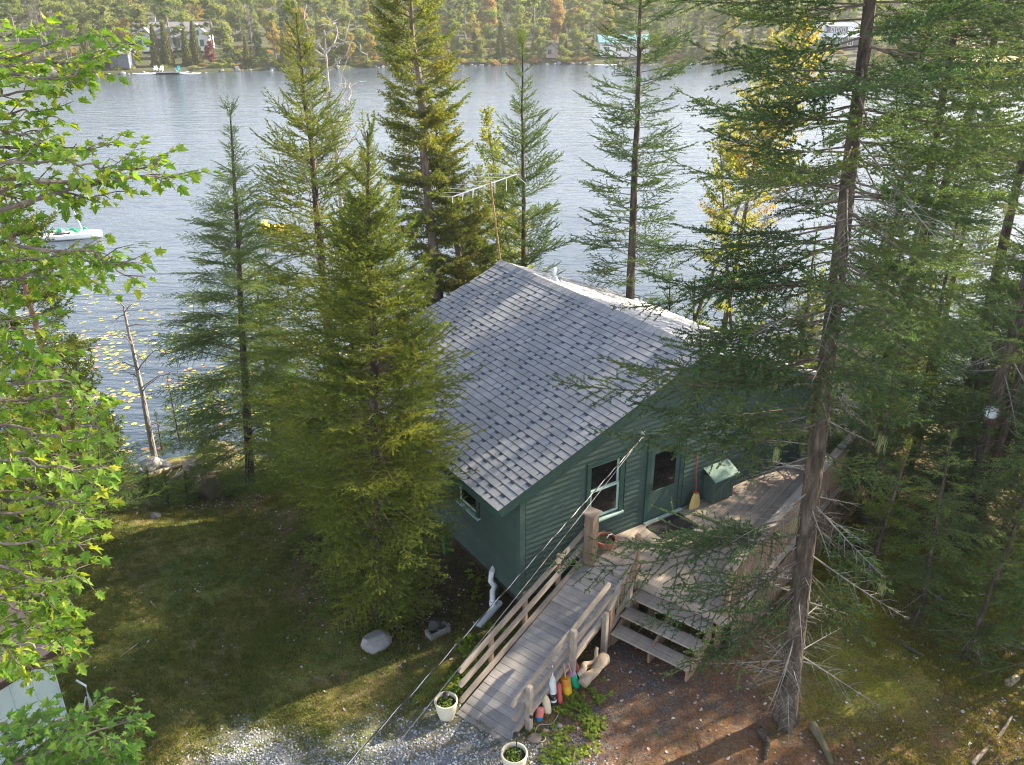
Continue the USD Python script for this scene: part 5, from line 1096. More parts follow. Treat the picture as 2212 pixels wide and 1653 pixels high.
for k, (q, l1, l2) in enumerate(((0, .32, .30), (.155, .45, .36), (.31, .55, .42), (.48, .66, .48), (.65, .75, .58), (.83, .86, .70), (.985, .95, .5))):
    o = pa + (pb_ - pa) * q; part(an, 'rod', tube([o, o + np.array([-1, .06, 0.03]) * l1 * .98], .006, 5), m_alu); part(an, 'rod', tube([o, o + (np.array([.02, -.93, -.25]) if k < 6 else np.array([.5, -.75, -.30])) * l2], .008, 5), m_alu)

# ------------------------------------------------------------------ pale metal shed in the lower left corner
c0 = atz((150, 1562), 3.62); c1 = atz((17, 1654), 3.62); dx = c1 - c0; dx[2] = 0; dx /= np.linalg.norm(dx); ny = np.array([-dx[1], dx[0], 0]); 
if ny @ (c0 - O_) > 0: ny = -ny     # outward, towards the camera
back = -ny
tp_z = onplane((115, 1443), c0, np.array([dx[0], dx[1], 0]) if False else ny)[2]
sh = thing('metal_shed', 'pale ribbed metal shed with brown roof in the lower left corner', 'shed', (c0[0], c0[1], 3.6), math.degrees(math.atan2(dx[1], dx[0])))
H_ = float(np.clip(tp_z - 3.6, 1.5, 2.2)); sg = -1 if (np.cross(dx, back)[2] < 0) else 1
def ysg(a, b): return (min(a * sg, b * sg), max(a * sg, b * sg))
part(sh, 'wall', boxv(0, 2.6, *ysg(0.01, .06), .06, H_), m_shed, 'door side wall'); part(sh, 'wall', boxv(0, .05, *ysg(.061, 2.0), .06, H_), m_shed); part(sh, 'wall', boxv(2.55, 2.6, *ysg(.061, 2.0), .06, H_), m_shed); part(sh, 'wall', boxv(.051, 2.549, *ysg(1.95, 2.0), .06, H_), m_shed)
for k in range(4): x = .02 + .30 * k; part(sh, 'panel', cham(x, x + .285, *ysg(-.006, .008), .07, H_ - .03, .004), m_shed)
part(sh, 'panel', cham(1.36, 2.5, *ysg(-.006, .008), .07, H_ - .03, .004), m_shed)
for k in range(4): x = .012 + .30 * k; part(sh, 'rib', cham(x - .012, x + .008, *ysg(-.022, .009), .07, H_ - .02, .004), m_shed)
part(sh, 'door_post', cham(1.23, 1.345, *ysg(-.035, .009), .06, H_ - .02, .004), m_brown); part(sh, 'sill', cham(-.02, 2.6, *ysg(-.05, .008), .0, .055, .004), m_white)
v, f = boxv(-.12, 2.75, *ysg(-.14, 1.05), 0, .04); v = v.copy(); v[:, 2] += H_ + .02 + (v[:, 1] * sg) * .34; part(sh, 'roof', (v, f), m_pinkroof); v, f = boxv(-.12, 2.75, *ysg(1.055, 2.2), 0, .04); v = v.copy(); v[:, 2] += H_ + .02 + (2.1 - v[:, 1] * sg) * .34; part(sh, 'roof', (v, f), m_pinkroof); part(sh, 'roof_edge', cham(-.12, 2.75, *ysg(-.17, -.145), H_ - .09, H_ + .01, .004), m_brown)
# folding tubular frame beside the shed
p = atz((190, 1540), 3.65); fr_ = thing('tubular_frame', 'silver tubular cart frame leaning beside the pale shed', 'cart frame', (p[0], p[1], zg1(p[0], p[1])), 20)
P_ = [atz((165, 1470), 4.35), atz((186, 1482), 4.3), atz((189, 1500), 4.15), atz((196, 1532), 3.8)]
o_ = np.array([p[0], p[1], zg1(p[0], p[1])]); Rz_ = rotz(math.radians(-20))
part(fr_, 'handle', tube([(q - o_) @ Rz_.T for q in P_], .016, 8), m_alu, smooth=True); part(fr_, 'leg', tube([(q - o_) @ Rz_.T for q in (atz((189, 1500), 4.15), atz((210, 1548), 3.72))], .016, 8), m_alu, smooth=True); part(fr_, 'leg', tube([(q - o_) @ Rz_.T for q in (atz((186, 1505), 4.1), atz((176, 1552), 3.72))], .014, 8), m_alu, smooth=True); part(fr_, 'clamp', mv(trimesh.creation.icosphere(1, .035) and (trimesh.creation.icosphere(1, .035).vertices, trimesh.creation.icosphere(1, .035).faces), (atz((187, 1500), 4.14) - o_) @ Rz_.T), m_black)
# ------------------------------------------------------------------ the air over the lake
hzv, hzf = boxv(-720, 720, -80, 640, -4.5, 34.0)
m_haze = usdkit.material(stage, '/World/Looks/haze', {'v': ('principled_volume', {'color': (.93, .95, 1.0), 'density': .00022, 'anisotropy': .35})}, [], volume='v.volume')
solo('haze', (hzv, hzf), m_haze, 'thin pale air over the lake', 'haze', kind='stuff')

# ------------------------------------------------------------------ near trees
def gpx(p):
    """the ground point under a photo pixel"""
    z = 3.5
    for _ in range(40): q = atz(p, z); z = .6 * z + .4 * zg1(q[0], q[1])
    q = atz(p, z); q[2] = zg1(q[0], q[1]); return q
def line(pl, yl, pu, yu=None):
    """base on the ground and a point up the trunk, from two photo points of a trunk and their distances"""
    a = aty(pl, yl); b = aty(pu, yl if yu is None else yu); d = (b - a) / (b - a)[2]; q = a.copy()
    for _ in range(20): q = a + d * (zg1(q[0], q[1]) - a[2])
    return q, b, d
def up(base, d, h): return base + d * h
# front spruce by the cabin wall
b_ = gpx((818, 1338)); t_ = aty((797, 284), b_[1])
conifer('spruce_tree', 'dense gold green spruce covering the left side of the cabin roof', 'spruce tree', b_, t_, .13, 'spruce_sunlit', 'spruce', pf((0, 1.0), (.12, 1.15), (.29, 1.5), (.49, 1.7), (.67, 1.2), (.8, .85), (.915, .42), (1, .12)), cb=.03, gap=.17, nb=8, pit=(-.35, .95), seed=1, drop=.05)
b_, u_, d_ = line((702, 560), 15.6, (655, 60), 15.6)
t_ = aty((640, 28), 15.6)
conifer('spruce_tree', 'tall gold green spruce with thin pointed leader left of the dense front spruce', 'spruce tree', b_, t_, .15, 'spruce_sunlit', 'spruce', pf((0, 1.5), (.2, 2.0), (.4, 2.0), (.6, 1.6), (.7, 1.3), (.81, 1.0), (.91, .65), (.97, .3), (1, .1)), cb=.06, gap=.27, nb=6, pit=(-.3, .95), seed=2, drop=.12)
b_ = gpx((541, 1055)); t_ = aty((497, 238), b_[1])
conifer('hemlock_tree', 'feathery pale green hemlock at the water left of the tall spruce', 'hemlock tree', b_, t_, .12, 'hemlock', 'hemlock', pf((0, 1.2), (.15, 2.0), (.35, 2.2), (.55, 1.8), (.7, 1.25), (.83, .7), (.93, .35), (1, .1)), cb=.04, gap=.24, nb=6, pit=(-.15, .9), seed=3, drop=.14)
b_ = gpx((600, 1010)); conifer('hemlock_tree', 'lower dark hemlock filling the gap behind the gold spruces', 'hemlock tree', b_, b_ + [.1, 0, 6.4], .08, 'hemlock', 'hemlock', pf((0, 1.2), (.3, 1.6), (.7, .9), (1, .1)), cb=.03, gap=.24, nb=5, pit=(-.2, .7), seed=33)
b_ = gpx((392, 972)); t_ = aty((362, 820), b_[1] + .2); conifer('young_fir', 'slender young fir at the bank beside the dead trunk', 'fir tree', b_, t_, .035, 'fir', 'fir', pf((0, .7), (.25, .75), (.6, .42), (1, .06)), cb=.1, gap=.24, nb=5, pit=(-.05, .6), seed=4)
for k, (px, h, lab) in enumerate((((352, 985), 1.5, 'low bushy fir on the bank left of the slender young fir'), ((440, 985), 1.3, 'low bushy fir on the bank right of the slender young fir'), ((470, 960), 2.2, 'ragged young fir between the slender fir and the hemlock'))):
    b_ = gpx(px); conifer('young_fir', lab, 'fir tree', b_, b_ + [.03, 0, h], .03, 'fir', 'fir', pf((0, .6), (.4, .55), (1, .08)), cb=.04, gap=.2, nb=5, pit=(0, .6), seed=50 + k)
# dead trunk
b_ = gpx((337, 1008)); t_ = aty((268, 668), b_[1] + .3); rng = np.random.default_rng(5)
dt = thing('dead_tree', 'leaning dead grey trunk with bare twigs before the lily pads', 'dead tree', b_); tm, C, q = trunk_mesh([[0, 0, -.1], (t_ - b_) * .5 + [.04, 0, 0], t_ - b_], .095, .03, 1.3, 9, seed=5); part(dt, 'trunk', tm, bark_grey, smooth=True)
for k, (fa, tipx) in enumerate(((.30, (372, 925)), (.50, (352, 812)), (.52, (385, 800)), (.64, (356, 742)), (.66, (250, 785)), (.80, (258, 722)), (.90, (387, 712)), (.97, (250, 690)), (.99, (292, 655)), (1.0, (262, 650)), (.74, (330, 790)), (.58, (262, 800)))):
    o = np.array([np.interp(fa * q[-1], q, C[:, j]) for j in range(3)]); e = aty(tipx, b_[1] + rng.uniform(-.4, .4)) - b_; mid = (o + e) / 2 + [0, 0, .12 * np.linalg.norm(e - o)]; mb = MB(); tq = np.linspace(0, 1, 7)[:, None]; P = (1 - tq) ** 2 * o + 2 * tq * (1 - tq) * mid + tq ** 2 * e + rng.normal(0, .02, (7, 3)); mb.add(*tube(P, .022 * (1 - .8 * tq[:, 0]), 5))
    for _ in range(5): s = P[int(rng.integers(2, 7))]; mb.add(*tube([s, s + rng.normal(0, .16, 3) + [0, 0, -.08]], [.008, .003], 4))
    part(dt, 'branch', mb.get(), bark_grey)
# left group
b_, u_, d_ = line((92, 745), 16.5, (62, 640), 16.5); conifer('pine_tree', 'reddish trunked pine with golden foliage behind the maple at the left', 'pine tree', b_, up(b_, d_, 8.0), .11, 'spruce_sunlit', 'cedar', pf((0, .3), (.5, 1.0), (.75, 1.15), (1, .3)), cb=.46, gap=.3, nb=5, pit=(-.1, .6), bark=bark_pine, seed=6, drop=.2)
b_ = gpx((205, 1085)); conifer('birch_sapling', 'pale yellow green birch sapling at the left bank', 'birch tree', b_, aty((160, 735), b_[1]), .05, 'decid', 'decid', pf((0, .5), (.3, .9), (.7, .7), (1, .2)), cb=.15, gap=.22, nb=4, pit=(.35, 1.0), bark=bark_birch, seed=7)
b_ = gpx((120, 1090)); conifer('birch_sapling', 'second yellow green sapling behind the maple leaves at the left edge', 'birch tree', b_, aty((70, 770), b_[1]), .05, 'decid', 'decid', pf((0, .7), (.4, 1.1), (.7, .9), (1, .2)), cb=.1, gap=.2, nb=5, pit=(.3, .9), bark=bark_birch, seed=71)
b_ = gpx((245, 1025)); conifer('alder_bush', 'round dark green leafy bush at the bank left of the dead trunk', 'bush', b_, b_ + [0, 0, 1.9], .03, 'decid_shade', 'decid', pf((0, .8), (.5, .8), (1, .4)), cb=.05, gap=.13, nb=5, pit=(.2, 1.1), seed=8)
b_ = gpx((228, 1138)); conifer('young_spruce', 'small dark spruce at the left edge of the lawn', 'spruce tree', b_, aty((205, 905), b_[1]), .05, 'hemlock', 'fir', pf((0, 1.0), (.25, 1.1), (.6, .75), (1, .1)), cb=.17, gap=.2, nb=6, pit=(-.1, .6), seed=9)
b_ = gpx((110, 1160)); conifer('young_spruce', 'bushy spruce behind the maple leaves left of the small dark spruce', 'spruce tree', b_, b_ + [-.1, 0, 3.8], .06, 'spruce_sunlit', 'fir', pf((0, 1.1), (.3, 1.2), (.6, .8), (1, .1)), cb=.1, gap=.2, nb=6, pit=(-.1, .6), seed=91)
b_ = gpx((20, 1130)); conifer('young_spruce', 'gold green spruce at the very left edge below the pine', 'spruce tree', b_, b_ + [-.1, 0, 5.2], .07, 'spruce_sunlit', 'fir', pf((0, 1.1), (.3, 1.3), (.6, .9), (1, .1)), cb=.1, gap=.22, nb=6, pit=(-.1, .6), seed=92)
for k, (px, h, lab) in enumerate((((365, 1098), .85, 'low juniper like shrub on the bank below the stump'), ((405, 1085), .7, 'smaller green shrub right beside the low shrub below the stump'), ((322, 1062), .5, 'tiny shrub among sticks left of the low shrubs'))):
    b_ = gpx(px); conifer('low_shrub', lab, 'shrub', b_, b_ + [.05, 0, h], .02, 'hemlock', 'fir', pf((0, .55), (.5, .55), (1, .15)), cb=.05, gap=.11, nb=6, pit=(.05, .9), seed=80 + k)
# cedars behind the ridge
b_, u_, d_ = line((947, 640), 21.0, (905, 220), 21.0)
conifer('cedar_tree', 'tallest ragged cedar rising behind the left end of the roof', 'cedar tree', b_, up(b_, d_, 14.2), .21, 'cedar', 'cedar', pf((0, .4), (.3, .9), (.5, 1.2), (.75, 1.35), (.9, 1.0), (1, .3)), cb=.36, gap=.21, nb=5, pit=(-.3, .8), bark=bark_cedar, seed=10, drop=.22, dead=22)
b_, u_, d_ = line((1003, 612), 21.6, (968, 430), 21.6)
conifer('cedar_tree', 'leaning second cedar right of the tallest cedar behind the roof', 'cedar tree', b_, up(b_, d_, 9.6), .17, 'cedar', 'cedar', pf((0, .6), (.4, 1.2), (.7, 1.2), (1, .3)), cb=.32, gap=.22, nb=5, pit=(-.35, .7), bark=bark_cedar, seed=11, drop=.15, dead=14)
b_, u_, d_ = line((1037, 585), 23.0, (1030, 330), 23.0)
conifer('cedar_tree', 'slim third cedar close to the antenna mast', 'cedar tree', b_, up(b_, d_, 8.6), .10, 'cedar', 'cedar', pf((0, .6), (.4, 1.1), (.7, 1.0), (1, .25)), cb=.25, gap=.22, nb=5, pit=(-.3, .7), bark=bark_cedar, seed=12, drop=.12, dead=6)
b_ = gpx((1085, 640)); conifer('maple_sapling', 'yellow green sapling behind the antenna', 'maple tree', (1.0, 24.2, zg1(1.0, 24.2)), aty((1050, 255), 24.2), .06, 'decid', 'decid', pf((0, .3), (.5, 1.1), (.8, .9), (1, .3)), cb=.3, gap=.25, nb=4, pit=(.2, .9), bark=bark_maple, seed=13, drop=.2)
b_, u_, d_ = line((1132, 572), 22.2, (1129, 110), 22.2); t_ = aty((1128, 92), 22.2)
conifer('fir_tree', 'pointed fir with open layered limbs behind the roof ridge', 'fir tree', b_, t_, .12, 'fir', 'fir', pf((0, 1.1), (.3, 1.55), (.45, 1.5), (.6, 1.35), (.72, 1.25), (.82, .9), (.9, .55), (1, .1)), cb=.1, gap=.42, nb=5, pit=(.05, .75), seed=14, drop=.12)
b_, u_, d_ = line((1362, 632), 20.6, (1383, 60), 20.6)
conifer('spruce_tree', 'tall open spruce beyond the roof right of the vent pipe', 'spruce tree', b_, up(b_, d_, 13.4), .16, 'spruce_shade', 'spruce', pf((0, .8), (.3, 1.15), (.45, 1.5), (.6, 1.3), (.7, 1.45), (.85, 1.2), (1, .15)), cb=.22, gap=.36, nb=5, pit=(-.15, .5), seed=15, drop=.15, dead=18)
for k, (px, py, y, h, r, sp_k, lab) in enumerate(((1448, 600, 22.5, 5.2, 1.0, 'fir', 'sunlit young spruce right of the tall open spruce'), (1415, 600, 24.0, 4.0, .8, 'fir', 'shorter young spruce tucked behind the tall open spruce'), (1320, 640, 19.6, 1.7, .7, 'fir', 'small spruce top showing just above the far eave'), (1500, 620, 23.2, 5.0, 1.0, 'spruce_sunlit', 'bushy gold spruce left of the forked birch'), (1290, 640, 22.5, 2.6, .7, 'fir', 'small fir at the water behind the vent pipe'))):
    b_, u_, d_ = line((px, py), y, (px + 3, py - 200), y); conifer('young_spruce', lab, 'spruce tree', b_, up(b_, d_, h), .06, sp_k, 'fir', pf((0, r), (.3, r), (.6, r * .75), (1, .1)), cb=.08, gap=.25, nb=5, pit=(-.1, .7), seed=16 + k, drop=.12)
b_, u_, d_ = line((1567, 500), 22.6, (1548, 200), 22.6); conifer('maple_sapling', 'slender yellow green maple sapling with thin stem before the glare', 'maple tree', b_, up(b_, d_, 9.2), .07, 'decid', 'decid', pf((0, .3), (.4, 1.1), (.7, 1.2), (1, .3)), cb=.32, gap=.36, nb=3, pit=(.1, .8), bark=bark_maple, seed=22, drop=.15)
b_, u_, d_ = line((1608, 470), 24.2, (1642, 285), 24.2); conifer('birch_tree', 'forked grey birch with bent trunk standing before the glare', 'birch tree', b_, up(b_, d_, 10.5), .13, 'decid_gold', 'decid', pf((0, .3), (.55, 1.4), (.8, 1.5), (1, .4)), cb=.62, gap=.4, nb=4, pit=(.1, .9), bark=bark_maple, seed=23, drop=.2)
b_, u_, d_ = line((1612, 400), 24.0, (1670, 250), 24.4); conifer('birch_tree', 'thinner stem beside the forked birch carrying orange leaves', 'birch tree', b_, up(b_, d_, 11.5), .08, 'decid_gold', 'decid', pf((0, .3), (.6, 1.2), (.85, 1.5), (1, .4)), cb=.66, gap=.35, nb=4, pit=(.0, .8), bark=bark_maple, seed=24, drop=.15)
# bare white tree behind the tall spruce
b_, u_, d_ = line((714, 260), 25.5, (694, 30), 25.5); rng = np.random.default_rng(31); q0 = b_; tp = up(b_, d_, 13.2)
bt = thing('bare_birch', 'leafless white branched tree behind the tall gold spruce', 'bare tree', q0); tm, C, q = trunk_mesh([[0, 0, -.1], (tp - q0) * .5 + [.12, 0, 0], tp - q0], .12, .02, 1.3, 8, seed=31); part(bt, 'trunk', tm, bark_birch, smooth=True)
for k in range(26):
    fa = rng.uniform(.62, .99); o = np.array([np.interp(fa * q[-1], q, C[:, j]) for j in range(3)]); az = rng.random() * 6.28; Lb = rng.uniform(.7, 1.9) * (1.3 - fa * .6); P = [o]; dr_ = np.array([math.cos(az), math.sin(az) * .6, .7])
    for s in range(6): dr_ = dr_ + rng.normal(0, .22, 3); dr_ /= np.linalg.norm(dr_); P.append(P[-1] + dr_ * Lb / 6)
    P = np.array(P); mb = MB(); mb.add(*tube(P, .028 * (1 - .85 * np.linspace(0, 1, 7)), 5))
    for _ in range(7): s = P[int(rng.integers(2, 7))]; e = s + rng.normal(0, .25, 3) + [0, 0, .08]; mb.add(*tube([s, (s + e) / 2 + rng.normal(0, .04, 3), e], [.010, .007, .003], 4))
    part(bt, 'branch', mb.get(), bark_birch)
# right: tall trunks before the glare
for k, (pl, yl, pu, h, r0, lab) in enumerate((((1991, 473), 20.5, (2021, 304), 15.5, .17, 'left of the paired leaning grey trunks at the right'), ((2015, 473), 21.0, (2085, 270), 16.0, .19, 'right of the paired leaning grey trunks at the right'), ((2177, 486), 18.5, (2210, 341), 15.0, .16, 'leaning bare trunk at the right frame edge before the glare'), ((2116, 994), 14.4, (2194, 700), 14.0, .15, 'dark leaning trunk carrying the round thermometer'))):
    b_, u_, d_ = line(pl, yl, pu, yl); conifer('pine_tree' if k < 3 else 'spruce_tree', lab, 'pine tree' if k < 3 else 'spruce tree', b_, up(b_, d_, h), r0, 'spruce_shade', 'spruce', pf((0, .6), (.45, 1.9), (.75, 2.3), (.9, 1.4), (1, .2)), cb=.50, gap=.5, nb=5, pit=(-.1, .5), bark=bark_spruce, seed=40 + k, drop=.2, dead=14)
# right: understorey
UND = [(7.3, 14.6, 5.2, 1.3, 'spruce_shade', 'dark young spruce right beside the railing corner of the deck'), (8.9, 12.6, 4.6, 1.3, 'hemlock', 'soft pale hemlock at the right below the thermometer trunk'), (6.5, 12.6, 3.0, .9, 'spruce_sunlit', 'low gold spruce between the deck railing and the big trunk'),
       (9.7, 16.2, 6.0, 1.5, 'spruce_shade', 'dark spruce left of the thermometer trunk'), (8.3, 17.8, 5.6, 1.3, 'hemlock', 'hemlock behind the right end of the deck'), (10.4, 19.2, 7.2, 1.5, 'hemlock', 'broad hemlock under the paired leaning trunks'),
       (12.3, 18.0, 8.0, 1.5, 'fir', 'tall fir at the right edge above the thermometer'), (11.6, 14.6, 7.2, 1.5, 'hemlock', 'hemlock at the right edge beside the thermometer'), (9.4, 11.0, 3.6, 1.1, 'fir', 'young fir in the lower right thicket'),
       (7.6, 11.0, 2.9, .9, 'fir', 'smallest fir left in the lower right thicket'), (13.6, 20.8, 7.0, 1.4, 'fir', 'sunlit fir before the glare at the right edge'), (10.2, 22.2, 6.2, 1.2, 'spruce_sunlit', 'gold spruce before the glare right of the big trunk'), (7.7, 20.6, 6.4, 1.2, 'spruce_sunlit', 'gold spruce beyond the right corner of the cabin'),
       (12.2, 23.6, 5.0, 1.1, 'decid', 'yellow green leafy sapling before the glare at the right'), (8.9, 24.0, 5.6, 1.0, 'decid', 'pale leafy sapling before the glare behind the big trunk'), (6.4, 18.0, 4.6, 1.1, 'spruce_sunlit', 'gold spruce just behind the far right corner of the roof'), (10.6, 12.9, 5.0, 1.3, 'hemlock', 'pale hemlock thicket tree at the right edge'), (9.0, 9.6, 3.2, 1.0, 'hemlock', 'small hemlock near the fallen log'), (14.5, 17.0, 9.0, 1.6, 'hemlock', 'tall hemlock at the right edge behind the thicket'),
       (10.4, 11.8, 13.5, 2.5, 'spruce_shade', 'large spruce just beyond the right edge reaching its boughs into the frame'), (9.4, 14.4, 8.5, 1.9, 'spruce_shade', 'dense dark spruce left of the thermometer in the dark thicket'), (11.2, 17.0, 10.5, 2.1, 'spruce_shade', 'tall dark spruce behind the thermometer trunk'),
       (8.9, 19.6, 9.0, 1.8, 'fir', 'tall sunlit fir right of the big trunk before the lake'), (11.4, 20.9, 9.5, 1.8, 'fir', 'tall fir between the paired leaning trunks and the right edge'), (7.4, 12.2, 3.6, 1.2, 'hemlock', 'spreading young hemlock on the moss right of the big trunk'), (8.3, 10.4, 3.0, 1.2, 'hemlock', 'pale young hemlock in front of the lower right thicket'), (6.9, 16.2, 5.0, 1.3, 'hemlock', 'hemlock behind the railing corner of the deck'), (13.0, 15.2, 8.0, 1.8, 'fir', 'broad fir filling the right edge below the thermometer trunk top')]
for k, (x, y, h, r, sp_k, lab) in enumerate(UND):
    b_ = np.array([x, y, zg1(x, y)]); kind = 'decid' if sp_k == 'decid' else 'hemlock' if sp_k == 'hemlock' else 'fir' if sp_k == 'fir' else 'spruce'
    conifer({'decid': 'leafy_sapling', 'hemlock': 'young_hemlock', 'fir': 'young_fir'}.get(kind, 'young_spruce'), lab, 'hemlock tree' if kind == 'hemlock' else 'sapling' if kind == 'decid' else 'fir tree' if kind == 'fir' else 'spruce tree', b_, b_ + [.2 * math.sin(k), .2 * math.cos(k), h], .02 + h * .010, sp_k, kind, pf((0, r), (.3, r), (.6, r * .75), (1, .1)), cb=(.16 if h < 12 else .5) if kind != 'decid' else .3, gap=.27, nb=5, pit=(-.2, .6) if kind != 'decid' else (.2, .9), bark=bark_spruce, seed=120 + k, drop=.15, dead=6)
# big foreground spruce
b_ = gpx((1697, 1556)); t13 = aty((1878, 0), b_[1] + .55); d_ = (t13 - b_) / (t13 - b_)[2]; HT = 15.2
def FX_(pa, tip, ytip): a = aty(pa, b_[1] + .3); return (float((a[2] - b_[2]) / HT), aty(tip, ytip))
ex = [FX_((1880, 0), (1545, 55), 9.6), FX_((1870, 70), (1552, 165), 9.9), FX_((1862, 170), (1600, 250), 9.4), FX_((1858, 220), (1560, 300), 9.8), FX_((1840, 400), (1590, 380), 10.3), FX_((1825, 480), (1370, 565), 10.4), FX_((1822, 520), (1330, 690), 9.8), FX_((1810, 600), (1400, 640), 9.0), FX_((1800, 680), (1430, 770), 8.9),
      FX_((1780, 760), (1205, 890), 9.4), FX_((1775, 800), (1345, 845), 8.6), FX_((1765, 860), (1275, 960), 9.0), FX_((1760, 900), (1420, 1010), 8.6), FX_((1740, 1090), (1195, 1290), 9.0), FX_((1735, 1130), (1340, 1190), 8.7), FX_((1730, 1180), (1400, 1400), 8.6), FX_((1725, 1230), (1440, 1480), 8.8),
      FX_((1880, 20), (2120, 60), 9.9), FX_((1870, 90), (2180, 190), 9.6), FX_((1850, 300), (2140, 330), 9.4), FX_((1840, 420), (2200, 420), 9.8), FX_((1820, 560), (2050, 610), 9.2), FX_((1800, 700), (2060, 760), 9.0), FX_((1780, 850), (2010, 930), 8.6), FX_((1760, 950), (1960, 1080), 8.5), FX_((1740, 1100), (1930, 1290), 8.5), FX_((1720, 1200), (1890, 1400), 8.6)]
big = conifer('spruce_tree', 'big foreground spruce with thick grey trunk right of the steps', 'spruce tree', b_, up(b_, d_, HT), .155, 'spruce_shade', 'spruce', pf((0, .8), (.3, 1.5), (.5, 2.2), (.7, 2.3), (.9, 1.2), (1, .2)), cb=.36, gap=.33, nb=5, pit=(-.45, .40), seed=200, drop=.2, explicit=ex, dead=90)
# lichen beards hanging from it
lb = f'{big}/lichen'; UsdGeom.PointInstancer.Define(stage, lb); rng = np.random.default_rng(61); mb = MB()
for _ in range(24):
    P = np.cumsum(np.vstack([rng.normal(0, .025, 3), rng.normal(0, .010, (5, 3)) + [0, 0, -.05]]), 0); mb.add(*tube(P, [.0012, .003, .0028, .002, .0015, .0008], 3, False))
p = f'{lb}/tuft_001'; m_lich = G('pale_lichen', [(.26, .28, .15), (.36, .38, .22)], .5, (1.1, 1.1, .8)); usdkit.mesh(stage, p, mb.get(), m_lich)
pos = []
for _ in range(20): fr = rng.uniform(.25, .62); az = rng.random() * 6.28; rr = rng.uniform(.3, 2.0); o = d_ * HT * fr; pos.append([o[0] + rr * math.cos(az), o[1] + rr * math.sin(az), o[2] - .18 * rr])
instancer(lb, [p], pos, qz(rng.random(20) * 6.28), rng.uniform(.4, .9, 20), np.zeros(20)); data(stage.GetPrimAtPath(lb), kind='stuff')
# more of the wood to the right, out of the frame, that shades the yard
for k, (x, y, h) in enumerate(((16.5, 15.5, 12), (18.5, 19.0, 12), (15.8, 10.0, 12), (20.5, 14.5, 13), (13.0, 6.2, 11))):
    bb_ = np.array([x, y, zg1(x, y)]); conifer('spruce_tree', 'dark spruce in the wood to the right of the yard', 'spruce tree', bb_, bb_ + [.2, .1, h], .15, 'spruce_shade', 'spruce', pf((0, 1.4), (.3, 2.0), (.6, 1.5), (1, .2)), cb=.22, gap=.42, nb=5, pit=(-.3, .6), seed=300 + k, drop=.2, group='spruces beyond the right edge')
# thermometer
tr = aty((2141, 890), 14.2); th = thing('thermometer', 'round white dial thermometer on the dark leaning trunk', 'thermometer', tr); dv = O_ - tr; dv[2] *= .25; dv /= np.linalg.norm(dv); dv = dv + np.array([-.35, 0, 0]); dv /= np.linalg.norm(dv); sx_ = np.cross(ZZ, dv); sx_ /= np.linalg.norm(sx_); uy = np.cross(dv, sx_); Mt = np.column_stack([sx_, uy, dv])
def lo(m_): return np.asarray(m_[0]) @ Mt.T, m_[1]
part(th, 'dial', lo(lathe([(0, -.02), (.118, -.02), (.118, .0), (0, .001)], 32)), M('dial_face', [(.55, .62, .68), (.62, .69, .75)], 3, .4)); part(th, 'rim', lo(lathe([(.117, -.025), (.135, -.025), (.138, .005), (.128, .016), (.117, .008)], 32)), M('dial_rim', [(.28, .26, .22), (.4, .38, .33)], 8, .4), smooth=30); part(th, 'needle', lo(mv(bar([-.05, -.03, .006], [.07, .045, .006], .010, .004, .001), (0, 0, 0))), m_black)
tk = MB()
for k in range(24): a = math.radians(225 - k * 270 / 23); tk.add(*bar([.092 * math.cos(a), .092 * math.sin(a), .0045], [.108 * math.cos(a), .108 * math.sin(a), .0045], .004, .002, .0005))
part(th, 'scale_marks', lo(tk.get()), m_black); part(th, 'bracket', lo((np.asarray(boxv(-.02, .02, -.02, .02, -.16, -.0255)[0]), BOXF)), m_black)

# ------------------------------------------------------------------ the maple at the left
half = [(.0, 0), (.15, -.05), (.40, .08), (.27, .25), (.54, .50), (.20, .52), (.21, .68), (0, 1.0)]
outl = half + [(-x, y) for x, y in half[-2:0:-1]]
def leaf_mesh(seed):
    r = np.random.default_rng(seed); P = np.array([(0, .36)] + outl); P[1:] += r.normal(0, .018, (len(outl), 2)); z = r.uniform(.15, .55) * np.abs(P[:, 0]) - r.uniform(.1, .35) * (P[:, 1] - .3) ** 2 + r.normal(0, .012, len(P)); n = len(outl)
    st = np.array([[-.012, 0, 0], [.012, 0, 0], [.008, -.45, .03], [-.008, -.45, .03]])
    return np.vstack([np.column_stack([P, z]), st]), np.vstack([[[0, 1 + k, 1 + (k + 1) % n] for k in range(n)], [[n + 1, n + 3, n + 2], [n + 1, n + 4, n + 3]]])
LEAF = [leaf_mesh(k) for k in range(6)]
m_leaf = G('maple_leaves', [(0, (.085, .19, .03)), (.35, (.13, .25, .035)), (.72, (.19, .30, .04)), (.93, (.30, .34, .045)), (.958, (.36, .28, .05)), (.965, (.38, .10, .04)), (1, (.34, .06, .035))], .55, (1.5, 1.35, .5), .9, .45, .85)
m_leaf_g = G('green_maple_leaves', [(0, (.09, .20, .04)), (.5, (.14, .27, .055)), (.88, (.20, .32, .065)), (.97, (.27, .30, .06)), (1, (.25, .10, .05))], .5, (1.4, 1.35, .6), .9, .45, .85)
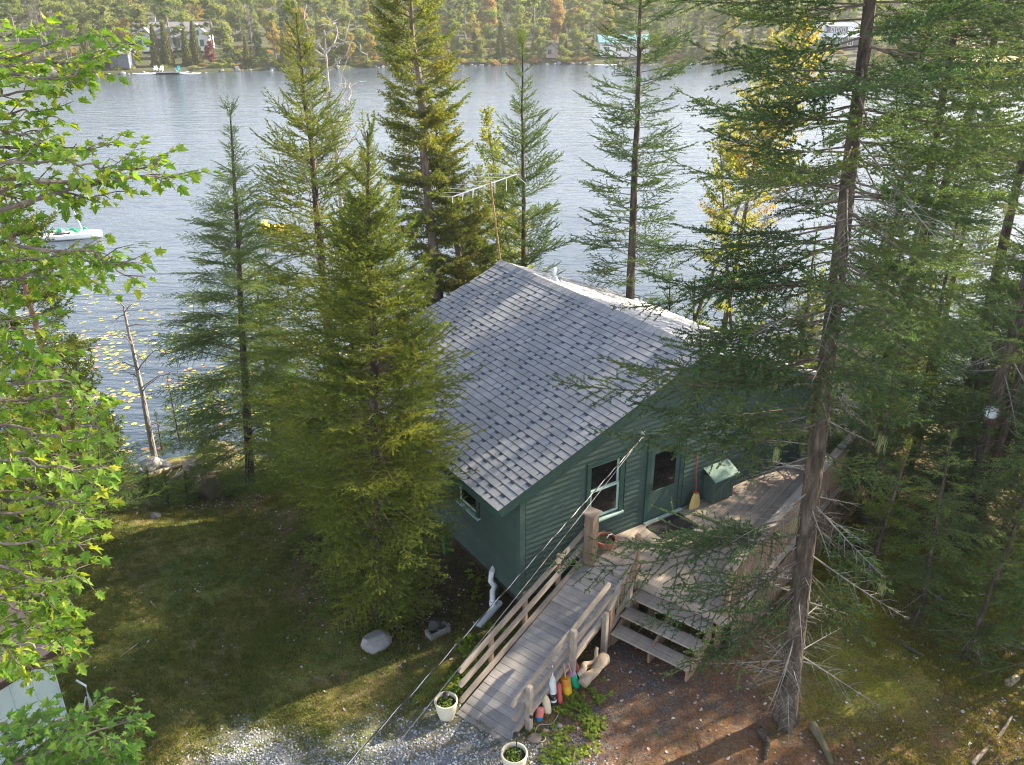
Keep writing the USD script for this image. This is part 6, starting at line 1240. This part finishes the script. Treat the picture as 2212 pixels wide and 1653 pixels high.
def maple(name, label, lines, w, seed, size, base, lm, trunk_r=.12, nleafparts=300):
    """lines: (photo polyline, distance) of each bough"""
    rng = np.random.default_rng(seed); t = thing(name, label, 'maple tree', base); leaves = []
    crown_pt = np.array([base[0], base[1], 12.5])
    tops = []
    for pl, dw in lines:
        K = np.array([O_ + ray(p) * (w + dw + rng.normal(0, .12)) for p in pl]); n = 22; tq = np.linspace(0, len(K) - 1, n)
        C = np.column_stack([np.interp(tq, np.arange(len(K)), K[:, j]) for j in range(3)]); C[1:-1] = (C[:-2] + C[1:-1] * 2 + C[2:]) / 4; C += (fbm(np.column_stack([tq * 1.7, tq * 0 + rng.random() * 9, tq * 0]), 2)[:, None] - .5) * .12
        L = np.linalg.norm(np.diff(C, axis=0), axis=1).sum(); mb = MB(); mb.add(*tube(C, np.linspace(.016, .004, n) * min(1.3, .5 + L / 3), 6)); tops.append(C[0])
        s = .10 * n
        while s < n - 1:
            k = int(s); o = C[k]; fw = C[min(n - 1, k + 1)] - C[k - 1]; fw /= np.linalg.norm(fw); f = s / n
            for sg in (-1, 1):
                if rng.random() < .25: continue
                l = rng.uniform(.14, .40) * (1.15 - .75 * f) + .05; d = rotz(sg * rng.uniform(.5, 1.1)) @ fw; d[2] += rng.normal(.05, .25); d /= np.linalg.norm(d); e = o + d * l; mid = (o + e) / 2 + rng.normal(0, .02, 3); mb.add(*tube([o, mid, e], [.005, .004, .0022], 4))
                for q in np.linspace(.3, 1, max(2, int(l / .070))):
                    for s2 in (-1, 1): leaves.append((o + (e - o) * q, rotz(s2 * rng.uniform(.5, 1.2)) @ d if q < .95 else d))
            for s2 in (-1, 1):
                if rng.random() < .6: leaves.append((o, rotz(s2 * rng.uniform(.6, 1.3)) @ fw))
            s += rng.uniform(.9, 1.5) * .11 / (L / n)
        leaves.append((C[-1], C[-1] - C[-2]))
        part(t, 'bough', (lambda m_: (m_[0] - base, m_[1]))(mb.get()), bark_maple)
    tr_ = MB(); P = np.array([[0, 0, -.2], [.05, .1, 3], [-.05, .0, 6.0], [0, .05, crown_pt[2] - base[2]]]); part(t, 'trunk', trunk_mesh(P, trunk_r, trunk_r * .35, 1.5, 10, seed=seed)[0], bark_maple, smooth=True)
    for q in tops:
        q = q - base; a = np.array([0, 0, max(.5, min(P[-1, 2] - .1, q[2] - .6 * np.hypot(q[0], q[1]) * .5))]); mid = (a + q) / 2 + [0, 0, .1]; part(t, 'limb', tube([a, mid, q], [.05, .03, .014], 6), bark_maple)
    M_ = []; S_ = []; Pp = []
    for o, d in leaves:
        d = d / (np.linalg.norm(d) + 1e-9); y_ = d.copy(); y_[2] -= rng.uniform(.1, .7); y_ /= np.linalg.norm(y_); n_ = np.array([0, 0, 1.]) + rng.normal(0, .5, 3); x_ = np.cross(y_, n_); x_ /= np.linalg.norm(x_); z_ = np.cross(x_, y_); M_.append(np.column_stack([x_, y_, z_])); s = size * rng.uniform(.65, 1.2); S_.append(s); Pp.append(o - base + y_ * s * .42)
    def vis(k):
        q = Pp[k] + base - O_; c, s = math.cos(TH_), math.sin(TH_); ww = q[1] * c - q[2] * s; u = CX_ + F_ * q[0] / ww; v = CY_ - F_ * (q[1] * s + q[2] * c) / ww
        return S_[k] / ww if -10 < u < 2222 and -10 < v < 1663 else 0
    order = sorted(range(len(M_)), key=lambda k: -vis(k)); big_ = order[:nleafparts]; rest = order[nleafparts:]
    for k in big_: v, f = LEAF[k % 6]; part(t, 'leaf', (v @ M_[k].T * S_[k] + Pp[k], f), lm)
    if rest:
        fp = f'{t}/more_leaves'; UsdGeom.PointInstancer.Define(stage, fp); pl = []
        for k in range(6): p = f'{fp}/leaf_{k + 1:03d}'; usdkit.mesh(stage, p, LEAF[k], lm); pl.append(p)
        instancer(fp, pl, [Pp[k] for k in rest], quats([M_[k] for k in rest]), [S_[k] for k in rest], [k % 6 for k in rest]); data(stage.GetPrimAtPath(fp), kind='stuff')
    return len(M_)
L1 = [([(-120, 170), (20, 120), (130, 85), (245, 68)], .2), ([(-120, 120), (50, 140), (150, 130), (225, 120), (262, 92)], 0), ([(-120, 150), (30, 165), (120, 165), (205, 150)], -.2), ([(-120, 90), (0, 75), (90, 70)], .3),
      ([(-120, 215), (10, 190), (90, 195), (148, 185)], .1), ([(-120, 250), (0, 240), (70, 235), (120, 255)], .2), ([(-120, 280), (20, 285), (90, 300)], 0),
      ([(-120, 400), (60, 388), (200, 392), (300, 388), (420, 374)], 0), ([(-120, 340), (20, 322), (130, 318), (250, 305)], .3), ([(-120, 370), (40, 352), (160, 355), (260, 350)], -.1), ([(60, 388), (160, 410), (240, 430)], 0), ([(-120, 430), (0, 430), (60, 440), (100, 420)], .2), ([(-120, 310), (10, 296), (80, 285)], .1), ([(200, 392), (280, 370), (350, 352)], .0),
      ([(-120, 590), (40, 560), (180, 560), (322, 592)], .1), ([(-120, 560), (60, 540), (200, 545), (300, 560)], -.1), ([(-120, 610), (30, 590), (130, 585), (215, 600)], .2), ([(-120, 620), (0, 615), (75, 620)], .3)]
for yy, Rr in ((715, 85), (760, 110), (800, 150), (835, 190), (870, 200), (905, 222), (940, 226), (975, 215), (1010, 228), (1045, 222), (1080, 205), (1110, 222), (1145, 200), (1180, 185), (1215, 150), (1250, 152), (1285, 128), (1320, 130), (1360, 150), (1400, 152), (1435, 118)):
    L1.append(([(-120, yy - 40), (0, yy - 14), (Rr * .55, yy - 6), (Rr, yy + 8)], float(np.sin(yy) * .5)))
maple('maple_tree', 'large maple reaching in from the left with bright yellow green leaves', L1, 6.3, 401, .080, np.array([-5.6, 5.2, zg1(-5.6, 5.2)]), m_leaf)
L2 = [([(-90, 1720), (60, 1640), (180, 1580), (292, 1552)], 0), ([(-60, 1660), (60, 1590), (150, 1550), (205, 1528)], .1), ([(20, 1740), (130, 1670), (220, 1620), (288, 1600)], .1), ([(60, 1760), (160, 1700), (240, 1660), (275, 1645)], -.1), ([(-60, 1620), (20, 1590), (80, 1565)], .2), ([(-60, 1690), (20, 1655), (90, 1620), (160, 1600)], -.1), ([(100, 1740), (170, 1690), (215, 1650)], .15), ([(-70, 1600), (-10, 1570), (40, 1560)], .1), ([(-40, 1720), (60, 1690), (120, 1660)], 0)]
maple('maple_sapling', 'green maple sapling in front of the pale shed at the lower left', L2, 8.0, 402, .098, np.array([-6.2, 6.3, zg1(-6.2, 6.3)]), m_leaf_g, .06, 240)

# ------------------------------------------------------------------ bank: stump, logs, rocks, sticks
p = gpx((418, 1030)); ts = thing('stump', 'weathered pale stump with splayed roots on the bank', 'stump', p); n = 26; zs_ = np.linspace(-.05, .46, 9); ang = np.arange(n) / n * 6.283; rs_ = []
v = []
for z in zs_:
    r = .24 * (1 + .9 * math.exp(-(z + .05) / .12)) * (1 + .18 * np.sin(ang * 5 + .6) * math.exp(-(z) / .25) + .10 * np.sin(ang * 3)); zz_ = z + (.05 * np.sin(ang * 4 + 1) if z > .4 else 0); v.append(np.column_stack([r * np.cos(ang), r * np.sin(ang), np.full(n, z) + (.05 * np.sin(ang * 4 + 1) * (z > .4))]))
v = np.vstack(v); q_ = [[i * n + j, i * n + (j + 1) % n, (i + 1) * n + (j + 1) % n, (i + 1) * n + j] for i in range(8) for j in range(n)]; v2 = np.vstack([v, [[0, 0, .40]]]); tri = [[8 * n + j, 8 * n + (j + 1) % n, len(v)] for j in range(n)]; q3_ = np.vstack([np.array(q_)[:, [0, 1, 2]], np.array(q_)[:, [0, 2, 3]], tri])
part(ts, 'stump', (v2, q3_), m_oldwood, smooth=40)
for k, a in enumerate((.3, 1.6, 3.3, 4.4, 5.4)): part(ts, 'root', tube([[.2 * math.cos(a), .2 * math.sin(a), .16], [.45 * math.cos(a), .45 * math.sin(a), .03], [.85 * math.cos(a + .3), .85 * math.sin(a + .3), -.1]], [.09, .06, .02], 7), m_oldwood, smooth=45)
p = gpx((455, 1075)); v, f = rock(np.random.default_rng(12), .42, .36, .34, 3, .3, 12); solo('stump', (v + p + [0, 0, .12], f), m_mossrock, 'low mossy rotten stump right of the low shrubs', 'stump', smooth=45)
for px, s, lab in (((470, 975), .62, 'mossy boulder behind the pale stump'), ((330, 1012), .55, 'flat grey boulder at the water below the dead trunk'), ((300, 1020), .35, 'small grey boulder left of the flat one at the water'), ((510, 1062), .16, 'small mossy stone right of the rotten stump'), ((335, 1118), .15, 'dark stone below the low shrub on the lawn edge'), ((600, 1055), .3, 'mossy stone under the hemlock')):
    p = gpx(px); v, f = rock(np.random.default_rng(int(px[0])), s, s * .8, s * .55, 3, .3, int(px[0])); solo('boulder', (v + p + [0, 0, s * .1], f), m_mossrock if 'moss' in lab else m_rock, lab, 'boulder', smooth=40)
def stick(label, pts, r, m=m_oldwood, name='fallen_stick', cat='stick'):
    P = np.array([gpx(q) for q in pts]) + [0, 0, r * .8]; tq = np.linspace(0, len(P) - 1, max(6, 4 * len(P))); C = np.column_stack([np.interp(tq, np.arange(len(P)), P[:, j]) for j in range(3)]); solo(name, tube(C, np.linspace(r, r * .45, len(C)), 7), m, label, cat, smooth=True)
stick('long grey driftwood log lying at the water left of the stump', [(318, 1035), (355, 1020), (402, 1008)], .09, m_oldwood, 'fallen_log', 'log'); stick('dark mossy log running right from the boulder behind the stump', [(475, 995), (505, 980), (535, 968)], .08, m_mossrock, 'fallen_log', 'log')
stick('pale stick pointing down the bank left of the stump', [(375, 1012), (352, 1040)], .03); stick('second pale stick beside the stump roots', [(392, 1010), (378, 1028)], .022); stick('short forked grey stick on the bank right of the stump', [(507, 1000), (497, 1012)], .02); stick('thin dark stick on the bank left of the shrubs', [(310, 1060), (285, 1075)], .018, m_twig)
stick('pale branch on the ground at the lower right corner', [(2100, 1653), (2160, 1590), (2185, 1550)], .035); stick('thick curved root of the big spruce reaching to the frame bottom', [(1640, 1580), (1658, 1610), (1652, 1645)], .06, bark_spruce, 'tree_root', 'root'); stick('mossy root running down from the big spruce trunk', [(1752, 1570), (1775, 1610), (1795, 1655)], .07, m_mossrock, 'tree_root', 'root')
stick('sawn pale log end at the right frame edge', [(2175, 1482), (2225, 1450)], .07, m_oldwood, 'fallen_log', 'log'); stick('fallen mossy stick in the moss right of the big spruce', [(1945, 1395), (1990, 1420)], .05, m_mossrock)
stick('bent twig on the lawn near the left leaves', [(195, 1305), (222, 1300)], .012); stick('twig on the lawn below the bank', [(325, 1300), (338, 1315)], .014); stick('pale twig lying on the sunlit grass', [(300, 1390), (260, 1420)], .012)

# ------------------------------------------------------------------ ground cover
def scatter(name, label, cat, protos, n, xr, yr, weight, sc, seed, zo=0.0, tilt=False, kind='stuff'):
    rng = np.random.default_rng(seed); p = f'/World/{name}'; UsdGeom.PointInstancer.Define(stage, p); pl = []
    for k, (m_, mm) in enumerate(protos): q = f'{p}/{name.rsplit("_", 1)[-1]}_{k + 1:03d}'; usdkit.mesh(stage, q, m_, mm); pl.append(q)
    x = rng.uniform(*xr, n); y = rng.uniform(*yr, n); w = weight(x, y); k = rng.random(n) < w; x, y = x[k], y[k]
    instancer(p, pl, np.column_stack([x, y, zg(x, y) + zo]), qz(rng.random(len(x)) * 6.28), rng.uniform(*sc, len(x)), rng.integers(0, len(pl), len(x))); data(stage.GetPrimAtPath(p), label, cat, None, kind)
def inframe(x, y):
    w = y * math.cos(TH_) + 10 * math.sin(TH_); u = CX_ + F_ * x / w; v = CY_ + F_ * (y * math.sin(TH_) * -1 + 10 * math.cos(TH_)) / w
    return (np.abs(u - CX_) < 1300) & (v < 1850)
def tuft(seed, n, h, wd, spread, lean=.5):
    r = np.random.default_rng(seed); a = r.random(n) * 6.28; o = np.column_stack([r.normal(0, spread, n), r.normal(0, spread, n), np.zeros(n)]); l = h * r.uniform(.5, 1.2, n); t = r.normal(0, lean, n); d = np.column_stack([np.cos(a) * np.sin(t), np.sin(a) * np.sin(t), np.cos(t)]); s = np.column_stack([-np.sin(a), np.cos(a), 0 * a]) * wd / 2
    mid = o + d * (l * .55)[:, None]; tip = o + d * l[:, None] + np.column_stack([np.cos(a), np.sin(a), -.6 + 0 * a]) * (l * .18)[:, None]
    v = np.stack([o - s, o + s, mid + s * .7, mid - s * .7, tip], 1).reshape(-1, 3); k = np.arange(n)[:, None] * 5; return v, np.vstack([k + [0, 1, 2], k + [0, 2, 3], k + [3, 2, 4]])
m_g1 = G('lawn_blades', [(.055, .085, .018), (.12, .14, .03), (.26, .22, .07)], .3, (1.3, 1.25, .6), 1.1); m_g2 = G('moss_blades', [(.15, .15, .014), (.22, .21, .02), (.30, .27, .03)], .35, (1.3, 1.2, .6), 1.3)
def in_house(x, y): u = (x - A[0]) * U[0] + (y - A[1]) * U[1]; v = (x - A[0]) * V[0] + (y - A[1]) * V[1]; return (u > -.3) & (u < 7.6) & (v > -.2) & (v < 7)
def wg(x, y): r = region(x, y); return (1 - r['gravel']) * (1 - r['needle']) * (1 - r['chips']) * (1 - .85 * r['dark']) * (1 - .8 * r['bank']) * (1 - .7 * np.clip((x - 3.6) / 1.5, 0, 1)) * np.clip(.25 + 1.6 * (fbm(np.stack([x * .9, y * .9, 0 * x], -1), 3, 51) - .3), .12, 1) * inframe(x, y) * ~in_house(x, y) * (ground_y(x) - y > 1.5)
scatter('lawn_grass', 'short patchy lawn grass left of the ramp', 'grass', [(tuft(k, 16, .052, .0075, .035), m_g1) for k in range(4)], 90000, (-10, 4), (6.5, 21), wg, (.6, 1.5), 501)
def wm(x, y): r = region(x, y); return np.clip(r['moss'] * 1.0 + .10, 0, 1) * (1 - r['gravel']) * (1 - r['needle'] * .8) * np.clip((fbm(np.stack([x * 1.1, y * 1.1, 0 * x], -1), 3, 52) - .33) * 6, 0, 1) * inframe(x, y) * ~in_house(x, y) * (ground_y(x) - y > 1.0)
scatter('moss', 'yellow green moss cushions right of the big spruce', 'moss', [(tuft(20 + k, 26, .030, .006, .04, .8), m_g2) for k in range(3)], 60000, (-9, 12), (6, 21), wm, (.7, 1.6), 502)
def stone_protos(ms, seed, s): return [((lambda m_: (m_[0], m_[1]))(rock(np.random.default_rng(seed + k), s, s * .8, s * .6, 1, .3, k)), ms[k % len(ms)]) for k in range(4)]
m_gv = [M('gravel_pale', [(.26, .27, .28), (.42, .43, .44)], 30, .85, rnd=.35), M('gravel_blue', [(.13, .15, .17), (.22, .24, .27)], 30, .85, rnd=.35)]
def wgr(x, y): r = region(x, y); return np.clip(r['gravel'] * 1.0, 0, 1) * inframe(x, y)
scatter('drive_gravel', 'blue grey crushed gravel of the drive at the foot of the ramp', 'gravel', stone_protos(m_gv, 700, .014), 60000, (-6, 4.5), (6, 11.5), wgr, (.6, 1.7), 503, .003)
scatter('dark_chips', 'dark blue grey stone chips mixed with needles right of the ramp', 'gravel', stone_protos([M('chip_dark', [(.045, .05, .058), (.10, .105, .115)], 30, .85, rnd=.4), M('chip_mid', [(.09, .09, .095), (.19, .19, .20)], 30, .85, rnd=.5)], 720, .010), 40000, (-3, 6), (6, 13), lambda x, y: (lambda r: np.clip(r['chips'] * .9 + r['needle'] * .10, 0, 1) * inframe(x, y))(region(x, y)), (.6, 1.6), 507, .003)
m_lit = [M('dead_leaf_brown', [(.16, .09, .045), (.28, .18, .10)], 20, .8, rnd=.4), M('dead_leaf_pale', [(.34, .29, .27), (.48, .42, .40)], 20, .8, rnd=.3)]
def ltr(k): r = np.random.default_rng(k); P = np.array([(0, -.5), (.35, -.1), (.25, .35), (0, .55), (-.28, .3), (-.33, -.15)]) * .05; return np.column_stack([P, r.normal(.006, .007, 6)]), np.array([[0, 1, 2], [0, 2, 3], [0, 3, 4], [0, 4, 5]])
def wl_(x, y): r = region(x, y); return np.clip(.10 + .6 * r['bank'] + .35 * r['dark'] + .25 * r['litter'] + .12 * r['needle'] + .1 * np.clip((x - 4) / 2, 0, 1), 0, 1) * (1 - r['gravel']) * inframe(x, y) * ~in_house(x, y) * (ground_y(x) - y > .3)
scatter('leaf_litter', 'scattered dry fallen leaves on the lawn and under the trees', 'leaf litter', [(ltr(k), m_lit[k % 2]) for k in range(4)], 34000, (-10, 12), (6, 23), wl_, (.5, 1.3), 504, .004)
def ndl(k): r = np.random.default_rng(k); mb = MB(); P = r.normal(0, .05, (26, 3)) * [1, 1, 0]; a = r.random(26) * 6.28; d = np.column_stack([np.cos(a), np.sin(a), r.normal(0, .15, 26)]) * .022; s = np.column_stack([-np.sin(a), np.cos(a), 0 * a]) * .0022; v = np.stack([P - d - s, P - d + s, P + d + [0, 0, .006]], 1).reshape(-1, 3); return v, np.arange(len(v)).reshape(-1, 3)
def wn(x, y): r = region(x, y); return np.clip(r['needle'] * 1.0 + .5 * r['chips'] + .3 * r['litter'] + .2 * r['dark'], 0, 1) * (1 - r['gravel']) * inframe(x, y)
scatter('fallen_needles', 'rust brown fallen needles under the big spruce', 'needle litter', [(ndl(k), M(f'fallen_needle_{k + 1}', [(.17, .075, .03), (.30, .15, .07)], 20, .9, rnd=.4)) for k in range(3)], 16000, (-5, 9), (6, 15), wn, (.7, 1.3), 505, .006)
m_gcov = G('ground_plant_leaves', [(.10, .17, .02), (.16, .23, .03), (.24, .28, .05)], .4, rw=.6)
def gcp(k):
    r = np.random.default_rng(k); n = 9; a = r.random(n) * 6.28; rr = r.uniform(.01, .055, n); P = np.column_stack([rr * np.cos(a), rr * np.sin(a), r.uniform(.015, .05, n)]); return clumps(P, .026, r, .75, 1.5)
GP = [pxpoly([(1150, 1590), (1240, 1470), (1300, 1440), (1310, 1560), (1250, 1653), (1160, 1660)]), pxpoly([(930, 1500), (1000, 1380), (1060, 1330), (1085, 1350), (1010, 1480), (960, 1510)]), pxpoly([(1005, 1215), (1100, 1215), (1075, 1290), (1020, 1290)], 3.4)]
def wgc(x, y): return sum(soft(p, x, y, .15, .15, 60 + k) for k, p in enumerate(GP)) * np.clip((fbm(np.stack([x * 4, y * 4, 0 * x], -1), 2, 53) - .45) * 8, 0.02, 1) * ~((((x - B0[0]) * S[0] + (y - B0[1]) * S[1]) > -.08) & (((x - B0[0]) * S[0] + (y - B0[1]) * S[1]) < 1.02) & (((x - B0[0]) * R[0] + (y - B0[1]) * R[1]) > -.1))
scatter('ground_plants', 'small yellow green creeping plants by the foot of the ramp', 'ground plants', [(gcp(k), m_gcov) for k in range(4)], 9000, (-3, 2.5), (7.5, 13.5), wgc, (.6, 1.3), 506)
p = gpx((1040, 1245)); fn = thing('fern', 'yellow green leafy plant in the shade beside the drain pipe', 'plant', p); rng = np.random.default_rng(71)
for k in range(9):
    a = k * .75; d = np.array([math.cos(a), math.sin(a), .55]); l = rng.uniform(.16, .30); e = d * l; v, f = LEAF[k % 6]; part(fn, 'stem', tube([[0, 0, 0], e * .6 + [0, 0, .03], e], [.005, .004, .003], 5), m_gcov); y_ = np.array([d[0], d[1], -.15]); y_ /= np.linalg.norm(y_); x_ = np.cross(y_, ZZ); x_ /= np.linalg.norm(x_); part(fn, 'leaf', (v @ np.column_stack([x_, y_, np.cross(x_, y_)]).T * .17 + e, f), m_gcov)
